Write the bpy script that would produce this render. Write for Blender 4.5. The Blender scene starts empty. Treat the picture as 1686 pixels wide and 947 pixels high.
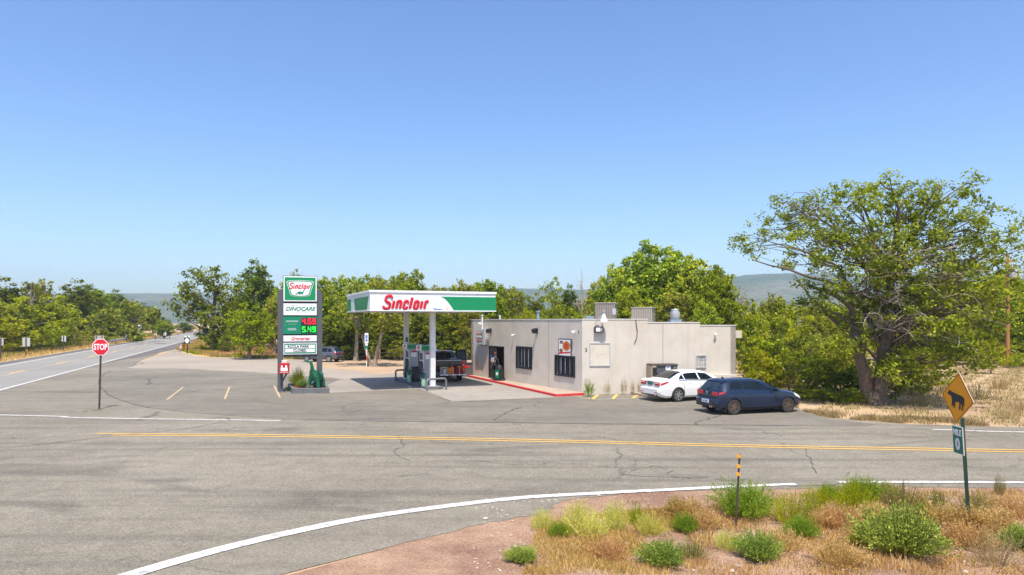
import bpy, bmesh, math, random
import numpy as np
from mathutils import Vector, Matrix

# ------------------------------------------------------------------ camera, sky, sun, exposure
S = bpy.context.scene
C = S.collection
R = math.radians
F, CX, HY, H = 1124.0, 843.0, 528.0, 3.9      # survey of the photo: focal length, centre, horizon (px), eye height (m)
cam = bpy.data.cameras.new('camera'); camo = bpy.data.objects.new('camera', cam); C.objects.link(camo)
camo.location = (0, 0, H); camo.rotation_euler = (R(90), 0, 0)
cam.lens = 24.0; cam.sensor_width = 36.0; cam.shift_y = 54.5 / 1686; cam.clip_end = 9000; cam.clip_start = 0.2
S.camera = camo
W = bpy.data.worlds.new('World'); S.world = W; W.use_nodes = True
nt = W.node_tree; bg = nt.nodes['Background']
sky = nt.nodes.new('ShaderNodeTexSky'); sky.sky_type = 'NISHITA'; sky.sun_disc = False
SUN_EL, SUN_AZ = 66.0, 7.0                    # elevation; azimuth to the right of straight-behind the camera
sd = Vector((math.sin(R(SUN_AZ)) * math.cos(R(SUN_EL)), -math.cos(R(SUN_AZ)) * math.cos(R(SUN_EL)), math.sin(R(SUN_EL))))
sky.sun_elevation = R(SUN_EL); sky.sun_rotation = math.atan2(sd.x, sd.y)
sky.altitude = 0; sky.air_density = 0.9; sky.dust_density = 1.6; sky.ozone_density = 3.0
hs_ = nt.nodes.new('ShaderNodeHueSaturation'); hs_.inputs['Saturation'].default_value = 1.15; hs_.inputs['Hue'].default_value = .504; nt.links.new(sky.outputs[0], hs_.inputs['Color']); nt.links.new(hs_.outputs[0], bg.inputs[0]); bg.inputs[1].default_value = 0.15
sl = bpy.data.lights.new('sun', 'SUN'); sl.energy = 4.2; sl.angle = R(0.5); sl.color = (1.0, 0.93, 0.82)
so = bpy.data.objects.new('sun', sl); C.objects.link(so); so.rotation_euler = (-sd).to_track_quat('-Z', 'Y').to_euler(); so.location = (0, 0, 60)
S.view_settings.view_transform = 'Standard'; S.view_settings.look = 'None'; S.view_settings.exposure = 0.68; S.view_settings.gamma = 1
try:
    S.cycles.max_bounces = 6; S.cycles.diffuse_bounces = 3; S.cycles.glossy_bounces = 3; S.cycles.transmission_bounces = 4
    S.cycles.volume_bounces = 0
except Exception: pass

# ------------------------------------------------------------------ helpers
def G(px, py, z=0.0):
    d = F * (H - z) / (py - HY); return ((px - CX) / F * d, d)
def PZ(py, d): return H - (py - HY) * d / F
def PX(px, d): return (px - CX) / F * d
INV = {}
def tag(o, label=None, cat=None, group=None, kind=None):
    if label: o['label'] = label
    if cat: o['category'] = cat
    if group: o['group'] = group
    if kind: o['kind'] = kind
    return o
def thing(name, label, cat, loc=(0, 0, 0), rz=0.0, group=None):
    o = bpy.data.objects.new(name, None); C.objects.link(o); o.empty_display_size = .2
    o.location = loc; o.rotation_euler = (0, 0, rz)
    INV[o.name] = (Matrix.Translation(loc) @ Matrix.Rotation(rz, 4, 'Z')).inverted()
    return tag(o, label, cat, group)
def link(name, me, mats, parent=None, loc=None):
    o = bpy.data.objects.new(name, me); C.objects.link(o)
    for m in (mats if isinstance(mats, (list, tuple)) else [mats]):
        if m is not None: me.materials.append(m)
    if parent is not None:
        o.parent = parent; INV[o.name] = INV.get(parent.name, Matrix())
    if loc is not None: o.location = loc
    return o
class MB:
    def __init__(s): s.v = []; s.f = []; s.m = []; s.cm = 0
    def quad(s, *p):
        n = len(s.v); s.v += [tuple(q) for q in p]; s.f.append(tuple(range(n, n + len(p)))); s.m.append(s.cm); return s
    def box(s, x0, x1, y0, y1, z0, z1, M=None):
        c = [(x0, y0, z0), (x1, y0, z0), (x1, y1, z0), (x0, y1, z0), (x0, y0, z1), (x1, y0, z1), (x1, y1, z1), (x0, y1, z1)]
        if M is not None: c = [tuple(M @ Vector(p)) for p in c]
        n = len(s.v); s.v += c
        for f in ((0, 3, 2, 1), (4, 5, 6, 7), (0, 1, 5, 4), (1, 2, 6, 5), (2, 3, 7, 6), (3, 0, 4, 7)):
            s.f.append(tuple(n + i for i in f)); s.m.append(s.cm)
        return s
    def tube(s, pts, rad, n=8, cap=True):
        pts = [Vector(p) for p in pts]
        if not isinstance(rad, (list, tuple)): rad = [rad] * len(pts)
        base = len(s.v); up = None
        for i, p in enumerate(pts):
            t = (pts[min(i + 1, len(pts) - 1)] - pts[max(i - 1, 0)])
            t = t.normalized() if t.length > 1e-9 else Vector((0, 0, 1))
            if up is None: up = Vector((0, 0, 1)) if abs(t.z) < .9 else Vector((1, 0, 0))
            a = t.cross(up); a = a.normalized() if a.length > 1e-6 else t.orthogonal().normalized()
            b = a.cross(t).normalized(); up = b
            for k in range(n):
                q = 2 * math.pi * k / n; s.v.append(tuple(p + (a * math.cos(q) + b * math.sin(q)) * rad[i]))
        for i in range(len(pts) - 1):
            for k in range(n):
                k2 = (k + 1) % n
                s.f.append((base + i * n + k, base + i * n + k2, base + (i + 1) * n + k2, base + (i + 1) * n + k)); s.m.append(s.cm)
        if cap:
            s.f.append(tuple(base + k for k in reversed(range(n)))); s.m.append(s.cm)
            e = base + (len(pts) - 1) * n; s.f.append(tuple(e + k for k in range(n))); s.m.append(s.cm)
        return s
    def prism(s, poly, z0, z1, M=None):
        n = len(s.v); k = len(poly)
        P = [(x, y, z0) for x, y in poly] + [(x, y, z1) for x, y in poly]
        if M is not None: P = [tuple(M @ Vector(p)) for p in P]
        s.v += P
        s.f.append(tuple(n + i for i in reversed(range(k)))); s.m.append(s.cm)
        s.f.append(tuple(n + k + i for i in range(k))); s.m.append(s.cm)
        for i in range(k):
            j = (i + 1) % k; s.f.append((n + i, n + j, n + k + j, n + k + i)); s.m.append(s.cm)
        return s
    def lathe(s, prof, n=16, M=None, cap=True):
        b = len(s.v)
        for r, z in prof:
            for k in range(n):
                q = 2 * math.pi * k / n; p = Vector((r * math.cos(q), r * math.sin(q), z)); s.v.append(tuple(M @ p if M is not None else p))
        for i in range(len(prof) - 1):
            for k in range(n):
                k2 = (k + 1) % n; s.f.append((b + i * n + k, b + i * n + k2, b + (i + 1) * n + k2, b + (i + 1) * n + k)); s.m.append(s.cm)
        if cap:
            s.f.append(tuple(b + k for k in reversed(range(n)))); s.m.append(s.cm)
            e = b + (len(prof) - 1) * n; s.f.append(tuple(e + k for k in range(n))); s.m.append(s.cm)
        return s
    def mesh(s, name, smooth=False, bevel=0.0, M=None):
        me = bpy.data.meshes.new(name)
        v = s.v if M is None else [tuple(M @ Vector(p)) for p in s.v]
        me.from_pydata(v, [], s.f); me.polygons.foreach_set('material_index', s.m)
        bm = bmesh.new(); bm.from_mesh(me)
        bmesh.ops.recalc_face_normals(bm, faces=bm.faces)
        if bevel > 0:
            es = [e for e in bm.edges if len(e.link_faces) == 2 and e.calc_face_angle(0) > .5]
            bmesh.ops.bevel(bm, geom=es, offset=bevel, segments=2, profile=.6, affect='EDGES', clamp_overlap=True)
        bm.to_mesh(me); bm.free()
        if smooth:
            me.polygons.foreach_set('use_smooth', [True] * len(me.polygons))
            try: me.set_sharp_from_angle(angle=R(38))
            except Exception: pass
        me.update(); return me
    def build(s, name, mats, parent=None, smooth=False, bevel=0.0, world=False, loc=None):
        M = None
        if world and parent is not None: M = INV[parent.name]
        if loc is not None and parent is None and world: M = Matrix.Translation(-Vector(loc))
        return link(name, s.mesh(name, smooth, bevel, M), mats, parent, loc if parent is None else None)
def np_mesh(name, v, f, smooth=False):
    me = bpy.data.meshes.new(name); v = np.asarray(v, np.float32); f = np.asarray(f, np.int32); k = f.shape[1]
    me.vertices.add(len(v)); me.vertices.foreach_set('co', v.ravel())
    me.loops.add(f.size); me.loops.foreach_set('vertex_index', f.ravel())
    me.polygons.add(len(f)); me.polygons.foreach_set('loop_start', np.arange(len(f), dtype=np.int32) * k)
    me.update(calc_edges=True); me.validate()
    if smooth: me.polygons.foreach_set('use_smooth', np.ones(len(f), bool))
    return me
def evaluated(o, name):
    dg = bpy.context.evaluated_depsgraph_get(); me = bpy.data.meshes.new_from_object(o.evaluated_get(dg)); me.name = name; return me
def copy_tree(o, parent=None):
    c = o.copy(); C.objects.link(c)
    if parent is not None: c.parent = parent
    for ch in list(o.children): copy_tree(ch, c)
    return c
def frame(origin, xdir, up=(0, 0, 1)):
    """matrix whose local x runs along xdir, local y up, local z out of the face towards the viewer side (x cross up)."""
    x = Vector(xdir).normalized(); y = Vector(up); z = x.cross(y).normalized()
    M = Matrix((x, y, z)).transposed().to_4x4(); M.translation = Vector(origin); return M
# text and stroke lettering: built flat in a frame (x right, y up, z out)
def text(name, s, size, M, mat, parent, shear=0.0, bold=0.0, depth=.006, ax='CENTER', sx=1.0):
    cu = bpy.data.curves.new(name, 'FONT'); cu.body = s; cu.size = size; cu.shear = shear; cu.offset = bold; cu.extrude = depth
    cu.align_x = ax; cu.align_y = 'CENTER'; cu.resolution_u = 3
    t = bpy.data.objects.new(name, cu); C.objects.link(t); me = evaluated(t, name); bpy.data.objects.remove(t); bpy.data.curves.remove(cu)
    me.materials.clear(); me.transform(Matrix.Diagonal((sx, 1, 1, 1))); me.transform(INV[parent.name] @ M)
    return link(name, me, mat, parent)
GL = {'S': (.62, [[(.52, .80), (.52, .9), (.42, 1), (.14, 1), (.03, .9), (.03, .66), (.14, .55), (.4, .45), (.5, .36), (.5, .1), (.4, 0), (.1, 0), (0, .1), (0, .2)]]),
      'i': (.20, [[(0, 0), (0, .68)]]), 'n': (.52, [[(0, 0), (0, .68)], [(0, .66), (.28, .68), (.36, .58), (.36, 0)]]),
      'c': (.48, [[(.33, .48), (.33, .58), (.25, .68), (.08, .68), (0, .58), (0, .1), (.08, 0), (.25, 0), (.33, .1), (.33, .2)]]),
      'l': (.21, [[(0, 0), (0, 1.0)]]), 'a': (.52, [[(.34, .66), (.08, .68), (0, .58), (0, .1), (.08, 0), (.34, .02)], [(.35, 0), (.35, .68)]]),
      'r': (.40, [[(0, 0), (0, .68)], [(0, .66), (.28, .68)]])}
def strokes(name, word, height, M, mat, parent, thick=.19, slant=.30, depth=.03, sx=1.0):
    cu = bpy.data.curves.new(name, 'CURVE'); cu.dimensions = '3D'; cu.bevel_depth = thick / 2; cu.bevel_resolution = 1; cu.use_fill_caps = True
    x = 0.0; allp = []
    for k, ch in enumerate(word):
        adv, sts = GL[ch]; big = 1.12 if ch == 'S' else 1.0
        for st in sts:
            sp = cu.splines.new('POLY'); sp.points.add(len(st) - 1)
            for p, (a, b) in zip(sp.points, st):
                yy = b * big; p.co = (x + a * big + yy * slant, yy, 0, 1)
        x += (adv + .17) * big
    t = bpy.data.objects.new(name, cu); C.objects.link(t); me = evaluated(t, name); bpy.data.objects.remove(t); bpy.data.curves.remove(cu)
    me.materials.clear()
    me.transform(Matrix.Translation((-x / 2 - .1, -.55, 0))); me.transform(Matrix.Diagonal((height * sx, height, depth / (thick / 2), 1)))
    me.transform(INV[parent.name] @ M)
    return link(name, me, mat, parent)

# ------------------------------------------------------------------ materials
def nodes(m):
    m.use_nodes = True; t = m.node_tree; return t, t.nodes['Principled BSDF'], t.nodes.new, t.links.new
def mat(name, col, rough=.6, var=.08, scale=6.0, bump=0.0, bscale=60.0, metal=0.0, coat=0.0, spec=.5, emit=0.0, dirt=None, dscale=1.5, world=False):
    m = bpy.data.materials.new(name); t, b, N, L = nodes(m)
    tc = N('ShaderNodeTexCoord'); geo = N('ShaderNodeNewGeometry'); vec = geo.outputs['Position'] if world else tc.outputs['Object']
    nz = N('ShaderNodeTexNoise'); nz.inputs['Scale'].default_value = scale; nz.inputs['Detail'].default_value = 6; L(vec, nz.inputs['Vector'])
    mx = N('ShaderNodeMix'); mx.data_type = 'RGBA'
    mx.inputs[6].default_value = tuple(max(0, c * (1 - var)) for c in col) + (1,); mx.inputs[7].default_value = tuple(min(1, c * (1 + var)) for c in col) + (1,)
    rp = N('ShaderNodeMapRange'); rp.inputs[1].default_value = .3; rp.inputs[2].default_value = .7; L(nz.outputs[0], rp.inputs[0]); L(rp.outputs[0], mx.inputs[0])
    out = mx.outputs[2]
    if dirt:
        n2 = N('ShaderNodeTexNoise'); n2.inputs['Scale'].default_value = dscale; n2.inputs['Detail'].default_value = 8; n2.inputs['Roughness'].default_value = .65; L(vec, n2.inputs['Vector'])
        r2 = N('ShaderNodeMapRange'); r2.inputs[1].default_value = .5; r2.inputs[2].default_value = .75; r2.inputs[4].default_value = dirt[3]; L(n2.outputs[0], r2.inputs[0])
        m2 = N('ShaderNodeMix'); m2.data_type = 'RGBA'; L(r2.outputs[0], m2.inputs[0]); L(out, m2.inputs[6]); m2.inputs[7].default_value = tuple(dirt[:3]) + (1,); out = m2.outputs[2]
    L(out, b.inputs['Base Color']); b.inputs['Roughness'].default_value = rough; b.inputs['Metallic'].default_value = metal
    b.inputs['Specular IOR Level'].default_value = spec; b.inputs['Coat Weight'].default_value = coat; b.inputs['Coat Roughness'].default_value = .06
    if emit: L(out, b.inputs['Emission Color']); b.inputs['Emission Strength'].default_value = emit
    if bump:
        n3 = N('ShaderNodeTexNoise'); n3.inputs['Scale'].default_value = bscale; n3.inputs['Detail'].default_value = 4; L(vec, n3.inputs['Vector'])
        bp = N('ShaderNodeBump'); bp.inputs['Strength'].default_value = bump; bp.inputs['Distance'].default_value = .02; L(n3.outputs[0], bp.inputs['Height']); L(bp.outputs[0], b.inputs['Normal'])
    return m
def ramp(N, L, src, stops):
    r = N('ShaderNodeValToRGB'); e = r.color_ramp.elements
    e[0].position, e[0].color = stops[0][0], tuple(stops[0][1]) + (1,); e[1].position, e[1].color = stops[-1][0], tuple(stops[-1][1]) + (1,)
    for p, c in stops[1:-1]:
        q = e.new(p); q.color = tuple(c) + (1,)
    L(src, r.inputs[0]); return r.outputs[0]
def ground_mat(name, stops, scale=.25, grain=.35, gscale=45.0, rough=.9, streak=0.0, cracks=0.0, stain=0.0, staincol=(.06, .058, .055), bump=.4, stretch=(1, 1, 1), rot=0.0, mid=1.7):
    """aged road and soil surfaces: broad patches, mid mottling, stone grain, worn streaks, fine cracks."""
    m = bpy.data.materials.new(name); t, b, N, L = nodes(m)
    geo = N('ShaderNodeNewGeometry'); mp = N('ShaderNodeMapping'); mp.inputs['Scale'].default_value = stretch; mp.inputs['Rotation'].default_value = (0, 0, rot); L(geo.outputs['Position'], mp.inputs[0])
    n1 = N('ShaderNodeTexNoise'); n1.inputs['Scale'].default_value = scale; n1.inputs['Detail'].default_value = 5; n1.inputs['Roughness'].default_value = .55; L(mp.outputs[0], n1.inputs['Vector'])
    n2 = N('ShaderNodeTexNoise'); n2.inputs['Scale'].default_value = mid; n2.inputs['Detail'].default_value = 8; n2.inputs['Roughness'].default_value = .7; L(mp.outputs[0], n2.inputs['Vector'])
    ad = N('ShaderNodeMath'); ad.operation = 'MULTIPLY_ADD'; ad.inputs[1].default_value = .45; L(n2.outputs[0], ad.inputs[0])
    sc = N('ShaderNodeMath'); sc.operation = 'MULTIPLY'; sc.inputs[1].default_value = .55; L(n1.outputs[0], sc.inputs[0]); L(sc.outputs[0], ad.inputs[2])
    col = ramp(N, L, ad.outputs[0], stops)
    def mixin(fac, c2, mode='MIX'):
        nonlocal col
        x = N('ShaderNodeMix'); x.data_type = 'RGBA'; x.blend_type = mode; L(fac, x.inputs[0]); L(col, x.inputs[6])
        if isinstance(c2, tuple): x.inputs[7].default_value = c2 + (1,)
        else: L(c2, x.inputs[7])
        col = x.outputs[2]
    if stain:
        n = N('ShaderNodeTexNoise'); n.inputs['Scale'].default_value = .55; n.inputs['Detail'].default_value = 7; n.inputs['Distortion'].default_value = .8
        mq = N('ShaderNodeMapping'); mq.inputs['Scale'].default_value = (.35, 1.1, 1); mq.inputs['Location'].default_value = (13, 7, 0); L(geo.outputs['Position'], mq.inputs[0]); L(mq.outputs[0], n.inputs['Vector'])
        r = N('ShaderNodeMapRange'); r.inputs[1].default_value = .56; r.inputs[2].default_value = .74; r.inputs[4].default_value = stain; L(n.outputs[0], r.inputs[0]); mixin(r.outputs[0], staincol)
    if streak:
        n = N('ShaderNodeTexNoise'); n.inputs['Scale'].default_value = 1.0; n.inputs['Detail'].default_value = 6
        mq = N('ShaderNodeMapping'); mq.inputs['Scale'].default_value = (.06, 1.6, 1); mq.inputs['Rotation'].default_value = (0, 0, R(5)); L(geo.outputs['Position'], mq.inputs[0]); L(mq.outputs[0], n.inputs['Vector'])
        r = N('ShaderNodeMapRange'); r.inputs[1].default_value = .52; r.inputs[2].default_value = .75; r.inputs[4].default_value = streak; L(n.outputs[0], r.inputs[0]); mixin(r.outputs[0], staincol)
    if cracks:
        nd = N('ShaderNodeTexNoise'); nd.inputs['Scale'].default_value = 1.3; nd.inputs['Detail'].default_value = 5; L(geo.outputs['Position'], nd.inputs['Vector'])
        va = N('ShaderNodeVectorMath'); va.operation = 'MULTIPLY_ADD'; va.inputs[1].default_value = (1.3, 1.3, 0); L(nd.outputs[1], va.inputs[0]); L(geo.outputs['Position'], va.inputs[2])
        vo = N('ShaderNodeTexVoronoi'); vo.feature = 'DISTANCE_TO_EDGE'; vo.inputs['Scale'].default_value = .22; L(va.outputs[0], vo.inputs['Vector'])
        r = N('ShaderNodeMapRange'); r.inputs[1].default_value = .0; r.inputs[2].default_value = .009; r.inputs[3].default_value = 1; r.inputs[4].default_value = 0; L(vo.outputs['Distance'], r.inputs[0])
        nm = N('ShaderNodeTexNoise'); nm.inputs['Scale'].default_value = .3; L(geo.outputs['Position'], nm.inputs['Vector'])
        rm = N('ShaderNodeMapRange'); rm.inputs[1].default_value = .5; rm.inputs[2].default_value = .62; rm.inputs[4].default_value = cracks; L(nm.outputs[0], rm.inputs[0])
        mm = N('ShaderNodeMath'); mm.operation = 'MULTIPLY'; L(r.outputs[0], mm.inputs[0]); L(rm.outputs[0], mm.inputs[1]); mixin(mm.outputs[0], (.03, .03, .03))
    g = N('ShaderNodeTexNoise'); g.inputs['Scale'].default_value = gscale; g.inputs['Detail'].default_value = 3; g.inputs['Roughness'].default_value = .8; L(geo.outputs['Position'], g.inputs['Vector'])
    gr = N('ShaderNodeMapRange'); gr.inputs[1].default_value = .25; gr.inputs[2].default_value = .75; gr.inputs[3].default_value = 1 - grain; gr.inputs[4].default_value = 1 + grain; L(g.outputs[0], gr.inputs[0])
    mu = N('ShaderNodeMix'); mu.data_type = 'RGBA'; mu.blend_type = 'MULTIPLY'; mu.inputs[0].default_value = 1; L(col, mu.inputs[6]); L(gr.outputs[0], mu.inputs[7]); col = mu.outputs[2]
    L(col, b.inputs['Base Color']); b.inputs['Roughness'].default_value = rough; b.inputs['Specular IOR Level'].default_value = .25
    bp = N('ShaderNodeBump'); bp.inputs['Strength'].default_value = bump; bp.inputs['Distance'].default_value = .015; L(g.outputs[0], bp.inputs['Height']); L(bp.outputs[0], b.inputs['Normal'])
    return m
def leaf_mat(name, stops, trans=.5, rough=.55):
    """foliage: each leaf its own tint (random per island), each plant shifted a little as a whole, light passing through."""
    m = bpy.data.materials.new(name); m.use_nodes = True; t = m.node_tree; N, L = t.nodes.new, t.links.new; t.nodes.clear()
    geo = N('ShaderNodeNewGeometry'); oi = N('ShaderNodeObjectInfo')
    nz = N('ShaderNodeTexNoise'); nz.inputs['Scale'].default_value = .55; nz.inputs['Detail'].default_value = 3; L(geo.outputs['Position'], nz.inputs['Vector'])
    a = N('ShaderNodeMath'); a.operation = 'MULTIPLY_ADD'; a.inputs[1].default_value = .55; L(geo.outputs['Random Per Island'], a.inputs[0])
    b2 = N('ShaderNodeMath'); b2.operation = 'MULTIPLY_ADD'; b2.inputs[1].default_value = .9; b2.inputs[2].default_value = -.25; L(nz.outputs[0], b2.inputs[0]); L(b2.outputs[0], a.inputs[2])
    col = ramp(N, L, a.outputs[0], stops)
    hs = N('ShaderNodeHueSaturation'); rr = N('ShaderNodeMapRange'); rr.inputs[3].default_value = .485; rr.inputs[4].default_value = .515; L(oi.outputs['Random'], rr.inputs[0]); L(rr.outputs[0], hs.inputs['Hue']); L(col, hs.inputs['Color'])
    d = N('ShaderNodeBsdfPrincipled'); L(hs.outputs[0], d.inputs['Base Color']); d.inputs['Roughness'].default_value = rough; d.inputs['Specular IOR Level'].default_value = .25
    tr = N('ShaderNodeBsdfTranslucent'); L(hs.outputs[0], tr.inputs[0]); mx = N('ShaderNodeMixShader'); mx.inputs[0].default_value = trans
    L(d.outputs[0], mx.inputs[1]); L(tr.outputs[0], mx.inputs[2]); o = N('ShaderNodeOutputMaterial'); L(mx.outputs[0], o.inputs[0]); return m

M_ = {}
M_['soil'] = ground_mat('soil', [(.3, (.30, .20, .12)), (.5, (.42, .29, .17)), (.7, (.50, .37, .22))], scale=.12, grain=.3, gscale=14, mid=.9, bump=.6)
M_['verge'] = ground_mat('verge_soil', [(.3, (.15, .08, .055)), (.45, (.25, .15, .10)), (.6, (.35, .23, .15)), (.75, (.43, .32, .22))], scale=.5, grain=.5, gscale=22, mid=2.2, bump=.9)
M_['gold'] = ground_mat('dry_grass_soil', [(.3, (.30, .22, .09)), (.5, (.45, .33, .16)), (.7, (.55, .43, .24))], scale=.5, grain=.5, gscale=8, mid=2.5, bump=.8)
M_['gravel'] = ground_mat('pale_gravel', [(.3, (.24, .20, .16)), (.5, (.305, .26, .212)), (.7, (.36, .31, .255))], scale=.12, grain=.2, gscale=25, stain=.25, staincol=(.25, .22, .19))
M_['sand'] = ground_mat('sandy_dirt', [(.3, (.31, .21, .13)), (.5, (.385, .27, .17)), (.7, (.45, .33, .22))], scale=.2, grain=.2, gscale=25, streak=.25, staincol=(.30, .21, .14))
M_['asphalt'] = ground_mat('old_asphalt', [(.3, (.14, .122, .093)), (.5, (.202, .18, .14)), (.7, (.27, .242, .19))], scale=.12, grain=.6, gscale=32, stain=.7, cracks=.6, streak=.5, staincol=(.10, .09, .075))
M_['chip'] = ground_mat('chip_seal', [(.3, (.142, .125, .095)), (.5, (.204, .182, .142)), (.7, (.27, .242, .19))], scale=.14, grain=.7, gscale=30, stain=.75, cracks=.5, streak=.6, staincol=(.095, .085, .07))
M_['dark'] = ground_mat('dark_asphalt', [(.3, (.12, .106, .084)), (.5, (.175, .156, .124)), (.7, (.238, .214, .172))], scale=.16, grain=.3, gscale=36, stain=.6, cracks=.9, streak=.4, staincol=(.09, .088, .085))
M_['highway'] = ground_mat('highway_asphalt', [(.3, (.20, .188, .17)), (.5, (.24, .227, .207)), (.7, (.28, .265, .242))], scale=.1, grain=.25, gscale=30)
M_['shoulder'] = ground_mat('shoulder_asphalt', [(.3, (.10, .09, .085)), (.5, (.13, .118, .11)), (.7, (.16, .145, .135))], scale=.2, grain=.3)
M_['concrete'] = ground_mat('pad_concrete', [(.3, (.20, .178, .15)), (.5, (.275, .245, .208)), (.7, (.345, .31, .265))], scale=.18, grain=.12, gscale=40, stain=.55, cracks=.5, staincol=(.21, .195, .18), bump=.2)
M_['walk'] = ground_mat('walk_concrete', [(.3, (.30, .235, .175)), (.5, (.37, .295, .225)), (.7, (.42, .345, .27))], scale=.4, grain=.15, gscale=50, stain=.3, staincol=(.28, .21, .16), bump=.2)
def paint_mat(name, col, wear, under):
    m = bpy.data.materials.new(name); t, b, N, L = nodes(m); geo = N('ShaderNodeNewGeometry')
    n = N('ShaderNodeTexNoise'); n.inputs['Scale'].default_value = 5; n.inputs['Detail'].default_value = 9; n.inputs['Roughness'].default_value = .75; L(geo.outputs['Position'], n.inputs['Vector'])
    r = N('ShaderNodeMapRange'); r.inputs[1].default_value = wear; r.inputs[2].default_value = wear + .1; L(n.outputs[0], r.inputs[0])
    x = N('ShaderNodeMix'); x.data_type = 'RGBA'; L(r.outputs[0], x.inputs[0]); x.inputs[6].default_value = col + (1,); x.inputs[7].default_value = under + (1,)
    L(x.outputs[2], b.inputs['Base Color']); b.inputs['Roughness'].default_value = .75; return m
M_['white_line'] = paint_mat('white_road_paint', (.60, .585, .56), .51, (.3, .29, .27))
M_['yellow_line'] = paint_mat('yellow_road_paint', (.70, .41, .07), .56, (.3, .25, .17))
M_['yellow_worn'] = paint_mat('worn_yellow_paint', (.52, .37, .19), .48, (.28, .25, .2))
M_['red_paint'] = paint_mat('red_kerb_paint', (.55, .03, .03), .64, (.34, .2, .17))
M_['crack'] = mat('tar_crack', (.075, .069, .062), .8, .3, 8)
M_['stucco'] = mat('pale_stucco', (.585, .53, .455), .9, .06, 1.2, .3, 90, dirt=(.50, .425, .34, .6), dscale=.9, world=True)
M_['white'] = mat('white_paint', (.76, .77, .78), .35, .03, 3)
M_['offwhite'] = mat('aged_white_metal', (.66, .66, .64), .45, .08, 4, dirt=(.4, .37, .33, .4))
def add_streaks(m, amt, col):
    t = m.node_tree; b = t.nodes['Principled BSDF']; N, L = t.nodes.new, t.links.new; src = b.inputs['Base Color'].links[0].from_socket
    g = N('ShaderNodeNewGeometry'); mp = N('ShaderNodeMapping'); mp.inputs['Scale'].default_value = (2.6, 2.6, .16); L(g.outputs['Position'], mp.inputs[0])
    n = N('ShaderNodeTexNoise'); n.inputs['Scale'].default_value = 1.0; n.inputs['Detail'].default_value = 7; n.inputs['Roughness'].default_value = .65; L(mp.outputs[0], n.inputs['Vector'])
    r = N('ShaderNodeMapRange'); r.inputs[1].default_value = .52; r.inputs[2].default_value = .74; r.inputs[4].default_value = amt; L(n.outputs[0], r.inputs[0])
    x = N('ShaderNodeMix'); x.data_type = 'RGBA'; L(r.outputs[0], x.inputs[0]); L(src, x.inputs[6]); x.inputs[7].default_value = col + (1,); L(x.outputs[2], b.inputs['Base Color'])
add_streaks(M_['stucco'], .5, (.50, .43, .36)); add_streaks(M_['white'], .35, (.55, .53, .5)); add_streaks(M_['offwhite'], .4, (.42, .38, .33))
M_['cap'] = mat('parapet_cap', (.66, .63, .59), .7, .06, 3)
M_['roof'] = mat('roof_felt', (.30, .29, .28), .9, .15, 2)
M_['green'] = mat('sign_green', (.0, .235, .085), .3, .03, 3)
M_['green_panel'] = mat('sign_green_panel', (.0, .20, .10), .4, .05, 3)
M_['red'] = mat('sign_red', (.62, .006, .022), .35, .03, 3)
M_['post_grey'] = mat('post_grey', (.085, .088, .095), .5, .06, 4)
M_['steel'] = mat('brushed_steel', (.46, .47, .49), .4, .06, 9, metal=.5)
M_['pump_grey'] = mat('pump_grey', (.33, .35, .38), .4, .05, 6, metal=.25)
M_['pump_light'] = mat('pump_light_grey', (.52, .56, .62), .4, .05, 6)
M_['black'] = mat('black_plastic', (.018, .018, .02), .45, .2, 8)
M_['rubber'] = mat('tyre_rubber', (.028, .027, .026), .8, .25, 12)
M_['chrome'] = mat('chrome', (.7, .7, .7), .15, .02, 5, metal=1)
M_['alloy'] = mat('alloy_rim', (.50, .51, .53), .3, .05, 8, metal=.8)
M_['bronze'] = mat('bronze_rim', (.22, .15, .10), .35, .1, 8, metal=.7)
M_['glass'] = mat('dark_glass', (.006, .010, .013), .03, .2, 3, spec=.35)
M_['car_white'] = mat('white_car_paint', (.78, .78, .77), .3, .02, 3, coat=.7)
M_['car_blue'] = mat('navy_car_paint', (.007, .016, .042), .2, .08, 3, coat=.5, spec=.4)
M_['car_grey'] = mat('grey_car_paint', (.09, .10, .12), .3, .05, 3, metal=.3, coat=.6)
M_['car_black'] = mat('black_car_paint', (.008, .011, .015), .2, .08, 3, coat=.9)
M_['lamp_red'] = mat('tail_lamp_red', (.50, .008, .016), .15, .1, 6, coat=.6)
M_['lamp_white'] = mat('lamp_white', (.8, .78, .75), .15, .04, 6)
M_['brown'] = mat('weathered_steel_brown', (.075, .055, .045), .7, .2, 8)
M_['pole_green'] = mat('green_signpost', (.02, .052, .036), .55, .2, 8)
M_['sign_back'] = mat('sign_back_aluminium', (.50, .49, .47), .5, .08, 4, metal=.2)
M_['orange_y'] = mat('warning_yellow', (.80, .33, .005), .4, .04, 4)
M_['sign_black'] = mat('sign_black', (.02, .021, .028), .5, .1, 4)
M_['hwy_green'] = mat('highway_sign_green', (.0, .17, .105), .4, .06, 4)
M_['bark'] = mat('bark', (.115, .085, .06), .95, .35, 9, .9, 25)
M_['bark_pale'] = mat('pale_bark', (.27, .21, .155), .95, .3, 7, .8, 25)
M_['dead'] = mat('dead_wood', (.36, .30, .25), .95, .2, 7)
M_['mulch'] = ground_mat('red_mulch', [(.3, (.10, .035, .025)), (.5, (.19, .06, .04)), (.7, (.28, .11, .07))], scale=3, grain=.6, gscale=30, mid=9, bump=1)
M_['planter'] = mat('grey_kerb_block', (.13, .135, .14), .8, .15, 5, .3, 50)
M_['dino'] = mat('green_glazed_paint', (.006, .115, .055), .35, .25, 6, .15, 25, dirt=(.30, .40, .36, .25), dscale=3)
M_['skin'] = mat('skin', (.55, .34, .25), .6, .05, 8)
M_['cloth_black'] = mat('black_cloth', (.022, .022, .026), .9, .2, 12)
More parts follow.
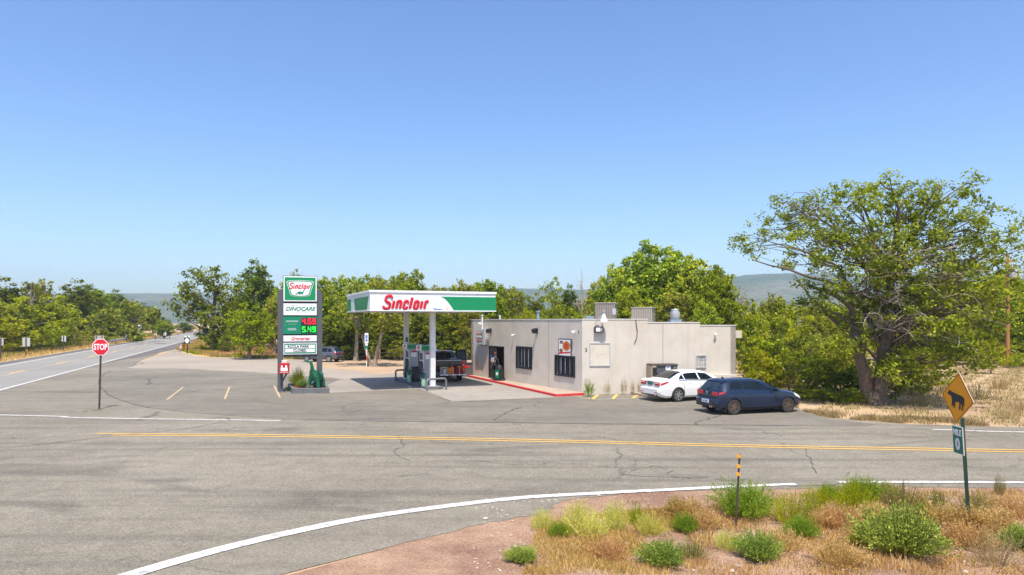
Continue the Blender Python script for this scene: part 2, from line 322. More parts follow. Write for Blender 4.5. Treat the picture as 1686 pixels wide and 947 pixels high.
M_['cloth_grey'] = mat('pale_grey_cloth', (.36, .36, .36), .9, .3, 12)
M_['cloth_navy'] = mat('navy_cloth', (.03, .045, .075), .9, .2, 12)
M_['cloth_brown'] = mat('brown_cloth', (.14, .075, .05), .9, .2, 12)
M_['hair'] = mat('brown_hair', (.11, .045, .022), .7, .3, 20)
M_['ac_brown'] = mat('unit_brown_grey', (.27, .235, .20), .6, .12, 4)
M_['ac_dark'] = mat('unit_shadow_core', (.24, .21, .17), .7, .1, 4)  # casing colour darkened to stand in for shade in the slat gaps
M_['ac_tan'] = mat('unit_tan', (.42, .37, .31), .6, .08, 4)
M_['galv'] = mat('galvanised', (.52, .54, .56), .4, .1, 6, metal=.35)
M_['blue_grey'] = mat('blue_grey_metal', (.24, .31, .38), .5, .1, 6)
M_['ply'] = mat('aged_board', (.60, .55, .46), .85, .07, 3, dirt=(.45, .33, .2, .55), dscale=2.5)
M_['wood'] = mat('aged_wood', (.27, .16, .095), .85, .3, 6)
M_['wood_pale'] = mat('pale_timber', (.45, .36, .26), .85, .2, 6)
M_['rust'] = mat('rust_red_steel', (.20, .035, .025), .7, .3, 9)
M_['orange'] = mat('orange_plastic', (.75, .20, .015), .5, .12, 8)
M_['maroon'] = mat('maroon_cloth', (.14, .014, .03), .8, .2, 10)
M_['tealp'] = mat('teal_paint', (.02, .20, .21), .5, .1, 6)
M_['pizza'] = mat('printed_pizza_orange', (.55, .17, .03), .5, .35, 22)
M_['print_pink'] = mat('printed_pink', (.70, .32, .27), .5, .1, 8)
M_['led_red'] = mat('led_red', (1.0, .01, .03), .5, .0, 5, emit=.9)
M_['led_green'] = mat('led_green', (.01, 1.0, .05), .5, .0, 5, emit=.75)
M_['letter_white'] = mat('white_letter', (.78, .79, .79), .5, .02, 5)
M_['grey_letter'] = mat('grey_letter', (.45, .55, .52), .5, .02, 5)
M_['blue'] = mat('sign_blue', (.03, .12, .45), .5, .05, 5)
M_['steel_dark'] = mat('bollard_grey', (.15, .155, .16), .5, .1, 8)
M_['window_dark'] = mat('window_glass', (.02, .026, .036), .06, .3, 2.5, spec=.8)
M_['curtain'] = mat('pale_blind', (.62, .64, .65), .8, .25, 14)
M_['leaf_mid'] = leaf_mat('leaf_mid', [(.1, (0.072, 0.103, 0.003)), (.4, (0.213, 0.282, 0.007)), (.65, (0.382, 0.452, 0.010)), (.9, (0.627, 0.628, 0.022))])  # tree leaf ramps: lowest stop deepened to suggest shade between the leaves
M_['leaf_bright'] = leaf_mat('leaf_bright', [(.1, (0.087, 0.117, 0.003)), (.4, (0.249, 0.306, 0.005)), (.65, (0.442, 0.467, 0.007)), (.9, (0.700, 0.664, 0.018))])
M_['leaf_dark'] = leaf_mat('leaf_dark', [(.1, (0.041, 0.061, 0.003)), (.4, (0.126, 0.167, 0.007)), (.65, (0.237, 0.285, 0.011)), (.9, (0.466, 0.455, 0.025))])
M_['leaf_olive'] = leaf_mat('leaf_olive', [(.1, (0.077, 0.093, 0.006)), (.4, (0.208, 0.230, 0.015)), (.65, (0.362, 0.372, 0.027)), (.9, (0.627, 0.566, 0.050))])
M_['leaf_sage'] = leaf_mat('leaf_sage', [(.1, (0.077, 0.110, 0.018)), (.4, (0.206, 0.279, 0.041)), (.65, (0.348, 0.438, 0.065)), (.9, (0.611, 0.643, 0.118))], .2)
M_['leaf_fresh'] = leaf_mat('leaf_fresh', [(.1, (0.065, 0.097, 0.003)), (.4, (0.200, 0.273, 0.007)), (.65, (0.378, 0.446, 0.013)), (.9, (0.595, 0.500, 0.024))], .3)
M_['leaf_elm'] = leaf_mat('leaf_elm', [(.1, (0.054, 0.082, 0.004)), (.4, (0.167, 0.233, 0.009)), (.65, (0.290, 0.377, 0.015)), (.9, (0.500, 0.541, 0.038))])
M_['leaf_shrub'] = leaf_mat('leaf_shrub', [(.1, (.10, .18, .010)), (.4, (.20, .31, .018)), (.65, (.28, .39, .028)), (.9, (.40, .48, .06))], .45)
M_['flower_yellow'] = leaf_mat('blossom_yellow', [(.1, (.34, .36, .04)), (.4, (.58, .56, .09)), (.65, (.74, .68, .18)), (.9, (.84, .78, .36))], .4)
M_['straw'] = leaf_mat('dry_straw', [(.1, (.42, .24, .07)), (.4, (.56, .35, .11)), (.65, (.66, .45, .18)), (.9, (.74, .57, .29))], .4)
M_['weed_dry'] = leaf_mat('dry_weed', [(.1, (.22, .17, .06)), (.4, (.36, .27, .11)), (.65, (.44, .33, .16)), (.9, (.50, .40, .22))], .3)
M_['grass'] = leaf_mat('olive_grass', [(.1, (.12, .13, .03)), (.4, (.22, .22, .05)), (.65, (.36, .30, .08)), (.9, (.50, .40, .14))], .3)
M_['yucca'] = leaf_mat('yucca_leaf', [(.1, (.03, .13, .10)), (.9, (.06, .24, .18))], .15)
hm = ground_mat('hill_scrub', [(.3, (.05, .075, .045)), (.48, (.085, .11, .065)), (.6, (.15, .15, .10)), (.75, (.21, .19, .14))], scale=.006, grain=.75, gscale=.16, mid=.03, bump=0)
M_['hill'] = hm

# ------------------------------------------------------------------ ground, roads, markings
def sheet(name, poly, z, m):
    me = bpy.data.meshes.new(name); me.from_pydata([(x, y, z) for x, y in poly], [], [tuple(range(len(poly)))])
    bm = bmesh.new(); bm.from_mesh(me)
    for f in bm.faces:
        f.normal_update()
        if f.normal.z < 0: f.normal_flip()
    bm.to_mesh(me); bm.free()
    return tag(link(name, me, m), kind='structure')
def ray_off(px, off):
    k = (px - CX) / F; d = (off + float(HR @ HN)) / (k * HN[0] + HN[1]); return d
def gp(*pts): return [G(*p) for p in pts]
def smooth_line(pts, n=8):
    out = []; P = [pts[0]] + list(pts) + [pts[-1]]
    for i in range(1, len(P) - 2):
        p0, p1, p2, p3 = (np.array(P[i + k - 1], float) for k in range(4))
        for t in np.linspace(0, 1, n, endpoint=False):
            out.append(tuple(.5 * ((2 * p1) + (p2 - p0) * t + (2 * p0 - 5 * p1 + 4 * p2 - p3) * t * t + (3 * p1 - p0 - 3 * p2 + p3) * t ** 3)))
    out.append(tuple(pts[-1])); return out
def ribbon_mb(mb, pts, w, z):
    P = [np.array(p, float) for p in pts]; Ls = []
    for i, p in enumerate(P):
        t = P[min(i + 1, len(P) - 1)] - P[max(i - 1, 0)]; t /= np.linalg.norm(t) + 1e-9; nrm = np.array((-t[1], t[0]))
        ww = w[i] if isinstance(w, (list, tuple)) else w
        Ls.append((p + nrm * ww / 2, p - nrm * ww / 2))
    for (a, b), (c, d) in zip(Ls, Ls[1:]): mb.quad((b[0], b[1], z), (d[0], d[1], z), (c[0], c[1], z), (a[0], a[1], z))
    return mb
def ribbon(name, pts, w, z, m):
    return tag(ribbon_mb(MB(), pts, w, z).build(name, m), kind='structure')

sheet('ground', [(-1850, -60), (1850, -60), (1850, 1850), (-1850, 1850)], 0.0, M_['soil'])
U = np.array((-.345, .939)); U /= np.linalg.norm(U); HN = np.array((-U[1], U[0]))         # the highway's run, and its left-hand side
HR = np.array((-28.6, 38.1))                                                             # a point on its near edge line
def hw(along, left): return tuple(HR + U * along + HN * left)
rnd = random.Random(5)
jit = lambda a: a + rnd.uniform(-.35, .35)
# gravel yard, sandy yard, paved apron
edge = gp((283, 576), (318, 585), (345, 588.5), (400, 590), (460, 591), (520, 593), (560, 592), (640, 592), (760, 592), (800, 594))
edge = [(x + rnd.uniform(-.15, .15), y + rnd.uniform(-.5, .5)) for x, y in smooth_line(edge, 5)]
sheet('gravel_yard', edge + [(2, 60), (2, 42)] + gp((560, 640), (160, 640), (205, 606)), .004, M_['gravel'])
sheet('dirt_yard', smooth_line(gp((516, 593.4), (560, 593.5), (640, 593.5), (765, 593.5), (800, 600), (800, 628), (690, 628), (640, 622), (600, 613), (545, 607), (512, 602)), 6), .008, M_['sand'])
apron_top = smooth_line(gp((268, 576), (258, 584), (240, 591), (222, 600), (216, 606.5), (300, 607.5), (420, 613), (500, 619), (545, 622), (575, 627)), 6)
edge_r = smooth_line(gp((1270, 640), (1303, 664), (1318, 674), (1350, 686), (1420, 693), (1500, 699), (1600, 702), (1700, 705), (2100, 715), (2900, 730)), 6)
edge_r = [(x + rnd.uniform(-.08, .08), y + rnd.uniform(-.1, .1)) for x, y in edge_r]
verge_top = smooth_line(gp((640, 900), (757, 873), (832, 856), (892, 846), (925, 826), (985, 818), (1060, 811), (1180, 807), (1300, 806), (1400, 803), (1500, 803), (1686, 804), (2000, 803), (2900, 806)), 6)
verge_top = [(x + rnd.uniform(-.06, .06), y + rnd.uniform(-.07, .07)) for x, y in verge_top]
sheet('apron_asphalt', apron_top + [(-4, 44), (6, 40)] + edge_r + [(60, 17)] + list(reversed(verge_top)) + [(-4.5, 9.6), (-6.5, 6), (-9, -8), hw(-50, .6), hw(0, .6), hw(40, .6)], .012, M_['asphalt'])
sheet('verge_soil', [verge_top[0], (-4.4, 9.5), (-6.4, 6), (-8.8, -8), (70, -8), (70, 16)] + list(reversed(verge_top[1:])), .006, M_['verge'])
# the side road's chip seal: its far edge meets the darker forecourt
far_edge = smooth_line(gp((-900, 668), (0, 684), (200, 689), (460, 693), (760, 696), (1000, 699), (1200, 701), (1400, 704), (1560, 706), (1750, 710), (2900, 729)), 5)
near_c = smooth_line([(-7.6, 6.6), (-6.1, 9.7), (-5.05, 11.25)] + gp((500, 876), (640, 850), (840, 825), (980, 815), (1110, 809), (1300, 800), (1400, 798), (1686, 797), (2200, 798), (2900, 800)), 6)
sheet('side_road', far_edge + [(x, y) for x, y in reversed(near_c)] + [(-16, 5), (-21.5, 14), (-26.0, 26.5)], .016, M_['chip'])
sheet('forecourt_patch', smooth_line(gp((182, 612), (166, 621), (164, 634), (178, 650), (205, 662), (260, 674), (340, 682), (450, 689), (600, 694), (800, 696), (1000, 698.4), (1200, 700.4), (1390, 702.5), (1440, 700), (1400, 695), (1345, 687), (1315, 675), (1295, 660), (1240, 640), (1100, 636), (930, 640), (790, 632), (600, 628), (520, 622), (420, 616), (300, 609)), 5), .020, M_['dark'])
sheet('concrete_pad', gp((504, 649.5), (590, 645.5), (690, 641.2), (743, 662), (830, 658.5), (918, 655), (962, 649), (776, 616), (720, 612), (620, 617), (556, 627)), .024, M_['concrete'])
# highway
sheet('highway_shoulder', [hw(-60, 9.0), hw(-60, -.2), hw(150, -.2), hw(420, -.2), hw(420, 9.0), hw(150, 9.0)], .016, M_['shoulder'])
sheet('highway_shoulder', [hw(24, -.2), hw(40, -1.8), hw(62, -3.0), hw(95, -2.6), hw(180, -1.4), hw(180, -.2)], .0165, M_['shoulder'])
sheet('roadside_verge', [hw(-60, 16), hw(-60, 8.9), hw(420, 8.9), hw(420, 16)], .010, M_['gold'])
sheet('point_verge', gp((282, 576.5), (320, 585), (345, 588.3), (400, 589.8), (460, 590.8), (560, 592), (760, 591.8), (760, 586), (520, 583), (440, 574), (380, 566), (352, 556), (318, 562)), .003, M_['gold'])
sheet('highway', [hw(-60, 7.6), hw(-60, -.25), hw(150, -.25), hw(420, -.25), hw(420, 7.6), hw(150, 7.6)], .022, M_['highway'])
ribbon('highway_edge_line', [hw(a, 0) for a in range(-60, 421, 20)], .16, .027, M_['white_line'])
ribbon('highway_edge_line', [hw(a, 7.0) for a in range(-60, 421, 20)], .16, .027, M_['white_line'])
ribbon('highway_centre_line', [hw(a, 3.35) for a in range(-60, 421, 20)], .10, .027, M_['yellow_worn'])
mb = MB()
for k in range(-5, 25): ribbon_mb(mb, [hw(13.9 + 12.2 * k, 3.6), hw(13.9 + 12.2 * k + 3.4, 3.6)], .16, .027)
tag(mb.build('highway_lane_dashes', M_['yellow_line']), kind='structure')
# side road markings
ribbon('far_edge_line', smooth_line(gp((-900, 668), (0, 684.2), (110, 688), (230, 690.5), (350, 692), (462, 693.6)), 6), .15, .026, M_['white_line'])
ribbon('far_edge_line', smooth_line(gp((1535, 708), (1600, 710), (1686, 712.5), (2400, 726)), 5), .15, .026, M_['white_line'])
for dz, x0 in ((.17, 152), (-.17, 190)):
    cl = smooth_line(gp((x0, 716.3), (420, 718.2), (680, 722.5), (960, 728.5), (1250, 736), (1686, 744), (2600, 762)), 8)
    ribbon('centre_line', [(x, y + dz) for x, y in cl], .105, .026, M_['yellow_line'])
nl = smooth_line([(-7.7, 6.7), (-6.15, 9.85), (-5.1, 11.4)] + gp((500, 874), (640, 848), (840, 823), (980, 814), (1110, 807.5), (1200, 803), (1310, 798.5)), 8)
ribbon('near_edge_line', nl, [.34 - .16 * i / len(nl) for i in range(len(nl))], .026, M_['white_line'])
ribbon('near_edge_line', gp((1380, 795.3), (1530, 795.2), (1686, 796), (2600, 799)), .2, .026, M_['white_line'])
# stall lines on the forecourt
def stall(a, b, w, m='yellow_worn'): ribbon('stall_line', gp(a, b), w, .030, M_[m])
for a, b in (((275, 659), (302, 638)), ((370, 658), (378, 638)), ((461, 655.5), (451.5, 636))): stall(a, b, .10)
for a, b in (((975, 658.3), (984.5, 651)), ((1009, 657.6), (1016, 650.8)), ((1042, 656.5), (1048.5, 652))): stall(a, b, .16, 'yellow_line')
stall((944, 652.5), (975, 658.3), .1); stall((975, 658.6), (1060, 656.6), .05, 'white_line')
# dark tar cracks and patch edges
mb = MB()
def crack(pts, w=.035, wob=.12, seed=0):
    r = random.Random(seed + len(pts)); P = smooth_line(gp(*pts), 9)
    P = [(x + r.uniform(-wob, wob), y + r.uniform(-wob, wob)) for x, y in P]
    ribbon_mb(mb, P, [w * .65 * r.uniform(.4, 1.5) for _ in P], .028)
crack(((182, 611), (166, 621), (164, 634), (178, 650), (205, 662), (250, 673)), .07, .06, 1)
crack(((814, 694), (828, 683), (846, 675), (858, 672)), .07, .1, 2)
crack(((1143, 700), (1160, 692), (1180, 687), (1192, 683)), .07, .1, 3)
crack(((0, 738), (100, 730), (190, 718), (300, 708), (365, 696)), .05, .06, 4)
crack(((350, 690), (372, 688), (380, 693), (420, 694)), .05, .1, 5)
crack(((1015, 738), (1022, 752), (1012, 766), (1025, 778), (1018, 790)), .03, .09, 6)
crack(((1040, 776), (1090, 770), (1110, 786), (1140, 790), (1180, 786)), .025, .12, 7)
crack(((1325, 740), (1335, 760), (1345, 782)), .03, .05, 8)
crack(((245, 635), (248, 628), (240, 624)), .1, .2, 9); crack(((215, 604), (226, 600), (238, 597.5)), .14, .2, 10)
crack(((1400, 714), (1450, 718), (1540, 722), (1620, 726)), .03, .1, 11); crack(((560, 676), (570, 668), (600, 664)), .05, .15, 12)
crack(((740, 662), (800, 661), (860, 658)), .05, .05, 13); crack(((500, 693), (760, 696.4), (1000, 699.4), (1300, 702.6)), .05, .03, 14)
crack(((690, 641), (715, 650), (743, 662)), .06, .03, 15); crack(((655, 720), (665, 735), (650, 745), (670, 760)), .03, .08, 16)
crack(((780, 760), (860, 766), (930, 764), (1000, 770)), .03, .12, 17); crack(((980, 718), (1020, 726), (1060, 730)), .03, .1, 18)
tag(mb.build('pavement_cracks', M_['crack']), kind='structure')
for k, poly in enumerate(([(1015, 781), (1060, 780.5), (1130, 783), (1165, 786), (1120, 787.5), (1050, 785.5)], [(1175, 789), (1225, 789), (1220, 792), (1185, 792)], [(1262, 797), (1330, 792), (1378, 795), (1372, 800), (1300, 802)])):
    sheet('pothole_patch', smooth_line(gp(*poly), 4), .024 + k * .0001, M_['dark'])
# kerbed walk along the shop front
A = np.array((3.69, 35.9)); Lw = np.array((-2.83, 47.5)); Rw = np.array((12.2, 37.1))
dL = (Lw - A) / np.linalg.norm(Lw - A); nL = np.array((-dL[1] * 1.0, dL[0])); nL = nL if nL[0] < 0 else -nL
dR = (Rw - A) / np.linalg.norm(Rw - A); nR = np.array((dR[1], -dR[0]))
K0, K1, K2 = np.array((2.23, 34.75)), np.array((-3.6, 48.4)), A + dR * .15 - np.array((0, .0))
inK0 = K0 + np.array((.07, .22)); inK1 = K1 + np.array((.14, .06)); K2f = np.array((3.78, 35.55))
mb = MB().prism([tuple(inK0), tuple(K2f + np.array((0, .1))), tuple(A + dR * .05 + nL * -.02), tuple(Lw), tuple(Lw + dL * 1.2), tuple(inK1)], .0, .125)
tag(mb.build('shop_walk', M_['walk']), kind='structure')
mb = MB(); mb.prism([tuple(K0), tuple(inK0), tuple(inK1), tuple(K1)], .0, .135); mb.prism([tuple(K0 + (.003, .0)), tuple(K2f), tuple(K2f + np.array((0, .16))), tuple(inK0)], .0, .133)
tag(mb.build('red_kerb', M_['red_paint'], bevel=.012), kind='structure')

# hills behind everything: one scrub-covered ridge, higher to the right
prof = [(-400, 497), (-100, 492), (0, 488), (80, 484.5), (180, 482.5), (275, 484), (395, 487), (470, 490), (560, 483), (620, 477), (730, 475), (850, 475.5), (960, 477), (1060, 470), (1180, 458), (1240, 452), (1300, 450), (1420, 451), (1530, 450), (1610, 452), (1686, 452), (1900, 460), (2300, 480)]
rr = np.random.default_rng(3); nx, ny = 260, 26; hx = np.linspace(-400, 2300, nx)
top = np.interp(hx, [p[0] for p in prof], [p[1] for p in prof])
wob = np.cumsum(rr.normal(0, .25, nx)); wob -= np.linspace(wob[0], wob[-1], nx); top = top + wob * .5 + rr.normal(0, .35, nx)
hv = []
for j in range(ny):
    t = j / (ny - 1); d = 850 + 700 * t; prf = t ** 1.25 if t < 1 else 1
    for i in range(nx):
        rise = (HY - top[i]) * 1550 / F + H
        gul = 1 + .10 * math.sin(i * .31 + 2.0 * t) * (1 - t) + .07 * math.sin(i * .83) * (1 - t) + rr.normal(0, .02) * (1 - t)
        hv.append(((hx[i] - CX) / F * d, d, -.8 + rise * prf * gul))
hf = [(j * nx + i, j * nx + i + 1, (j + 1) * nx + i + 1, (j + 1) * nx + i) for j in range(ny - 1) for i in range(nx - 1)]
tag(link('hills', np_mesh('hills', hv, hf, True), M_['hill']), kind='structure')

# ------------------------------------------------------------------ the shop
shop = thing('convenience_store', 'low pale stucco shop with a flat roof beside the fuel canopy', 'building', (A[0], A[1], 0))
def wall_open(mb, P0, P1, z0, z1, th, inward, ops):
    """wall from P0 to P1, face at the line, thickness inward; ops: (t0,t1,z0,z1) openings in metres along."""
    L_ = np.linalg.norm(P1 - P0); d = (P1 - P0) / L_
    ts = sorted({0, L_, *[o[0] for o in ops], *[o[1] for o in ops]}); zs = sorted({z0, z1, *[o[2] for o in ops], *[o[3] for o in ops]})
    q = lambda t, z, o: tuple(np.append(P0 + d * t + inward * o, z))
    hole = lambda a, b: any(o[0] <= a < o[1] and o[2] <= b < o[3] for o in ops)
    for i in range(len(ts) - 1):
        for j in range(len(zs) - 1):
            t0, t1, a, b = ts[i], ts[i + 1], zs[j], zs[j + 1]
            if hole(t0, a): continue
            mb.quad(q(t0, a, 0), q(t1, a, 0), q(t1, b, 0), q(t0, b, 0)); mb.quad(q(t1, a, th), q(t0, a, th), q(t0, b, th), q(t1, b, th))
    for t0, t1, a, b in ops:
        mb.quad(q(t0, a, 0), q(t0, a, th), q(t0, b, th), q(t0, b, 0)); mb.quad(q(t1, a, th), q(t1, a, 0), q(t1, b, 0), q(t1, b, th))
        mb.quad(q(t0, b, 0), q(t0, b, th), q(t1, b, th), q(t1, b, 0)); mb.quad(q(t0, a, th), q(t0, a, 0), q(t1, a, 0), q(t1, a, th))
    for t in (0, L_): mb.quad(q(t, z0, 0), q(t, z0, th), q(t, z1, th), q(t, z1, 0))
    mb.quad(q(0, z1, 0), q(L_, z1, 0), q(L_, z1, th), q(0, z1, th)); return mb
def on_line(P0, d, px):
    k = (px - CX) / F; return (k * P0[1] - P0[0]) / (d[0] - k * d[1])
def LT(px): return on_line(A, dL, px)
def LZ(px, py): return PZ(py, (A + dL * LT(px))[1])
def RT(px): return on_line(A, dR, px)
def RZ(px, py): return PZ(py, (A + dR * RT(px))[1])
def rectL(x0, y0, x1, y1):   # corners of an item on the long front, read off the survey: (t0,t1,z0,z1)
    xm = (x0 + x1) / 2; return (LT(x1), LT(x0), LZ(xm, y1), LZ(xm, y0))
def rectR(x0, y0, x1, y1):
    xm = (x0 + x1) / 2; return (RT(x0), RT(x1), RZ(xm, y1), RZ(xm, y0))
TOP1, TOP2, TOP3 = 3.95, 3.78, 3.62
door = (LT(829.6), LT(805.7), .125, 2.2)
win1 = rectL(851.5, 572.5, 875.5, 605.5); win2 = rectL(915.5, 587.5, 946, 618)
wl = np.linalg.norm(Lw - A)
mb = MB(); wall_open(mb, A, Lw, 0, TOP1, .3, -nL, [door, (win1[0], win1[1], win1[2], win1[3]), (win2[0], win2[1], win2[2], win2[3])])
mb.build('front_wall', M_['stucco'], shop, world=True)
t1, t2, t3 = RT(1066), RT(1153), np.linalg.norm(Rw - A)
swin = rectR(1147.5, 586, 1162.5, 604.5)
for nm, a, b, tp, off, ops in (('side_wall', 0, t1, TOP1, 0, []), ('side_wall', t1, t2, TOP2, .05, []), ('side_wall', t2, t3, TOP3, .09, [])):
    mb = MB(); o2 = [(swin[0] - a, swin[1] - a, swin[2], swin[3])] if a <= swin[0] and swin[1] <= b else []
    wall_open(mb, A + dR * a - nR * off, A + dR * b - nR * off, 0, tp, .3, -nR, o2); mb.build(nm, M_['stucco'], shop, world=True)
B1 = Lw - nL * 9.5; B2 = Rw - nR * 9.5
mb = MB(); wall_open(mb, Lw, B1, 0, TOP1, .3, np.array((dL[0], dL[1])) * -1, []); mb.build('end_wall', M_['stucco'], shop, world=True)
mb = MB(); wall_open(mb, Rw - nR * .09, B2, 0, TOP3, .3, -dR, []); mb.build('end_wall', M_['stucco'], shop, world=True)
mb = MB(); dB = (B2 - B1) / np.linalg.norm(B2 - B1); wall_open(mb, B1, B2, 0, 3.5, .3, np.array((dB[1], -dB[0])), []); mb.build('back_wall', M_['stucco'], shop, world=True)
cen = (A + Lw + Rw + B1 + B2) / 5
ins = lambda p: tuple(p + (cen - p) / np.linalg.norm(cen - p) * .35)
mb = MB().prism([ins(A), ins(Rw), ins(B2), ins(B1), ins(Lw)], 3.2, 3.3); mb.build('roof', M_['roof'], shop, world=True)
def coping(P0, P1, z, nrm, th=.34, h=.045, out=.025):
    m_ = MB(); p = [P0 + nrm * out, P1 + nrm * out, P1 - nrm * th, P0 - nrm * th]; m_.prism([tuple(q) for q in p], z, z + h); return m_
coping(A + dL * .03, Lw, TOP1, nL).build('coping', M_['cap'], shop, world=True)
coping(A, A + dR * t1, TOP1 + .002, nR).build('coping', M_['cap'], shop, world=True)
coping(A + dR * t1 - nR * .05, A + dR * t2 - nR * .05, TOP2, nR).build('coping', M_['cap'], shop, world=True)
coping(A + dR * t2 - nR * .09, Rw - nR * .09, TOP3, nR).build('coping', M_['cap'], shop, world=True)
# control joints, low ledges on the side wall
def jl(P0, d, nrm, t, z0, z1, w=.025, o=.004):
    c = P0 + d * t; m_ = MB(); a, b = c - d * w / 2, c + d * w / 2
    m_.quad((*(a + nrm * o), z0), (*(b + nrm * o), z0), (*(b + nrm * o), z1), (*(a + nrm * o), z1)); return m_
jl(A, dL, nL, LT(903.5), .13, TOP1 - .02).build('wall_joint', M_['planter'], shop, world=True)
jl(A, dR, nR, RT(1092), 1.1, TOP2, .02, -.045).build('wall_joint', M_['planter'], shop, world=True)
for za, o in ((.98, .07), (.72, .045)):
    m_ = MB(); a, b = A + dR * (RT(1100)), Rw; pts = [a + nR * o, b + nR * o, b - nR * .1, a - nR * .1]; m_.prism([tuple(p) for p in pts], za - .16, za); m_.build('wall_ledge', M_['stucco'], shop, world=True)
m_ = MB(); c = Rw + dR * .0; m_.prism([tuple(c - nR * .3), tuple(c + dR * .45 - nR * .3), tuple(c + dR * .45 - nR * 1.2), tuple(c - nR * 1.2)], 2.95, 3.35); m_.build('roof_outlet', M_['stucco'], shop, world=True)
# barred windows
def LP(t, o, z): return (*(A + dL * t + nL * o), z)
def RP(t, o, z): return (*(A + dR * t + nR * o), z)
def win(P, r, bars, pane='window_dark', bar='sign_black', fr=.07, wall=None):
    t0, t1, z0, z1 = r; lab = None
    f = MB()
    def bx(a, b, c, d_, o0, o1, mb): # box on the wall plane
        q = [P(a, o0, c), P(b, o0, c), P(b, o0, d_), P(a, o0, d_), P(a, o1, c), P(b, o1, c), P(b, o1, d_), P(a, o1, d_)]
        n = len(mb.v); mb.v += q
        for ff in ((0, 1, 2, 3), (4, 7, 6, 5), (0, 4, 5, 1), (1, 5, 6, 2), (2, 6, 7, 3), (3, 7, 4, 0)): mb.f.append(tuple(n + i for i in ff)); mb.m.append(0)
    w = MB(); bx(t0, t1, z0, z1, -.16, -.13, w); wo = w.build('window', M_[pane], shop, world=True)
    bx(t0 - fr, t0 + .01, z0 - fr, z1 + fr, -.05, .06, f); bx(t1 - .01, t1 + fr, z0 - fr, z1 + fr, -.05, .06, f)
    bx(t0 + .01, t1 - .01, z0 - fr, z0 + .01, -.05, .058, f); bx(t0 + .01, t1 - .01, z1 - .01, z1 + fr, -.05, .058, f); f.build('frame', M_[bar], wo, world=True)
    cu = MB(); rng = random.Random(int(t0 * 100))
    for k in range(4 if bars else 0):
        a = t0 + (t1 - t0) * (.06 + .24 * k + rng.uniform(-.03, .03)); bx(a, a + (t1 - t0) * rng.uniform(.05, .13), z0 + .05, z1 - .08, -.125, -.12, cu)
    if bars > 5: cu.build('blind', M_['curtain'], wo, world=True)
    for k in range(bars):
        a = t0 + (t1 - t0) * (k + .5) / bars; b = MB(); bx(a - .011, a + .011, z0, z1, .02, .045, b); b.build('bar', M_[bar], wo, world=True)
    if bars:
        for zz in (z0 + .16, z1 - .2): b = MB(); bx(t0, t1, zz, zz + .025, .015, .02, b); b.build('rail', M_[bar], wo, world=True)
    return wo
win(LP, win1, 11); win(LP, win2, 13)
def RPo(t, o, z): return RP(t, o - (.05 if t < t2 else .09), z)
win(RPo, swin, 5, 'window_dark', 'galv', .045)
# boarded window on the side wall
bd = rectR(972, 566, 1003, 601.5)
m_ = MB(); 
def obox(P, a, b, c, d_, o0, o1, mb):
    q = [P(a, o0, c), P(b, o0, c), P(b, o0, d_), P(a, o0, d_), P(a, o1, c), P(b, o1, c), P(b, o1, d_), P(a, o1, d_)]; n = len(mb.v); mb.v += q
    for ff in ((0, 1, 2, 3), (4, 7, 6, 5), (0, 4, 5, 1), (1, 5, 6, 2), (2, 6, 7, 3), (3, 7, 4, 0)): mb.f.append(tuple(n + i for i in ff)); mb.m.append(mb.cm)
    return mb
bw = obox(RP, bd[0], bd[1], bd[2], bd[3], -.01, .02, MB()).build('boarded_window', M_['ply'], shop, world=True)
m_ = MB()
for a, b, c, d_ in ((bd[0] - .05, bd[0], bd[2] - .05, bd[3] + .05), (bd[1], bd[1] + .05, bd[2] - .05, bd[3] + .05), (bd[0], bd[1], bd[2] - .05, bd[2]), (bd[0], bd[1], bd[3], bd[3] + .05)): obox(RP, a, b, c, d_, -.01, .045, m_)
m_.build('frame', M_['galv'], bw, world=True)
# doorway: dark frame, outer security leaf swung flat against the left jamb, inside floor
fr = MB(); obox(LP, door[0] - .05, door[0], .125, door[3] + .05, -.06, .03, fr); obox(LP, door[1], door[1] + .05, .125, door[3] + .05, -.06, .03, fr); obox(LP, door[0], door[1], door[3], door[3] + .05, -.06, .03, fr)
do = obox(LP, LT(817), door[1] - .01, .14, door[3] - .02, -.03, .01, MB()).build('door', M_['brown'], shop, world=True)
fr.build('door_frame', M_['sign_black'], do, world=True)
b = MB()
for k in range(8):
    a = LT(817) + (door[1] - LT(817)) * (k + .5) / 8; obox(LP, a - .012, a + .012, .2, door[3] - .1, .01, .035, b)
b.build('grille', M_['black'], do, world=True)
for nm, dz, mt, w in (('sticker', 1.45, 'blue', .16), ('sticker', 1.18, 'red', .2), ('sticker', .98, 'print_pink', .12)):
    c = (LT(817) + door[1]) / 2 + .1; obox(LP, c - w, c + w, dz, dz + .2, .036, .04, MB()).build(nm, M_[mt], do, world=True)
obox(LP, door[0], door[1], .05, .13, -2.5, -.3, MB()).build('threshold', M_['walk'], shop, world=True)
# numeral on the side wall, stray fittings
FRr = lambda t, z, o=0.0: frame(RP(t, o, z), (dR[0], dR[1], 0))
FRl = lambda t, z, o=0.0: frame(LP(t, o, z), (-dL[0], -dL[1], 0))
text('numeral', '2', .24, FRr(RT(965), RZ(965, 576), .012), M_['sign_black'], shop, bold=.003)
text('numeral', '1', .24, FRl(LT(953), LZ(953, 547), .012), M_['sign_black'], shop, bold=.003)

# ------------------------------------------------------------------ fittings on and around the shop
def at_thing(name, label, cat, p, group=None): return thing(name, label, cat, tuple(p), 0, group)
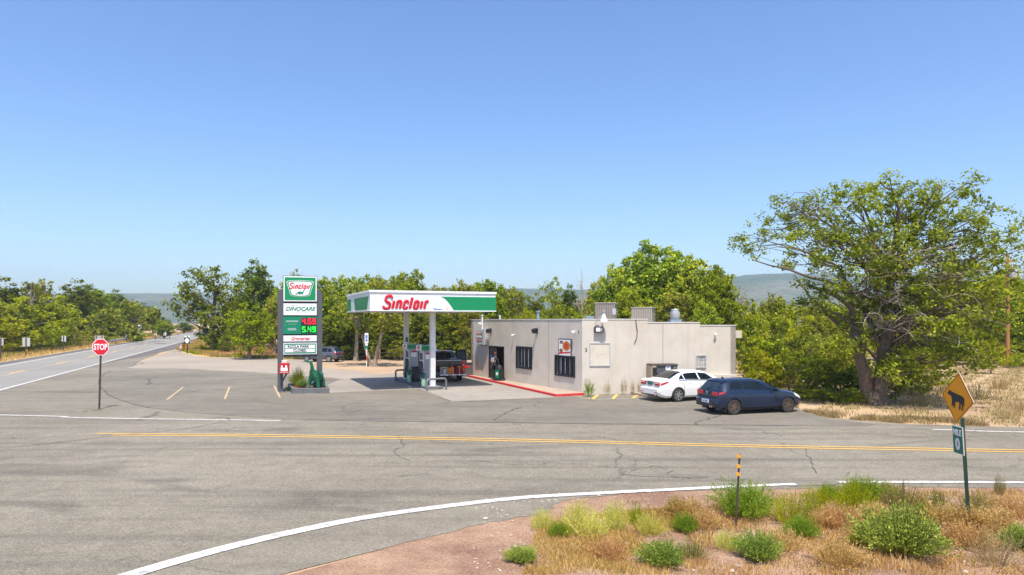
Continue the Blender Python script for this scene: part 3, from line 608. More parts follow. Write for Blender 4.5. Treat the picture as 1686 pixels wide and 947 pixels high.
# hanging advert box over the door
r = rectL(790, 542, 804, 567.5)
t = at_thing('lightbox_sign', 'grey box sign with red and teal lettering fixed above the shop door', 'sign', LP(r[1], 0, r[2]))
obox(LP, r[0], r[1], r[2], r[3], .04, .30, MB()).build('sign_box', M_['galv'], t, world=True, bevel=.02)
w_ = r[1] - r[0]; h_ = r[3] - r[2]; a0 = r[0] + w_ * .22; a1 = r[1] - w_ * .05
obox(LP, a0 + .08, a1 - .08, r[2] + h_ * .16, r[3] - h_ * .2, .30, .306, MB()).build('red_panel', M_['maroon'], t, world=True)
obox(LP, a0 - .02, a1 + .02, r[2] + h_ * .42, r[2] + h_ * .60, .306, .312, MB()).build('teal_band', M_['tealp'], t, world=True)
cx_ = (a0 + a1) / 2
for s, z, sz, m in (('HUNT', .70, .26, 'print_pink'), ('BROTHERS', .51, .17, 'letter_white'), ('PIZZA', .29, .25, 'print_pink')):
    text('lettering', s, sz, FRl(cx_, r[2] + h_ * z, .314), M_[m], t, bold=.008)
for k in (.2, .8): MB().tube([LP(r[0] + w_ * k, 0, r[2] - .06), LP(r[0] + w_ * k, .17, r[2] + .01)], .025, 6).build('bracket', M_['sign_black'], t, world=True)
# poster over the second window
r = rectL(921.5, 559.5, 940.5, 586)
t = at_thing('wall_poster', 'framed pizza poster hung on the shop wall directly above the barred window', 'poster', LP(r[1], 0, r[2]))
obox(LP, r[0] - .05, r[1] + .05, r[2] - .03, r[3] + .05, .005, .05, MB()).build('frame', M_['sign_black'], t, world=True)
obox(LP, r[0], r[1], r[2] + .02, r[3], .05, .055, MB()).build('print', M_['letter_white'], t, world=True)
w_ = r[1] - r[0]; h_ = r[3] - r[2]
def disc(P, tc, zc, ra, rb, o, n=26, th=.004):
    b = MB(); b.v += [P(tc + ra * math.cos(2 * math.pi * k / n), o, zc + rb * math.sin(2 * math.pi * k / n)) for k in range(n)]; b.f.append(tuple(range(n))); b.m.append(0)
    return b
disc(LP, r[0] + w_ * .34, r[2] + h_ * .62, w_ * .33, h_ * .30, .058).build('printed_pizza', M_['pizza'], t, world=True)
disc(LP, r[0] + w_ * .34, r[2] + h_ * .62, w_ * .20, h_ * .18, .060).build('printed_topping', mat('printed_sauce', (.50, .07, .02), .5, .5, 25), t, world=True)
disc(LP, r[0] + w_ * .80, r[2] + h_ * .32, w_ * .16, h_ * .13, .058).build('printed_wing', mat('printed_brown', (.30, .10, .03), .5, .5, 25), t, world=True)
b = MB(); b.v += [LP(r[1] - .02, .062, r[2] + h_ * .10), LP(r[0] + .02, .062, r[2] + h_ * .20), LP(r[0] + .02, .062, r[2] + h_ * .29), LP(r[1] - .02, .062, r[2] + h_ * .19)]; b.f.append((0, 1, 2, 3)); b.m.append(0)
b.build('printed_band', M_['red'], t, world=True)
for k in (.80, .90): obox(LP, r[1] - w_ * .36, r[1] - w_ * .08, r[2] + h_ * (k - .045), r[2] + h_ * (k + .03), .055, .058, MB()).build('printed_badge', M_['maroon'], t, world=True)
# wall lamps and cameras
def wall_lamp(P, tt, z, label):
    t = at_thing('wall_lamp', label, 'lamp', P(tt, 0, z), 'lamps on the long shop front')
    obox(P, tt - .09, tt + .09, z - .16, z + .16, 0, .05, MB()).build('back_plate', M_['sign_black'], t, world=True)
    b = MB(); b.tube([P(tt, .04, z + .05), P(tt, .16, z + .16), P(tt, .26, z + .12)], .025, 6); b.build('arm', M_['sign_black'], t, world=True)
    b = MB(); b.tube([P(tt, .24, z + .15), P(tt, .24, z + .08), P(tt, .24, z - .14)], [.04, .15, .10], 8); b.build('lamp_shade', M_['black'], t, world=True)
    disc(P, tt, z - .03, .05, .08, .345, 10).build('lens', M_['galv'], t, world=True)
wall_lamp(LP, LT(884.5), LZ(884.5, 545), 'small dark wall lamp above the first barred window')
wall_lamp(LP, LT(808.5), LZ(808.5, 545), 'small dark wall lamp beside the box sign over the door')
def cctv(P, tt, z, label, side=.12, cat='camera', col='letter_white'):
    t = at_thing('security_camera', label, cat, P(tt, 0, z), 'security cameras on the shop walls')
    MB().tube([P(tt, 0, z + .05), P(tt, .12, z + .03)], .03, 6).build('mount', M_[col], t, world=True)
    MB().tube([P(tt + side, .12, z + .02), P(tt - side, .16, z - .03)], .055, 8).build('housing', M_[col], t, world=True)
cctv(LP, LT(947), LZ(947, 547), 'white security camera near the building corner above the poster')
cctv(LP, LT(846.5), LZ(846.5, 552.5), 'tiny white security camera between the door and first barred window', .04)
cctv(LP, LT(793), LZ(793, 533), 'white security camera at the roof edge over the box sign', .2)
cctv(lambda t, o, z: RPo(t, o, z), RT(1178), RZ(1178, 551), 'pale security camera high on the side wall over the small window', .06)
# gooseneck lamp and floodlight at the corner
tt = RT(981); zf = RZ(985, 543)
t = at_thing('floodlight', 'square floodlight with clear lens on the side wall under a white lamp', 'lamp', RP(tt + .1, 0, zf))
obox(RP, tt - .12, tt + .36, zf - .14, zf + .16, .05, .22, MB()).build('housing', M_['sign_black'], t, world=True, bevel=.015)
obox(RP, tt - .05, tt + .29, zf - .09, zf + .11, .22, .228, MB()).build('lens', M_['lamp_white'], t, world=True)
t = at_thing('gooseneck_lamp', 'white bell shade lamp on a curved arm above the floodlight', 'lamp', RP(tt, 0, zf + .25))
MB().tube([RP(tt - .02, .03, zf + .12), RP(tt - .03, .10, zf + .42), RP(tt + .12, .2, zf + .66), RP(tt + .3, .32, zf + .74)], .022, 6).build('arm', M_['galv'], t, world=True, smooth=True)
c = Vector(RP(tt + .34, .34, zf + .42))
MB().lathe([(.20, .0), (.19, .10), (.12, .22), (.08, .34), (.06, .42)], 14, Matrix.Translation(c)).build('lamp_shade', M_['white'], t, world=True, smooth=True)
MB().lathe([(.05, .42), (.06, .55), (.03, .62)], 8, Matrix.Translation(c)).build('photocell', M_['blue_grey'], t, world=True)
# loose cable down the wall
cp = [RP(RT(1046.5), .02, RZ(1047, 526)), RP(RT(1047), .03, RZ(1047, 533)), RP(RT(1049), .03, RZ(1049, 545)), RP(RT(1048), .03, RZ(1048, 557)), RP(RT(1044), .03, RZ(1044, 566))]
tag(MB().tube(cp, .018, 5).build('loose_cable', M_['sign_black'], world=True, loc=cp[0], smooth=True), 'loose black cable hanging down the side wall from the parapet', 'cable')
# rooftop plant: stands on the roof sheet at 3.3
def unit(px0, px1, ptop, d, depth, m, rib, label, yaw, name='rooftop_unit', caps=True):
    x0, x1 = PX(px0, d), PX(px1, d); zt = PZ(ptop, d); w = x1 - x0
    t = thing(name, label, 'air conditioner', ((x0 + x1) / 2, d, 3.3), yaw)
    MB().box(-w / 2 + .02, w / 2 - .02, .02, depth, .08, zt - 3.3).build('casing', M_['ac_dark'], t, bevel=.015)
    if m == 'ac_brown': MB().box(-w / 2, w / 2, 0, .05, .08, (zt - 3.3) * .44).build('lower_panel', M_[m], t)
    MB().box(-w / 2 - .03, w / 2 + .03, -.03, depth + .03, zt - 3.3, zt - 3.25).build('lid', M_['ac_tan'], t)
    for sx in (-1, 1): MB().box(sx * w * .4 - .05, sx * w * .4 + .05, .02, depth - .02, 0, .08).build('skid', M_['wood'], t)
    n = rib
    for k in range(n):
        xx = -w / 2 + w * (k + .5) / n; MB().box(xx - w / n * .28, xx + w / n * .28, -.018, 0, (zt - 3.3) * .45 if m == 'ac_brown' else .12, zt - 3.33).build('slat', M_[m], t)
    for k in range(6):
        yy = depth * (k + .5) / 6; MB().box(-w / 2 - .018, -w / 2, yy - .06, yy + .06, .5, zt - 3.33).build('slat', M_[m], t)
    return t, w, zt
t, w, zt = unit(979.5, 1013, 499.5, 40.5, 1.3, 'ac_brown', 9, 'brown grey rooftop air conditioner behind the white gooseneck lamp', R(-14))
for a, z, c, s in ((-.45, .62, 'white', .04), (-.2, .62, 'print_pink', .05), (.1, .6, 'white', .06), (w * .43, .62, 'lamp_white', .08), (w * .45, 1.0, 'galv', .1)):
    MB().box(a - s, a + s, -.026, -.018, z - .05, z + .07 + (.25 if c == 'galv' else 0)).build('sticker', M_[c], t)
unit(1039.5, 1074, 507, 40.0, 1.2, 'ac_tan', 12, 'tan louvred rooftop unit beside the step in the parapet', R(-20))
d = 40.5; t = thing('exhaust_fan', 'galvanised mushroom exhaust fan on its roof curb', 'vent', (PX(1111.5, d), d, 3.3))
MB().box(-.32, .32, -.32, .32, 0, PZ(526, d) - 3.3).build('roof_curb', M_['blue_grey'], t, bevel=.01)
z0 = PZ(526, d) - 3.3
MB().lathe([(.14, z0), (.22, z0 + .03), (.24, z0 + .06), (.29, z0 + .16), (.29, z0 + .44), (.20, z0 + .46)], 18).build('cowl', M_['galv'], t, smooth=True)
MB().lathe([(.20, z0 + .46), (.22, z0 + .58), (.20, z0 + .61)], 18).build('motor_cap', M_['galv'], t, smooth=True)
for k, (px, pt, rr_, nm, lb) in enumerate(((794, 521, .05, 'vent_pipe', 'short white vent pipe over the roof above the box sign'), (823, 521.5, .045, 'vent_pipe', 'slim white vent pipe over the roof above the doorway'), (886, 514.5, .09, 'vent_pipe', 'thick blue grey flue pipe on the roof over the wall lamp'))):
    d = 45.5 if k < 2 else 43.5
    o = MB().lathe([(rr_, 0), (rr_, PZ(pt, d) - 3.3), (rr_ * 1.5, PZ(pt, d) - 3.28), (rr_ * 1.5, PZ(pt, d) - 3.2)], 8).build(nm, M_['white' if k < 2 else 'blue_grey'], loc=(PX(px, d), d, 3.3)); tag(o, lb, 'pipe', 'pipes through the shop roof')
d = 42; o = MB().box(-.35, .35, -.3, .3, 0, PZ(520.5, d) - 3.3).build('roof_hatch', M_['blue_grey'], loc=(PX(973, d), d, 3.3), bevel=.02); tag(o, 'low blue grey hatch on the roof beside the brown air conditioner', 'hatch')
# evaporative cooler on the ground by the side wall
ca = RT(1064); cb = RT(1106); zt = 1.62
t = at_thing('cooler_enclosure', 'wooden lattice enclosure with dark panel against the side wall behind the white car', 'enclosure', RP(ca, .1, 0))
for k in range(9):
    o_ = .08 + .75 * k / 9; obox(RP, ca, ca + .05, .1, zt - .05, o_, o_ + .07, MB()).build('slat', M_['wood_pale'], t, world=True)
for k in range(12): obox(RP, ca + .01, ca + .035, .1 + .12 * k, .16 + .12 * k, .07, .83, MB()).build('rail', M_['wood_pale'], t, world=True)
obox(RP, ca + .3, cb, 1.12, zt - .08, .72, .78, MB()).build('dark_panel', M_['post_grey'], t, world=True)
obox(RP, ca + .3, cb, .1, 1.12, .70, .74, MB()).build('backing_panel', M_['sign_black'], t, world=True)
for k in range(16):
    x = ca + .32 + (cb - ca - .36) * k / 15; 
    for sg in (-1, 1):
        b = MB(); b.v += [RP(min(max(x - .3 * sg, ca + .3), cb), .745 + .006 * sg, .15), RP(min(max(x - .3 * sg + .05, ca + .3), cb), .745 + .006 * sg, .15), RP(min(max(x + .3 * sg + .05, ca + .3), cb), .745 + .006 * sg, 1.11), RP(min(max(x + .3 * sg, ca + .3), cb), .745 + .006 * sg, 1.11)]; b.f.append((0, 1, 2, 3)); b.m.append(0); b.build('lattice', M_['wood_pale'], t, world=True)
obox(RP, ca, cb + .03, zt - .08, zt, .05, .84, MB()).build('top_board', M_['brown'], t, world=True)
obox(RP, ca + .78, ca + 1.05, 1.3, 1.58, .785, .80, MB()).build('notice', M_['letter_white'], t, world=True)
text('lettering', 'P', .2, FRr(ca + .91, 1.43, .803), M_['blue'], t)
for k in range(3): obox(RP, cb - .2, cb - .05, 1.2 + .11 * k, 1.25 + .11 * k, .785, .79, MB()).build('louvre', M_['galv'], t, world=True)
# wheel stop
x, y = G(1040, 649.5); x2, y2 = G(1086, 658.5); b = MB(); L_ = math.hypot(x2 - x, y2 - y)
b.prism([(0, 0), (L_, 0), (L_ - .05, .02), (L_, .16), (0, .16)], 0, .13); o = MB().box(0, L_, -.08, .08, 0, .14).build('wheel_stop', M_['walk'], loc=(x, y, .012), bevel=.035); o.rotation_euler.z = math.atan2(y2 - y, x2 - x)
tag(o, 'pale concrete wheel stop by the rear of the white car', 'wheel stop')

# ------------------------------------------------------------------ the fuel canopy
Nc = np.array((-7.55, 36.3)); cu_ = np.array((-math.sin(R(22.5)), math.cos(R(22.5)))); cv_ = np.array((math.cos(R(22.5)), math.sin(R(22.5))))
LV, LU, ZB, ZT = 7.16, 7.6, 4.44, 5.53
can = thing('fuel_canopy', 'white flat fuel canopy with green wave and red lettering on two columns', 'canopy', (Nc[0], Nc[1], 0), R(22.5))
# local frame: x along the front, y back along the side
def fascia(x0, x1, y0, y1): return MB().box(x0, x1, y0, y1, ZB, ZT - .13).build('fascia', M_['white'], can, bevel=.008)
fascia(0, LV, 0, .12); fascia(0, LV, LU - .12, LU); fascia(0, .12, .12, LU - .12); fascia(LV - .12, LV, .12, LU - .12)
MB().box(-.05, LV + .05, -.05, LU + .05, ZT - .128, ZT).build('roof_edge', M_['white'], can, bevel=.015)
MB().box(.12, LV - .12, .12, LU - .12, ZB + .10, ZB + .16).build('soffit', M_['offwhite'], can)
for k in range(18): MB().box(.12, LV - .12, .2 + .41 * k, .215 + .41 * k, ZB + .085, ZB + .10).build('soffit_seam', M_['offwhite'], can)
for x0, x1, y0, y1 in ((-.03, LV + .03, -.03, 0), (-.03, 0, 0, LU + .03), (LV, LV + .03, 0, LU + .03), (0, LV, LU, LU + .03)): MB().box(x0, x1, y0, y1, ZB - .03, ZB + .03).build('drip_edge', M_['white'], can)
for a in (LU * .22, LU * .8): MB().box(.13, LV - .13, a - .1, a + .1, ZB - .02, ZB + .085).build('beam', M_['offwhite'], can)
FC = lambda x, z, o=0.0: INV[can.name].inverted() @ Matrix(((1, 0, 0, x), (0, 0, -1, -o), (0, 1, 0, z), (0, 0, 0, 1)))
zt_ = ZT - .30
pl = [(LV * .545, zt_), (LV - .0, zt_), (LV - .0, ZB + .03)]
cur = [(LV * (.545 + .105 * (1 - (1 - s) ** 1.0) ** .62), zt_ - (zt_ - ZB - .03) * s) for s in np.linspace(0, 1, 14)]
poly = [(p[0], p[1]) for p in reversed(cur)] + [(LV, zt_), (LV, ZB + .032)]
poly = [poly[i] for i in range(len(poly))]
b = MB(); b.v += [(x, -.012, z) for x, z in poly] + [(x, 0.001, z) for x, z in poly]; n = len(poly)
b.f.append(tuple(range(n))); b.m.append(0)
for i in range(n): b.f.append((i, (i + 1) % n, n + (i + 1) % n, n + i)); b.m.append(0)
b.build('green_wave', M_['green'], can)
def side_poly(pts): 
    b = MB(); n = len(pts); b.v += [(-.012, y, z) for y, z in pts] + [(.001, y, z) for y, z in pts]; b.f.append(tuple(range(n))); b.m.append(0)
    for i in range(n): b.f.append((i, (i + 1) % n, n + (i + 1) % n, n + i)); b.m.append(0)
    b.build('green_panel', M_['green'], can)
side_poly([(.45, zt_ - .02), (.85, ZB + .05), (4.6, ZB + .05), (5.0, zt_ - .02)]); side_poly([(6.0, ZB + .05), (6.15, zt_ - .02), (LU - .02, zt_ - .02), (LU - .02, ZB + .05)])
MB().box(LV, LV + .012, .0, LU, ZB + .03, zt_).build('green_panel', M_['green'], can)
strokes('lettering', 'Sinclair', .60, FC(LV * .285, (ZB + ZT) / 2 - .10, .03), M_['red'], can, thick=.26, slant=.26, depth=.03, sx=.93)
text('lettering', 'Dinocare', .13, FC(LV * .52, ZB + .09, .004), M_['blue'], can, bold=.004); text('lettering', 'TT', .1, FC(LV * .60, ZB + .09, .004), M_['red'], can, bold=.004)
cols = [(-4.53, 38.9), (-6.75, 43.6)]
IVl = INV[can.name]
for x, y in cols:
    p = IVl @ Vector((x, y, 0)); MB().box(p.x - .145, p.x + .145, p.y - .145, p.y + .145, .15, ZB + .1).build('column', M_['offwhite'], can, bevel=.012)
    MB().box(p.x - .24, p.x + .24, p.y - .24, p.y + .24, .15, .19).build('base_plate', M_['steel'], can)
p = IVl @ Vector((*cols[1], 0)); MB().box(p.x - .08, p.x + .08, p.y - .16, p.y - .145, 2.55, 2.85).build('notice', M_['hwy_green'], can)
# fuel islands, pumps, guards
ia = math.atan2(4.7, -2.22); iu = Vector((math.cos(ia), math.sin(ia), 0)); iv = Vector((iu.y, -iu.x, 0))      # iu runs back along the island
def island(x, y, L0, L1, w, label):
    t = tag(MB().box(L0, L1, -w / 2, w / 2, 0, .15).build('fuel_island', M_['planter'], loc=(x, y, .02), bevel=.03), label, 'kerb', 'raised fuel islands'); t.rotation_euler.z = ia
island(-4.53, 38.9, -.45, 2.3, .95, 'raised concrete island under the nearer fuel pump and column'); island(-4.53, 38.9, 2.75, 6.2, .95, 'raised concrete island under the farther fuel pump and column')
def pump(off, label):
    b0 = Vector((-4.53, 38.9, .17)) + iu * off
    t = thing('fuel_pump', label, 'fuel pump', b0, ia - math.pi / 2, 'fuel pumps under the canopy')   # local y runs back along the island, x to the shop side
    MB().box(-.31, .31, -.45, .45, 0, .12).build('plinth', M_['steel_dark'], t)
    MB().box(-.24, .24, -.42, .42, .12, 1.98).build('cabinet', M_['pump_grey'], t, bevel=.03)
    MB().box(-.30, -.235, -.36, .36, .95, 1.95).build('side_face', M_['pump_light'], t, bevel=.02); MB().box(.235, .30, -.36, .36, .95, 1.95).build('side_face', M_['pump_light'], t, bevel=.02)
    for sx in (-1, 1):
        MB().box(min(sx * .24, sx * .3), max(sx * .24, sx * .3), -.36, .36, .16, .72).build('lower_panel', M_['green_panel'], t, bevel=.015)
        MB().box(min(sx * .3, sx * .304), max(sx * .3, sx * .304), -.12, .14, .3, .6).build('emblem', M_['letter_white'], t)
        MB().box(min(sx * .3, sx * .306), max(sx * .3, sx * .306), -.26, .26, 1.45, 1.85).build('display', M_['sign_black'], t)
        for k, yy in enumerate((-.3, -.1, .12)):
            x = sx * .33
            nz = MB(); nz.box(x - .045, x + .045, yy - .05, yy + .05, .98, 1.26); nz.tube([(x, yy, 1.2), (x + sx * .03, yy - .02, 1.32), (x + sx * .07, yy - .03, 1.38)], [.04, .035, .025], 6); nz.build('nozzle', M_['black'], t, bevel=0)
            MB().tube([(x, yy, 1.0), (x + sx * .16, yy - .05, .7), (x + sx * .2, yy - .08, .42), (x + sx * .13, yy - .02, .22), (x + sx * .02, yy + .1, .5), (x - sx * .02, yy + .12, .95)], .022, 6).build('hose', M_['black'], t, smooth=True)
    MB().box(-.17, .17, -.436, -.42, 1.5, 1.86).build('notice', M_['letter_white'], t); MB().box(-.17, .17, -.442, -.436, 1.77, 1.86).build('notice_heading', M_['red'], t)
    MB().box(-.46, .46, -.5, .5, 2.0, 2.28).build('topper', M_['white'], t, bevel=.02)
    pr = [(-.455, 2.02), (.12, 2.02), (.16, 2.12), (.26, 2.21), (.45, 2.265), (-.455, 2.265)]
    b = MB(); n = len(pr); b.v += [(x, -.51, z) for x, z in pr] + [(x, -.499, z) for x, z in pr]; b.f.append(tuple(range(n))); b.m.append(0)
    for i in range(n): b.f.append((i, (i + 1) % n, n + (i + 1) % n, n + i)); b.m.append(0)
    b.build('green_flash', M_['green'], t)
    MB().box(-.47, -.458, -.2, .2, 2.06, 2.24).build('number_plate', M_['red'], t); MB().box(.458, .47, -.2, .2, 2.06, 2.24).build('number_plate', M_['red'], t)
    MB().box(-.3, .3, -.3, .3, 2.28, 2.30).build('topper_lid', M_['green'], t)
    return t
pump(1.15, 'nearer grey fuel pump with green topper right behind the front canopy column'); pump(4.0, 'farther grey fuel pump with green topper by the black island bin')
b0 = Vector((-4.53, 38.9, .17)) + iu * 3.28 + iv * .12
t = thing('island_bin', 'black square litter bin in front of the farther fuel pump', 'bin', b0, ia - math.pi / 2)
MB().box(-.27, .27, -.22, .22, 0, .82).build('bin_body', M_['black'], t, bevel=.03); MB().box(-.29, .29, -.24, .24, .82, .90).build('lid', M_['sign_black'], t, bevel=.03); MB().box(-.16, .16, -.245, -.22, .55, .70).build('flap', M_['sign_black'], t)
for off, lab in ((.55, 'green and white squeegee bucket beside the nearer fuel pump'), (3.35, 'green and white squeegee bucket beside the farther fuel pump')):
    b0 = Vector((-4.53, 38.9, .17)) + iu * off - iv * .36
    t = thing('squeegee_bucket', lab, 'bucket', b0, ia - math.pi / 2, 'squeegee buckets on the islands')
    MB().lathe([(.12, 0), (.14, .15), (.14, .34), (.12, .40)], 12).build('bucket', mat('pale_green_plastic', (.30, .52, .36), .5, .15, 6), t, smooth=True); MB().tube([(.03, 0, .3), (.07, -.05, .66)], .015, 6).build('handle', M_['black'], t); MB().box(-.02, .15, -.07, -.03, .64, .69).build('blade', M_['black'], t)
d_ = Vector((-4.53, 38.9, .02)) + iu * 1.0 - iv * .9
t = thing('drain_cover', 'dark raised fill cover on the concrete beside the nearer pump', 'cover', d_, ia - math.pi / 2); MB().box(-.35, .35, -.3, .3, 0, .05).build('plate', M_['steel_dark'], t, bevel=.012); MB().box(-.3, -.1, -.28, .05, .05, .07).build('lid', M_['galv'], t)
def guard(p0, p1, h, label, r=.058):
    P0, P1 = Vector((*p0, 0)), Vector((*p1, 0)); L_ = (P1 - P0).length; t = thing('pump_guard', label, 'guard rail', P0, math.atan2(P1.y - P0.y, P1.x - P0.x), 'bent pipe guards at the island ends')
    a = .16; arc0 = [(a - a * math.cos(q), 0, h - a + a * math.sin(q)) for q in np.linspace(0, math.pi / 2, 6)]; arc1 = [(L_ - a + a * math.sin(q), 0, h - a + a * math.cos(q)) for q in np.linspace(0, math.pi / 2, 6)]
    MB().tube([(0, 0, 0)] + arc0 + arc1 + [(L_, 0, 0)], r, 10).build('hoop', M_['steel_dark'], t, smooth=True)
    for x in (0, L_): MB().lathe([(.1, .02), (.1, .035), (.06, .04)], 10, Matrix.Translation((x, 0, 0))).build('foot_plate', M_['steel_dark'], t)
guard(G(702.7, 644.5), G(734.5, 642.3), .66, 'bent grey pipe guard around the front canopy column')
guard(G(651.5, 628), (G(651.5, 628)[0] + 1.05, G(651.5, 628)[1] + .46), .72, 'bent brown pipe guard at the back island by the farther pump')
# wheeled bin by the shop corner
x, y = G(776, 620.5); t = thing('litter_bin', 'dark square bin with a red label at the far corner of the shop', 'bin', (x - .35, y + .2, .02), R(20))
MB().box(-.36, .36, -.36, .36, 0, .86).build('bin_body', M_['post_grey'], t, bevel=.03); MB().box(-.38, .38, -.38, .38, .86, .95).build('lid', M_['sign_black'], t, bevel=.03); MB().box(-.3, .1, -.372, -.36, .62, .78).build('label', M_['red'], t)

# ------------------------------------------------------------------ the tall price sign
sg = thing('price_sign', 'tall roadside fuel price sign with stacked panels between two grey posts', 'sign', (-11.72, 37.75, 0), R(19))
PW = 2.36
for sx, ztop in ((-1, 5.62), (1, 5.62)):
    xo, xi = sx * PW / 2, sx * (PW / 2 - .29); b = MB()
    pf = [(xo, 0), (xi, 0), (xi, ztop), (xi - sx * -.02, ztop), (xo - sx * .2, ztop), (xo, ztop - .26)]
    pf = [(xo, 0), (xi, 0), (xi, ztop), (xo - sx * .16, ztop), (xo, ztop - .22)]
    n = len(pf); b.v += [(x, -.19, z) for x, z in pf] + [(x, .19, z) for x, z in pf]; b.f.append(tuple(range(n))); b.m.append(0); b.f.append(tuple(range(2 * n - 1, n - 1, -1))); b.m.append(0)
    for i in range(n): b.f.append((i, (i + 1) % n, n + (i + 1) % n, n + i)); b.m.append(0)
    b.build('post', M_['post_grey'], sg, bevel=.012)
x0, x1 = -.90, .90; xi0, xi1 = -PW / 2 + .30, PW / 2 - .30
FS = lambda x, z, o: INV[sg.name].inverted() @ Matrix(((1, 0, 0, x), (0, 0, -1, -o), (0, 1, 0, z), (0, 0, 0, 1)))
def cab(name, z0, z1, m, o=.24, a=x0, b_=x1, par=sg): return MB().box(a, b_, -o, o if o > .22 else .2, z0, z1).build(name, M_[m], par, bevel=.012)
cab('logo_cabinet', 4.93, 6.36, 'post_grey', .27)
MB().box(x0 + .03, x1 - .03, -.285, -.27, 4.96, 6.33).build('logo_border', M_['letter_white'], sg)
MB().box(x0 + .09, x1 - .09, -.292, -.285, 5.02, 6.27).build('logo_field', M_['green'], sg)
def flat(poly, o0, o1, name, m, par=sg):
    b = MB(); n = len(poly); b.v += [(x, -o1, z) for x, z in poly] + [(x, -o0, z) for x, z in poly]; b.f.append(tuple(range(n))); b.m.append(0)
    for i in range(n): b.f.append((i, (i + 1) % n, n + (i + 1) % n, n + i)); b.m.append(0)
    return b.build(name, M_[m], par)
def shield(k, z): return [(x * k, z + y * k) for x, y in ((-.72, .38), (-.64, .45), (-.3, .475), (0, .485), (.3, .475), (.64, .45), (.72, .38), (.52, -.30), (.44, -.38), (.2, -.42), (0, -.43), (-.2, -.42), (-.44, -.38), (-.52, -.30))]
flat(shield(1.0, 5.63), .292, .298, 'shield_outline', 'letter_white'); flat(shield(.955, 5.63), .298, .303, 'shield_band', 'green'); flat(shield(.86, 5.63), .303, .309, 'shield', 'letter_white')
strokes('lettering', 'Sinclair', .27, FS(.03, 5.80, .315), M_['red'], sg, thick=.23, slant=.26, depth=.008, sx=.93)
dn = [(-.36, -.10), (-.27, -.075), (-.20, -.06), (-.16, .0), (-.08, .05), (.02, .065), (.10, .03), (.15, .03), (.17, .09), (.19, .15), (.25, .175), (.27, .15), (.23, .12), (.21, .05), (.19, -.03), (.15, -.07), (.15, -.14), (.09, -.14), (.08, -.085), (.0, -.09), (-.01, -.14), (-.08, -.14), (-.09, -.08), (-.16, -.09), (-.18, -.14), (-.23, -.14), (-.22, -.10), (-.30, -.115)]
flat([(x * .92, 5.45 + z * .92) for x, z in dn], .309, .314, 'sauropod_emblem', 'green_panel')
cab('name_panel', 4.17, 4.87, 'post_grey', .24); MB().box(x0 + .03, x1 - .03, -.25, -.24, 4.2, 4.84).build('panel_face', M_['letter_white'], sg)
text('lettering', 'DINOCARE', .30, FS(0, 4.54, .254), M_['green_panel'], sg, shear=.3, bold=.006); flat([(-.2, 4.37), (.55, 4.37), (.56, 4.385), (-.19, 4.385)], .25, .254, 'underline', 'green_panel')
for px_ in (-.455, -.36): flat([(px_, 4.70), (px_ + .05, 4.70), (px_ + .06, 4.74), (px_ + .01, 4.74)], .25, .254, 'accent', 'green_panel')
cab('price_panel', 3.16, 4.12, 'green_panel', .235)
for z, wd in ((3.86, 'UNLEADED'), (3.42, 'DIESEL')): text('lettering', wd, .125 if wd == 'UNLEADED' else .16, FS(-.42, z, .238), M_['grey_letter'], sg, bold=.004)
text('lettering', 'REGULAR  GAS', .06, FS(-.42, 3.70, .238), M_['grey_letter'], sg)
DG = {'0': 'abcdef', '4': 'bcfg', '5': 'acdfg', '9': 'abcdfg', '8': 'abcdefg'}
SG = {'a': ((0, 1), (.5, 1)), 'b': ((.5, 1), (.5, .5)), 'c': ((.5, .5), (.5, 0)), 'd': ((0, 0), (.5, 0)), 'e': ((0, .5), (0, 0)), 'f': ((0, 1), (0, .5)), 'g': ((0, .5), (.5, .5))}
def digits(txt, x, z, h, m, par):
    for ch in txt:
        if ch == '.': MB().box(x - .01, x + .045, -.268, -.262, z - h / 2, z - h / 2 + .05).build('decimal_point', M_[m], par); x += .07; continue
        hh = h if ch != '*' else h; segs = DG[ch] if ch in DG else DG['8']
        b = MB(); w = .042
        for s in segs:
            (ax, ay), (bx_, by) = SG[s]; xa, xb = x + min(ax, bx_) * h * 1.0 - w / 2, x + max(ax, bx_) * h * 1.0 + w / 2; za, zb = z - h / 2 + min(ay, by) * h - w / 2, z - h / 2 + max(ay, by) * h + w / 2
            b.box(xa, xb, -.268, -.262, za, zb)
        b.build('digit', M_[m], par); x += h * .5 + .105
for z, tx, m in ((3.86, '4.59', 'led_red'), (3.42, '5.49', 'led_green')):
    bo = MB().box(.05, .86, -.262, -.235, z - .19, z + .19).build('led_board', M_['black'], sg); digits(tx, .12, z, .26, m, bo); 
    b = MB(); xx, zz, hh, w = .735, z + .07, .11, .026
    for s in 'abcdfg':
        (ax, ay), (bx_, by) = SG[s]; b.box(xx + min(ax, bx_) * hh - w / 2, xx + max(ax, bx_) * hh + w / 2, -.268, -.262, zz - hh / 2 + min(ay, by) * hh - w / 2, zz - hh / 2 + max(ay, by) * hh + w / 2)
    b.build('digit', M_[m], bo)
    b = MB(); b.box(xx - .02, xx + .09, -.268, -.262, zz - .1, zz - .085); b.box(xx - .01, xx + .075, -.268, -.262, zz - .2, zz - .12); b.build('digit', M_[m], bo)
cab('slogan_panel', 2.74, 3.10, 'post_grey', .235); MB().box(x0 + .03, x1 - .03, -.245, -.235, 2.76, 3.08).build('panel_face', M_['letter_white'], sg)
text('lettering', 'Groceries', .27, FS(0, 2.91, .249), M_['red'], sg, shear=.3, bold=.005, sx=.9)
cab('letter_board', 2.03, 2.70, 'post_grey', .235); MB().box(x0 + .03, x1 - .03, -.245, -.235, 2.05, 2.68).build('panel_border', M_['letter_white'], sg); MB().box(x0 + .07, x1 - .07, -.25, -.245, 2.09, 2.64).build('panel_field', M_['green_panel'], sg)
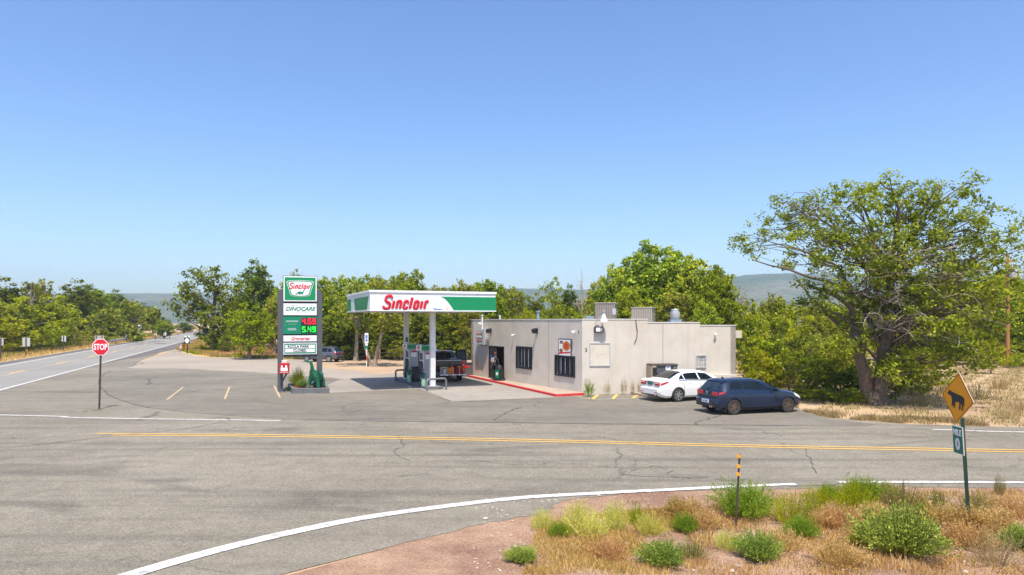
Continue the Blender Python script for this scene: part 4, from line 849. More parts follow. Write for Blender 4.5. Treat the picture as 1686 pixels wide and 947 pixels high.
for z0_, z1_ in ((2.385, 2.57), (2.165, 2.35)): MB().box(x0 + .12, x1 - .12, -.256, -.25, z0_, z1_).build('letter_track', M_['letter_white'], sg)
text('lettering', 'RCCLA PARK', .19, FS(-.10, 2.478, .258), M_['sign_black'], sg, bold=.006); text('lettering', 'CLOSED', .19, FS(-.02, 2.258, .258), M_['sign_black'], sg, bold=.006)
MB().box(xi0 + .01, xi1 - .01, -.08, .08, 1.9, 6.2).build('spine', M_['post_grey'], sg)
# planter
pz = .30; pq = [(-11.65, 36.2), (-9.74, 36.45), (-10.9, 39.4), (-12.85, 39.1)]
t = thing('planter', 'low grey kerb planter filled with red bark mulch under the price sign', 'planter', (-11.6, 36.3, .02))
def inset(poly, k):
    c = np.mean(poly, 0); return [tuple(np.array(p) + (c - p) / np.linalg.norm(c - p) * k) for p in poly]
iq = inset(np.array(pq), .22); mids = []
for i in range(4):
    j = (i + 1) % 4; MB().prism([pq[i], pq[j], iq[j], iq[i]], 0, pz + .002 * i).build('kerb_block', M_['planter'], t, world=True, bevel=.02)
tag(MB().prism([tuple(p) for p in iq], .02, .25).build('mulch', M_['mulch'], t, world=True), kind='stuff')
# red box on the sign's left post
t = thing('signal_box', 'small bright red box sign bracketed to the sign post beside the planter', 'sign', (-12.35, 37.05, .9), R(12))
MB().box(-.26, .26, -.14, .14, .12, .70).build('box', M_['lamp_red'], t, bevel=.03); MB().box(-.14, .16, -.10, .10, .70, .85).build('cap', M_['ply'], t, bevel=.02)
MB().box(-.18, .18, -.146, -.14, .28, .45).build('print', M_['letter_white'], t); MB().box(-.16, -.08, -.147, -.14, .45, .58).build('print', M_['letter_white'], t); MB().box(.06, .15, -.147, -.14, .45, .58).build('print', M_['letter_white'], t)
MB().box(-.21, .21, -.1455, -.1402, .20, .225).build('print', M_['letter_white'], t)
MB().tube([(-.2, .2, -.45), (.12, 0, .14)], .05, 6).build('bracket', M_['post_grey'], t)

# ------------------------------------------------------------------ road signs
def plate(name, poly, th, m, par, y=0.0, M=None):
    b = MB(); n = len(poly); b.v += [(x, y, z) for x, z in poly] + [(x, y + th, z) for x, z in poly]; b.f.append(tuple(range(n))); b.m.append(0); b.f.append(tuple(range(2 * n - 1, n - 1, -1))); b.m.append(0)
    for i in range(n): b.f.append((i, (i + 1) % n, n + (i + 1) % n, n + i)); b.m.append(0)
    return b.build(name, M_[m] if isinstance(m, str) else m, par)
def FT(t, x, z, o): return INV[t.name].inverted() @ Matrix(((1, 0, 0, x), (0, 0, -1, -o), (0, 1, 0, z), (0, 0, 0, 1)))
rect = lambda x0, x1, z0, z1: [(x0, z0), (x1, z0), (x1, z1), (x0, z1)]
# STOP
x, y = G(163, 674.5); t = thing('stop_sign', 'red octagonal stop sign on a brown post at the highway junction', 'road sign', (x, y, .02), R(15))
MB().tube([(0, .03, 0), (.075, .03, 3.05)], .042, 4).build('post', M_['brown'], t)
oc = lambda r: [(.075 + r * math.cos(R(22.5 + 45 * k)), 2.72 + 1.13 * r * math.sin(R(22.5 + 45 * k))) for k in range(8)]
plate('sign_back', oc(.345), .012, 'sign_back', t, -.045); plate('sign_border', oc(.345), .004, 'letter_white', t, -.05); plate('sign_face', oc(.318), .004, 'red', t, -.055)
text('lettering', 'STOP', .36, FT(t, .075, 2.715, .058), M_['letter_white'], t, bold=.010, sx=.62)
# cattle warning and mile marker on one post
x, y = G(1592.5, 865); t = thing('warning_sign', 'yellow diamond cattle warning sign on a leaning green post', 'road sign', (x, y, 0), R(-80))
lean = 0.0; rl_ = R(-8)
t.rotation_euler = (Matrix.Rotation(R(-3.6), 3, 'Y') @ Matrix.Rotation(R(-80), 3, 'Z')).to_euler()
MB().tube([(.02, .02, 0), (.02 + lean * .55, .02, 1.0), (lean + .02, .02, 2.05)], .045, 4).build('post', M_['pole_green'], t)
dzc, hw_, hh_ = 2.43, .37, .50
roll_ = lambda x_, z_: (x_ * math.cos(rl_) - z_ * math.sin(rl_), dzc + x_ * math.sin(rl_) + z_ * math.cos(rl_))
dia = lambda k: [roll_(hw_ * k * a, hh_ * k * b) for a, b in ((0, 1), (.06, .94), (.96, .05), (1, 0), (.96, -.05), (.06, -.94), (0, -1), (-.06, -.94), (-.96, -.05), (-1, 0), (-.96, .05), (-.06, .94))]
plate('sign_back', dia(1.0), .010, 'sign_back', t, -.035); plate('sign_face', dia(1.0), .004, 'orange_y', t, -.04)
ring = MB(); o1, o2 = dia(.955), dia(.925); n = len(o1); ring.v += [(x_, -.0425, z_) for x_, z_ in o1] + [(x_, -.0425, z_) for x_, z_ in o2]
for i in range(n): ring.f.append((i, (i + 1) % n, n + (i + 1) % n, n + i)); ring.m.append(0)
ring.build('border', M_['sign_black'], t)
cow = [(-.235, .045), (-.21, .09), (-.195, .155), (-.175, .11), (-.135, .115), (-.10, .10), (-.02, .085), (.08, .07), (.14, .045), (.165, .0), (.165, -.08), (.175, -.15), (.16, -.155), (.152, -.09), (.145, -.09), (.145, -.24), (.115, -.24), (.115, -.13), (.09, -.11), (.085, -.24), (.055, -.24), (.055, -.10), (-.02, -.10), (-.04, -.12), (-.045, -.23), (-.075, -.23), (-.08, -.11), (-.095, -.21), (-.12, -.21), (-.12, -.06), (-.15, .01), (-.20, .02)]
plate('cow_emblem', [roll_(a * 1.0, (b if b < -.13 else b * .82 - .02) + .03) for a, b in cow], .003, 'sign_black', t, -.0455)
mk = thing('mile_marker', 'small green mile zero marker under the yellow cattle sign', 'road sign', (x, y, 0), R(-92))
mk.rotation_euler = (Matrix.Rotation(R(-3.6), 3, 'Y') @ Matrix.Rotation(R(-92), 3, 'Z')).to_euler()
MBx = lean * .93 + .05
plate('sign_back', rect(MBx - .19, MBx + .13, 1.37, 1.90), .012, 'sign_back', mk, -.082); plate('sign_border', rect(MBx - .19, MBx + .13, 1.37, 1.90), .004, 'letter_white', mk, -.086); plate('sign_face', rect(MBx - .175, MBx + .115, 1.385, 1.885), .004, 'hwy_green', mk, -.090)
text('lettering', 'MILE', .15, FT(mk, MBx - .03, 1.775, .093), M_['letter_white'], mk, bold=.006, sx=.8); text('lettering', '0', .30, FT(mk, MBx - .03, 1.55, .093), M_['letter_white'], mk, bold=.012, sx=.85)
MB().box(MBx - .12, MBx + .115, -.068, -.035, 1.42, 1.86).build('rear_plate', M_['brown'], mk)
# delineator with three yellow reflectors
x, y = G(1211.5, 867); t = thing('delineator_post', 'thin dark marker post with three orange reflectors standing just in front of a green bush', 'marker post', (x, y, 0), R(-8))
MB().tube([(0, 0, 0), (.07, 0, 1.38)], .019, 4).build('post', M_['brown'], t)
for z in (1.34, 1.15, 1.0): MB().lathe([(.0, -.004), (.036, -.004), (.036, .012), (0, .012)], 12, Matrix.Translation((.06 * z / 1.38 - .005, -.03, z)) @ Matrix.Rotation(R(90), 4, 'X'), cap=False).build('reflector', M_['orange_y'], t)
# accessible parking sign by the leaning trunk
x, y = G(603.5, 604.5); t = thing('parking_sign', 'blue and white accessible parking sign on a thin post by the leaning trunk', 'road sign', (x, y, 0), R(8))
MB().tube([(0, .02, 0), (0, .02, 2.8)], .035, 6).build('post', M_['white'], t); plate('sign_face', rect(-.15, .15, 2.0, 2.85), .01, 'letter_white', t, -.02); plate('blue_panel', rect(-.09, .09, 2.15, 2.68), .004, 'blue', t, -.025); plate('lower_plate', rect(-.12, .12, 1.55, 1.78), .01, 'hwy_green', t, -.02); plate('white_tag', rect(-.1, .1, 1.8, 1.97), .01, 'letter_white', t, -.02)
sy = MB(); sy.tube([(0, 0, .14), (0, 0, .02), (.06, 0, .02), (.08, 0, -.08)], .014, 5); sy.tube([(.06 * math.cos(q), 0, -.05 + .06 * math.sin(q)) for q in np.linspace(2.0, 6.2, 8)], .012, 5); sy.mesh; 
o = sy.build('wheelchair_emblem', M_['letter_white'], t); o.location = (-.01, -.03, 2.40)
MB().tube([(0, .02, .55), (0, .02, .95)], .04, 6).build('red_band', M_['red'], t)
# the signs along the highway, seen from behind or far off
def road_sign(px, base, y0, y1, wpx, label, m='sign_back', post='brown', posts=1, diamond=False, name='road_sign', extra=None, yaw=0, group='signs along the far side of the highway'):
    x, y = G(px, base)
    if group.startswith('signs along') and px < 255: y = ray_off(px, 10.2); x = PX(px, y)
    t = thing(name, label, 'road sign', (x, y, 0), R(yaw), group); k = y / F; z1, z0 = PZ(y0, y), PZ(y1, y); w = wpx * k
    for s in ([0] if posts == 1 else [-.3, .3]): MB().box(s * w - .045, s * w + .045, -.045 - .03, .015, 0, z1 - .03).build('post', M_[post], t)
    if diamond: plate('sign_plate', [(0, z1), (w / 2, (z0 + z1) / 2), (0, z0), (-w / 2, (z0 + z1) / 2)], .02, m, t, .02)
    else: plate('sign_plate', rect(-w / 2, w / 2, z0, z1), .02, m, t, .02)
    if extra: extra(t, w, z0, z1)
    return t
road_sign(1.5, 597.5, 556.5, 569, 8, 'grey sign back on a brown post at the left end of the verge')
o = road_sign(43, 594.5, 556, 570.5, 12.5, 'square grey sign back with an orange tag below it', 'sign_back', extra=lambda t, w, z0, z1: plate('orange_tag', rect(-.11, .11, z0 - .62, z0 - .30), .02, 'orange_y', t, .02))
road_sign(105, 580.5, 553, 562.5, 7, 'small pentagon sign back on a dark post in front of the trees', 'pump_light')
road_sign(163.5, 578.5, 552.5, 561.5, 15.5, 'wide grey sign back on two legs showing above the stop sign', posts=2)
road_sign(178.5, 575.5, 562, 571.5, 4, 'narrow yellow object marker at the guardrail end', 'orange_y')
road_sign(203.5, 571, 553.5, 558.5, 5, 'small brown legged sign back behind the guardrail', posts=1); road_sign(209, 570.8, 551, 556, 4, 'small grey sign back just past the brown one', posts=1)
def shield_x(t, w, z0, z1): plate('shield', rect(-w * .28, w * .28, z0 + (z1 - z0) * .2, z0 + (z1 - z0) * .7), .01, 'blue', t, -.092); plate('junction_tag', rect(-w * .55, w * .75, z0 - 1.3, z0 - .75), .02, 'letter_white', t, -.1); plate('arrow_tag', rect(-w * .3, w * .4, z0 - .7, z0 - .25), .02, 'hwy_green', t, -.1)
road_sign(230, 565.5, 535, 542, 5, 'tall white route marker assembly standing clear of the dark trees', 'letter_white', 'white', extra=shield_x)
road_sign(256, 560, 547.5, 553.5, 5, 'small pale diamond sign by the road bend trees', 'letter_white', diamond=True); road_sign(271.5, 558, 546.5, 552.5, 4, 'small white sign further along the highway verge', 'letter_white'); road_sign(279.5, 557, 546, 549, 3, 'tiny white sign beyond the verge fence', 'letter_white'); road_sign(293.5, 552.5, 543, 548.5, 5, 'white diamond sign far along the highway', 'letter_white', diamond=True); road_sign(321, 550, 543, 546, 3, 'tiny white sign at the far end of the highway', 'letter_white')
def route_x(t, w, z0, z1):
    h = z1 - z0; plate('black_field', rect(-w / 2 + .0, w / 2, z0, z0 + h * .80), .01, 'sign_black', t, -.09)
    plate('route_shield', [(w * .38 * math.cos(q) * (1 + .1 * math.cos(4 * q)), z0 + h * .4 + h * .31 * math.sin(q) * (1 + .1 * math.cos(4 * q))) for q in np.linspace(0, 2 * math.pi, 24, endpoint=False)], .006, 'letter_white', t, -.098)
road_sign(308.5, 581.8, 553, 566.2, 9.5, 'black and white route shield sign on the grassy point', 'letter_white', 'sign_black', extra=route_x, group='signs on the grassy point')
def chev_x(t, w, z0, z1):
    for k in range(3):
        zc = z0 + (z1 - z0) * (.12 + .3 * k); h = (z1 - z0) * .14; s = (z1 - z0) * .22; plate('black_stripe', [(-w * .48, zc), (w * .48, zc + s * .6), (w * .48, zc + s * .6 + h), (-w * .48, zc + h)], .006, 'sign_black', t, -.088)
road_sign(303, 578, 564, 573.5, 6, 'yellow and black striped hazard marker on the grassy point', 'orange_y', 'sign_black', extra=chev_x, group='signs on the grassy point').children[1].location.y = -.1
road_sign(330.5, 562, 548.8, 555.5, 7, 'green place name sign beside the near highway lane', 'hwy_green', 'brown', group='signs on the grassy point')
x, y = G(297, 577.5); t = thing('marker_panel', 'small white triangular marker beside the striped hazard marker', 'marker post', (x, y, 0)); plate('panel', [(-.25, 0), (.2, 0), (.1, .8)], .04, 'letter_white', t, 0); plate('edge', [(-.27, 0), (-.2, 0), (.08, .82), (.05, .82)], .05, 'galv', t, .0)
# guardrail
ga, gb = [(PX(p_, ray_off(p_, 9.6)), ray_off(p_, 9.6)) for p_ in (181, 217)]; t = thing('guardrail', 'galvanised steel guardrail on timber posts along the far highway edge', 'guardrail', (*ga, 0), math.atan2(gb[1] - ga[1], gb[0] - ga[0])); Lg = math.dist(ga, gb)
wv = [(-.00, .45), (-.08, .50), (-.0, .58), (-.0, .62), (-.08, .70), (.0, .75)]
b = MB()
ring_ = wv + [(a_ + .02, z_) for a_, z_ in reversed(wv)]
for (a_, z_), (b2, z2) in zip(ring_, ring_[1:] + ring_[:1]): b.quad((0, a_, z_), (Lg, a_, z_), (Lg, b2, z2), (0, b2, z2))
bm_ = len(ring_)
b.build('rail', M_['galv'], t)
for k in range(9): MB().box(Lg * k / 8 - .08, Lg * k / 8 + .08, .02, .2, 0, .78).build('post', M_['wood'], t)
# brown steel marker by the big tree, shed behind the bushes, utility pole
d = 31.5; o = MB().lathe([(.06, 0), (.06, 1.18), (.07, 1.2), (.0, 1.24)], 8).build('steel_post', M_['rust'], loc=(PX(1435.5, d), d, 0)); tag(o, 'rusty red steel post against the base of the big tree', 'post')
d = 47; t = thing('wooden_shed', 'weathered brown plank shed half hidden behind the bushes', 'shed', (PX(1288, d), d, 0), R(-6)); wS = PX(1362, d) - PX(1288, d)
for k in range(14): MB().box(wS * k / 14 + .008, wS * (k + 1) / 14 - .008, 0, .03 + .006 * (k % 3), 0, 1.85).build('plank', M_['wood'], t)
MB().box(.02, wS - .02, .05, 2.4, 0, 1.8).build('body', M_['wood'], t); MB().box(-.25, wS + .25, -.3, 2.7, 1.86, 1.98).build('roof', M_['brown'], t); 
for sx in (.03, wS * .97): MB().box(sx - .05, sx + .05, -.04, .0, 0, 1.85).build('corner_post', M_['wood_pale'], t)
d = 58; t = thing('utility_pole', 'orange brown wooden utility pole with a grey transformer behind the big tree', 'utility pole', (PX(1659, d), d, 0), R(25))
MB().tube([(0, 0, 0), (0, 0, PZ(418, d))], [.17, .12], 10).build('pole', mat('treated_pole', (.34, .155, .05), .85, .15, 3), t, smooth=True)
zp = PZ(440, d); MB().lathe([(.25, zp - .9), (.27, zp - .85), (.27, zp - .1), (.2, zp)], 12, Matrix.Translation((0, -.42, 0))).build('transformer', M_['galv'], t, smooth=True); MB().box(-1.1, 1.1, -.07, .05, zp + .45, zp + .6).build('crossarm', M_['wood'], t)
for s in (-1, -.3, .3, 1): MB().lathe([(.05, 0), (.06, .08), (.03, .16)], 6, Matrix.Translation((s, 0, zp + .6))).build('insulator', M_['sign_back'], t)
# wire fence at the back of the yard
fp = [(-19.5, 67), (-17.2, 66.6), (-15, 66.2), (-12.8, 66.0), (-10.4, 66.2)]
t = thing('wire_fence', 'low wire fence on thin wooden posts along the back of the yard', 'fence', (*fp[0], 0))
for a in fp: MB().tube([(a[0], a[1], 0), (a[0] + .04, a[1], 1.25)], .06, 6).build('post', M_['wood'], t, world=True)
for z in (.45, .8, 1.15): MB().tube([(a[0], a[1] - .06, z) for a in fp], .008, 4).build('wire', M_['post_grey'], t, world=True)

# ------------------------------------------------------------------ vehicles: one lofted body per car, panels cut from the same surface
def hermite(xs, ys):
    xs, ys = np.array(xs, float), np.array(ys, float); d = np.diff(ys) / np.diff(xs); m = np.zeros_like(ys); m[0], m[-1] = d[0], d[-1]
    for i in range(1, len(xs) - 1): m[i] = 0 if d[i - 1] * d[i] <= 0 else 2 * d[i - 1] * d[i] / (d[i - 1] + d[i])
    def f(x):
        x = min(max(x, xs[0]), xs[-1]); i = min(max(int(np.searchsorted(xs, x)) - 1, 0), len(xs) - 2); h = xs[i + 1] - xs[i]; t = (x - xs[i]) / h
        return ((2 * t ** 3 - 3 * t ** 2 + 1) * ys[i] + (t ** 3 - 2 * t ** 2 + t) * h * m[i] + (-2 * t ** 3 + 3 * t ** 2) * ys[i + 1] + (t ** 3 - t ** 2) * h * m[i + 1])
    return f
class Body:
    def __init__(s, L_, top, belt, wid, roofw, bot, edge):
        s.L = L_; mk = lambda p: hermite([q[0] for q in p], [q[1] for q in p])
        s.top, s.belt, s.wid, s.rw, s.bot, s.edge = map(mk, (top, belt, wid, roofw, bot, edge))
    def ring(s, x):
        w, zb, zt, zl, rw, e = s.wid(x), s.bot(x), s.top(x), s.belt(x), s.rw(x), s.edge(x); zl = min(zl, zt - e - .02)
        return [(0, zb), (w * .82, zb), (w * .955, zb + .10), (w * .995, zb + (zl - zb) * .45), (w * .995, zb + (zl - zb) * .72), (w * .965, zl), (rw, zt - e), (rw * .82, zt - e * .28), (0, zt)]
    NS = 8
    def pt(s, x, t, side=1):
        r = s.ring(x); i = min(int(t), s.NS - 1); f = t - i; y = r[i][0] + (r[i + 1][0] - r[i][0]) * f; z = r[i][1] + (r[i + 1][1] - r[i][1]) * f
        return Vector((x - s.L / 2, side * y, z))
    def shell(s, mats, root, wheels, name='body'):
        xs = sorted(set(list(np.linspace(0, s.L, 56)) + [.02, .05, .08, .1, .12, .15, s.L - .02, s.L - .05, s.L - .1])); v, f = [], []; n = 2 * s.NS
        for x in xs:
            r = s.ring(x); ringpts = [(x - s.L / 2, y, z) for y, z in r] + [(x - s.L / 2, -y, z) for y, z in reversed(r[1:-1])]; v += ringpts
        for i in range(len(xs) - 1):
            for k in range(n): f.append((i * n + k, i * n + (k + 1) % n, (i + 1) * n + (k + 1) % n, (i + 1) * n + k))
        f.append(tuple(range(n - 1, -1, -1))); e = (len(xs) - 1) * n; f.append(tuple(e + k for k in range(n)))
        me = bpy.data.meshes.new(name); me.from_pydata(v, [], f); bm = bmesh.new(); bm.from_mesh(me); bmesh.ops.recalc_face_normals(bm, faces=bm.faces); bm.to_mesh(me); bm.free()
        for m in mats: me.materials.append(m)
        o = bpy.data.objects.new(name, me); C.objects.link(o); cut = []
        cb = MB()
        for wx, r in wheels:
            for sd_ in (-1, 1): cb.lathe([(r, .50), (r, 1.3)] if sd_ > 0 else [(r, -1.3), (r, -.50)], 28, Matrix.Translation((wx, 0, r - .045)) @ Matrix.Rotation(R(-90), 4, 'X'))
        cme = cb.mesh('cutter'); cme.materials.append(M_['black']); co = bpy.data.objects.new('cutter', cme); C.objects.link(co)
        md = o.modifiers.new('cut', 'BOOLEAN'); md.object = co; md.operation = 'DIFFERENCE'; md.solver = 'EXACT'
        try: md.material_mode = 'TRANSFER'
        except Exception: pass
        m2 = evaluated(o, name); bpy.data.objects.remove(o); bpy.data.objects.remove(co)
        m2.polygons.foreach_set('use_smooth', [True] * len(m2.polygons)); m2.set_sharp_from_angle(angle=R(32))
        b = link(name, m2, None, root); return b
    def patch(s, name, m, par, quad, sides=(1,), off=.006, nu=8, nv=4):
        """panel lying on the skin: quad = four (x, t) corners, bottom-rear, bottom-front, top-front, top-rear."""
        (a0, b0), (a1, b1), (a2, b2), (a3, b3) = quad; o = None
        for sd_ in sides:
            g = []; b = MB()
            for j in range(nv + 1):
                for i in range(nu + 1):
                    u, v = i / nu, j / nv; x = (a0 * (1 - u) + a1 * u) * (1 - v) + (a3 * (1 - u) + a2 * u) * v; t = (b0 * (1 - u) + b1 * u) * (1 - v) + (b3 * (1 - u) + b2 * u) * v
                    p = s.pt(x, t, sd_); e1 = s.pt(x + .01, t, sd_) - s.pt(x - .01, t, sd_); e2 = s.pt(x, min(t + .01, 8), sd_) - s.pt(x, t - .01, sd_); nn = e1.cross(e2) * -sd_
                    nn = nn.normalized() if nn.length > 1e-9 else Vector((0, sd_, 0)); g.append(p + nn * off)
            base = len(b.v); b.v += [tuple(p) for p in g]; w = nu + 1
            for j in range(nv):
                for i in range(nu): b.f.append((base + j * w + i, base + j * w + i + 1, base + (j + 1) * w + i + 1, base + (j + 1) * w + i)); b.m.append(0)
            o = b.build(name, m, par, smooth=True)
        return o
    def across(s, name, m, par, x0, x1, t0, t1, off=.006, n=10, nv=5):
        """screen across the car: x0 (lower edge) to x1 (upper edge), from skin parameter t0/t1 on one side over the top to the other."""
        b = MB(); w = n + 1
        for j in range(nv + 1):
            v = j / nv; x = x0 + (x1 - x0) * v; t = t0 + (t1 - t0) * v
            for i in range(n + 1):
                u = -1 + 2 * i / n; sd_ = 1 if u >= 0 else -1; tt_ = 8 - abs(u) * (8 - t); p = s.pt(x, tt_, sd_); e1 = s.pt(x + .01, tt_, sd_) - s.pt(x - .01, tt_, sd_); e2 = s.pt(x, min(tt_ + .02, 8), sd_) - s.pt(x, tt_ - .02, sd_); nn = e1.cross(e2) * sd_; nn.normalize()
                if nn.z < 0: nn = -nn
                b.v.append(tuple(p + nn * off))
        for j in range(nv):
            for i in range(n): b.f.append((j * w + i, j * w + i + 1, (j + 1) * w + i + 1, (j + 1) * w + i)); b.m.append(0)
        return b.build(name, m, par, smooth=True)
def wheel(root, x, y, r, wid, rim, spokes, style=0, name='wheel'):
    sd_ = 1 if y > 0 else -1; Mx = Matrix.Translation((x, y, r)) @ Matrix.Rotation(R(-90 * sd_), 4, 'X'); h = wid / 2
    w = MB().lathe([(r * .68, -h), (r * .93, -h), (r, -h * .6), (r, h * .6), (r * .95, h * .95), (r * .72, h), (r * .69, h * .8)], 28, Mx).build(name, M_['rubber'], root, smooth=True)
    MB().lathe([(r * .695, h * .75), (r * .70, h * .98), (r * .66, h * .96), (r * .64, h * .2)], 28, Mx, cap=False).build('rim', M_[rim], w, smooth=True)
    MB().lathe([(.0, h * .15), (r * .66, h * .15), (r * .66, h * .18), (0, h * .18)], 20, Mx, cap=False).build('brake', M_['black'], w)
    b = MB()
    for k in range(spokes):
        for dd in ((-.14, .14) if style == 0 else (0,)):
            q = 2 * math.pi * k / spokes; Ms = Mx @ Matrix.Rotation(q, 4, 'Z'); wd = r * (.055 if style == 0 else .10); q2 = dd * (1.6 if style == 0 else 0); tw = .0 if style == 0 else r * .18
            c = [(r * .1, -wd + dd * r * .25), (r * .1, wd + dd * r * .25), (r * .68, wd * .9 + dd * r + tw), (r * .68, -wd * .9 + dd * r + tw)]
            b.prism(c, h * .55, h * .88, Ms)
    b.build('spokes', M_[rim], w)
    MB().lathe([(r * .17, h * .5), (r * .16, h * .92), (0.0, h * .94)], 12, Mx, cap=False).build('hub', M_[rim], w, smooth=True)
def mirror_part(root, B, x, t, m, sides=(-1, 1)):
    for sd_ in sides:
        p = B.pt(x, t, sd_); MB().box(p.x - .05, p.x + .05, min(p.y - .01 * sd_, p.y + .20 * sd_), max(p.y - .01 * sd_, p.y + .20 * sd_), p.z + .0, p.z + .14).build('mirror', M_[m], root, bevel=.03)
def seam(B, root, x0, t0, x1, t1, sides=(-1, 1), w=.008):
    B.patch('door_seam', M_['black'], root, [(x0 - w, t0), (x0 + w, t0), (x1 + w, t1), (x1 - w, t1)], sides, .003, 1, 10)
# navy hatchback
L_ = 4.26
hb = Body(L_, [(0, .60), (.07, .64), (.10, .72), (.125, .97), (.16, 1.01), (.44, 1.36), (.60, 1.42), (1.1, 1.455), (1.8, 1.45), (2.35, 1.37), (2.75, 1.17), (3.15, .985), (3.6, .92), (3.95, .83), (4.12, .72), (4.22, .60), (4.26, .52)],
          [(0, .55), (.1, .66), (.13, .93), (.5, .97), (1.5, .945), (2.6, .915), (3.1, .90), (3.7, .82), (4.1, .64), (4.26, .45)],
          [(0, .74), (.06, .80), (.25, .87), (.7, .90), (3.5, .90), (3.95, .84), (4.16, .74), (4.26, .62)],
          [(0, .66), (.1, .70), (.16, .66), (.45, .56), (.7, .585), (1.8, .60), (2.4, .62), (2.9, .70), (3.2, .74), (3.8, .68), (4.26, .45)],
          [(0, .33), (.12, .27), (.5, .20), (3.6, .19), (4.1, .24), (4.26, .30)], [(0, .02), (.2, .03), (.6, .07), (2.4, .07), (3.1, .025), (4.26, .02)])
hx, hy = 10.16, 29.27; th = R(16.5)
car = thing('hatchback_car', 'dark navy blue hatchback with bronze wheels parked nearest the road', 'car', (hx, hy, .02), th)
WR = .325; wx = (.80 - L_ / 2, 3.43 - L_ / 2)
body = hb.shell([M_['car_blue']], car, [(wx[0], WR + .04), (wx[1], WR + .04)])
for x in wx:
    for sd_ in (-1, 1): wheel(car, x, sd_ * .79, WR, .2, 'bronze', 5)
gl = M_['glass']
hb.patch('side_window', gl, car, [(.62, 5.2), (1.30, 5.2), (1.28, 5.90), (.78, 5.88)], (-1, 1)); hb.patch('side_window', gl, car, [(1.36, 5.2), (2.95, 5.12), (2.12, 5.90), (1.34, 5.90)], (-1, 1))
hb.across('rear_window', M_['window_dark'], car, .165, .41, 6.35, 6.3); hb.across('windscreen', gl, car, 3.02, 2.38, 6.4, 6.35)
hb.patch('spoiler', M_['car_blue'], car, [(.40, 6.0), (.62, 6.0), (.62, 8), (.40, 8)], (-1, 1), .03)
hb.patch('tail_light', M_['lamp_red'], car, [(.125, 4.50), (.40, 4.72), (.36, 4.97), (.125, 4.97)], (-1, 1), .012)
for sd_ in (-1, 1):
    y0, y1 = sorted((sd_ * .34, sd_ * .72)); MB().box(.085 - L_ / 2, .135 - L_ / 2, y0, y1, .76, .93).build('tail_light', M_['lamp_red'], car, bevel=.03)
MB().box(.075 - L_ / 2, .12 - L_ / 2, -.62, .62, .70, .74).build('trim_strip', M_['black'], car)
MB().box(-.012 - L_ / 2, .01 - L_ / 2, -.26, .26, .46, .60).build('number_plate', M_['letter_white'], car); 
FB = lambda y, z, c=car, LL=L_, x=-.014: INV[c.name].inverted() @ Matrix(((0, 0, -1, x - LL / 2), (-1, 0, 0, y), (0, 1, 0, z), (0, 0, 0, 1)))
text('lettering', '714 VGK', .10, FB(0, .53), M_['blue'], car)
MB().box(-.02 - L_ / 2, .06 - L_ / 2, -.70, .70, .30, .40).build('rear_bumper_lip', M_['black'], car, bevel=.03)
for y in (-.5, -.4): MB().tube([(-.05 - L_ / 2, y, .33), (.1 - L_ / 2, y, .33)], .04, 8).build('exhaust', M_['chrome'], car)
for sd_ in (-1, 1): MB().box(.0 - L_ / 2, .02 - L_ / 2, *sorted((sd_ * .5, sd_ * .70)), .42, .46).build('reflector', M_['lamp_red'], car)
M1 = Matrix.Translation((.085 - L_ / 2, 0, .865)) @ Matrix.Rotation(R(-90), 4, 'Y'); MB().lathe([(.075, 0), (.075, .02), (.06, .025)], 18, M1).build('badge', M_['chrome'], car); 
b = MB(); 
for a_, c_ in (((-.04, .04), (-.018, -.045)), ((-.018, -.045), (0, .0)), ((0, .0), (.018, -.045)), ((.018, -.045), (.04, .04))): b.tube([(.055 - L_ / 2, a_[0], .865 + a_[1]), (.055 - L_ / 2, c_[0], .865 + c_[1])], .008, 5)
b.build('badge_letters', M_['sign_black'], car)
MB().tube([(.15 - L_ / 2, .12, 1.03), (.24 - L_ / 2, -.25, 1.12)], .018, 5).build('rear_wiper', M_['black'], car)
mirror_part(car, hb, 2.78, 5.05, 'car_blue')
seam(hb, car, 1.32, 1.6, 1.32, 5.1); seam(hb, car, 2.95, 2.0, 2.95, 4.9)
hb.patch('sill_trim', M_['black'], car, [(1.16, 1.15), (3.05, 1.15), (3.05, 1.75), (1.16, 1.75)], (-1, 1), .012, 8, 2)
hb.patch('door_handle', M_['car_blue'], car, [(1.5, 4.45), (1.75, 4.45), (1.75, 4.6), (1.5, 4.6)], (-1, 1), .035, 3, 2)
hb.patch('headlight', M_['lamp_white'], car, [(3.78, 4.5), (4.14, 4.4), (4.05, 5.4), (3.72, 5.1)], (-1, 1), .01)
MB().box(L_ / 2 - .06, L_ / 2 + .02, -.6, .6, .3, .48).build('front_grille', M_['black'], car, bevel=.03)
for sd_ in (-1, 1): MB().box(wx[0] - .40, wx[0] - .375, *sorted((sd_ * .68, sd_ * .88)), .12, .40).build('mud_flap', M_['black'], car)
MB().box(.78 - L_ / 2, .86 - L_ / 2, -.02, .02, 1.44, 1.50).build('aerial', M_['black'], car)
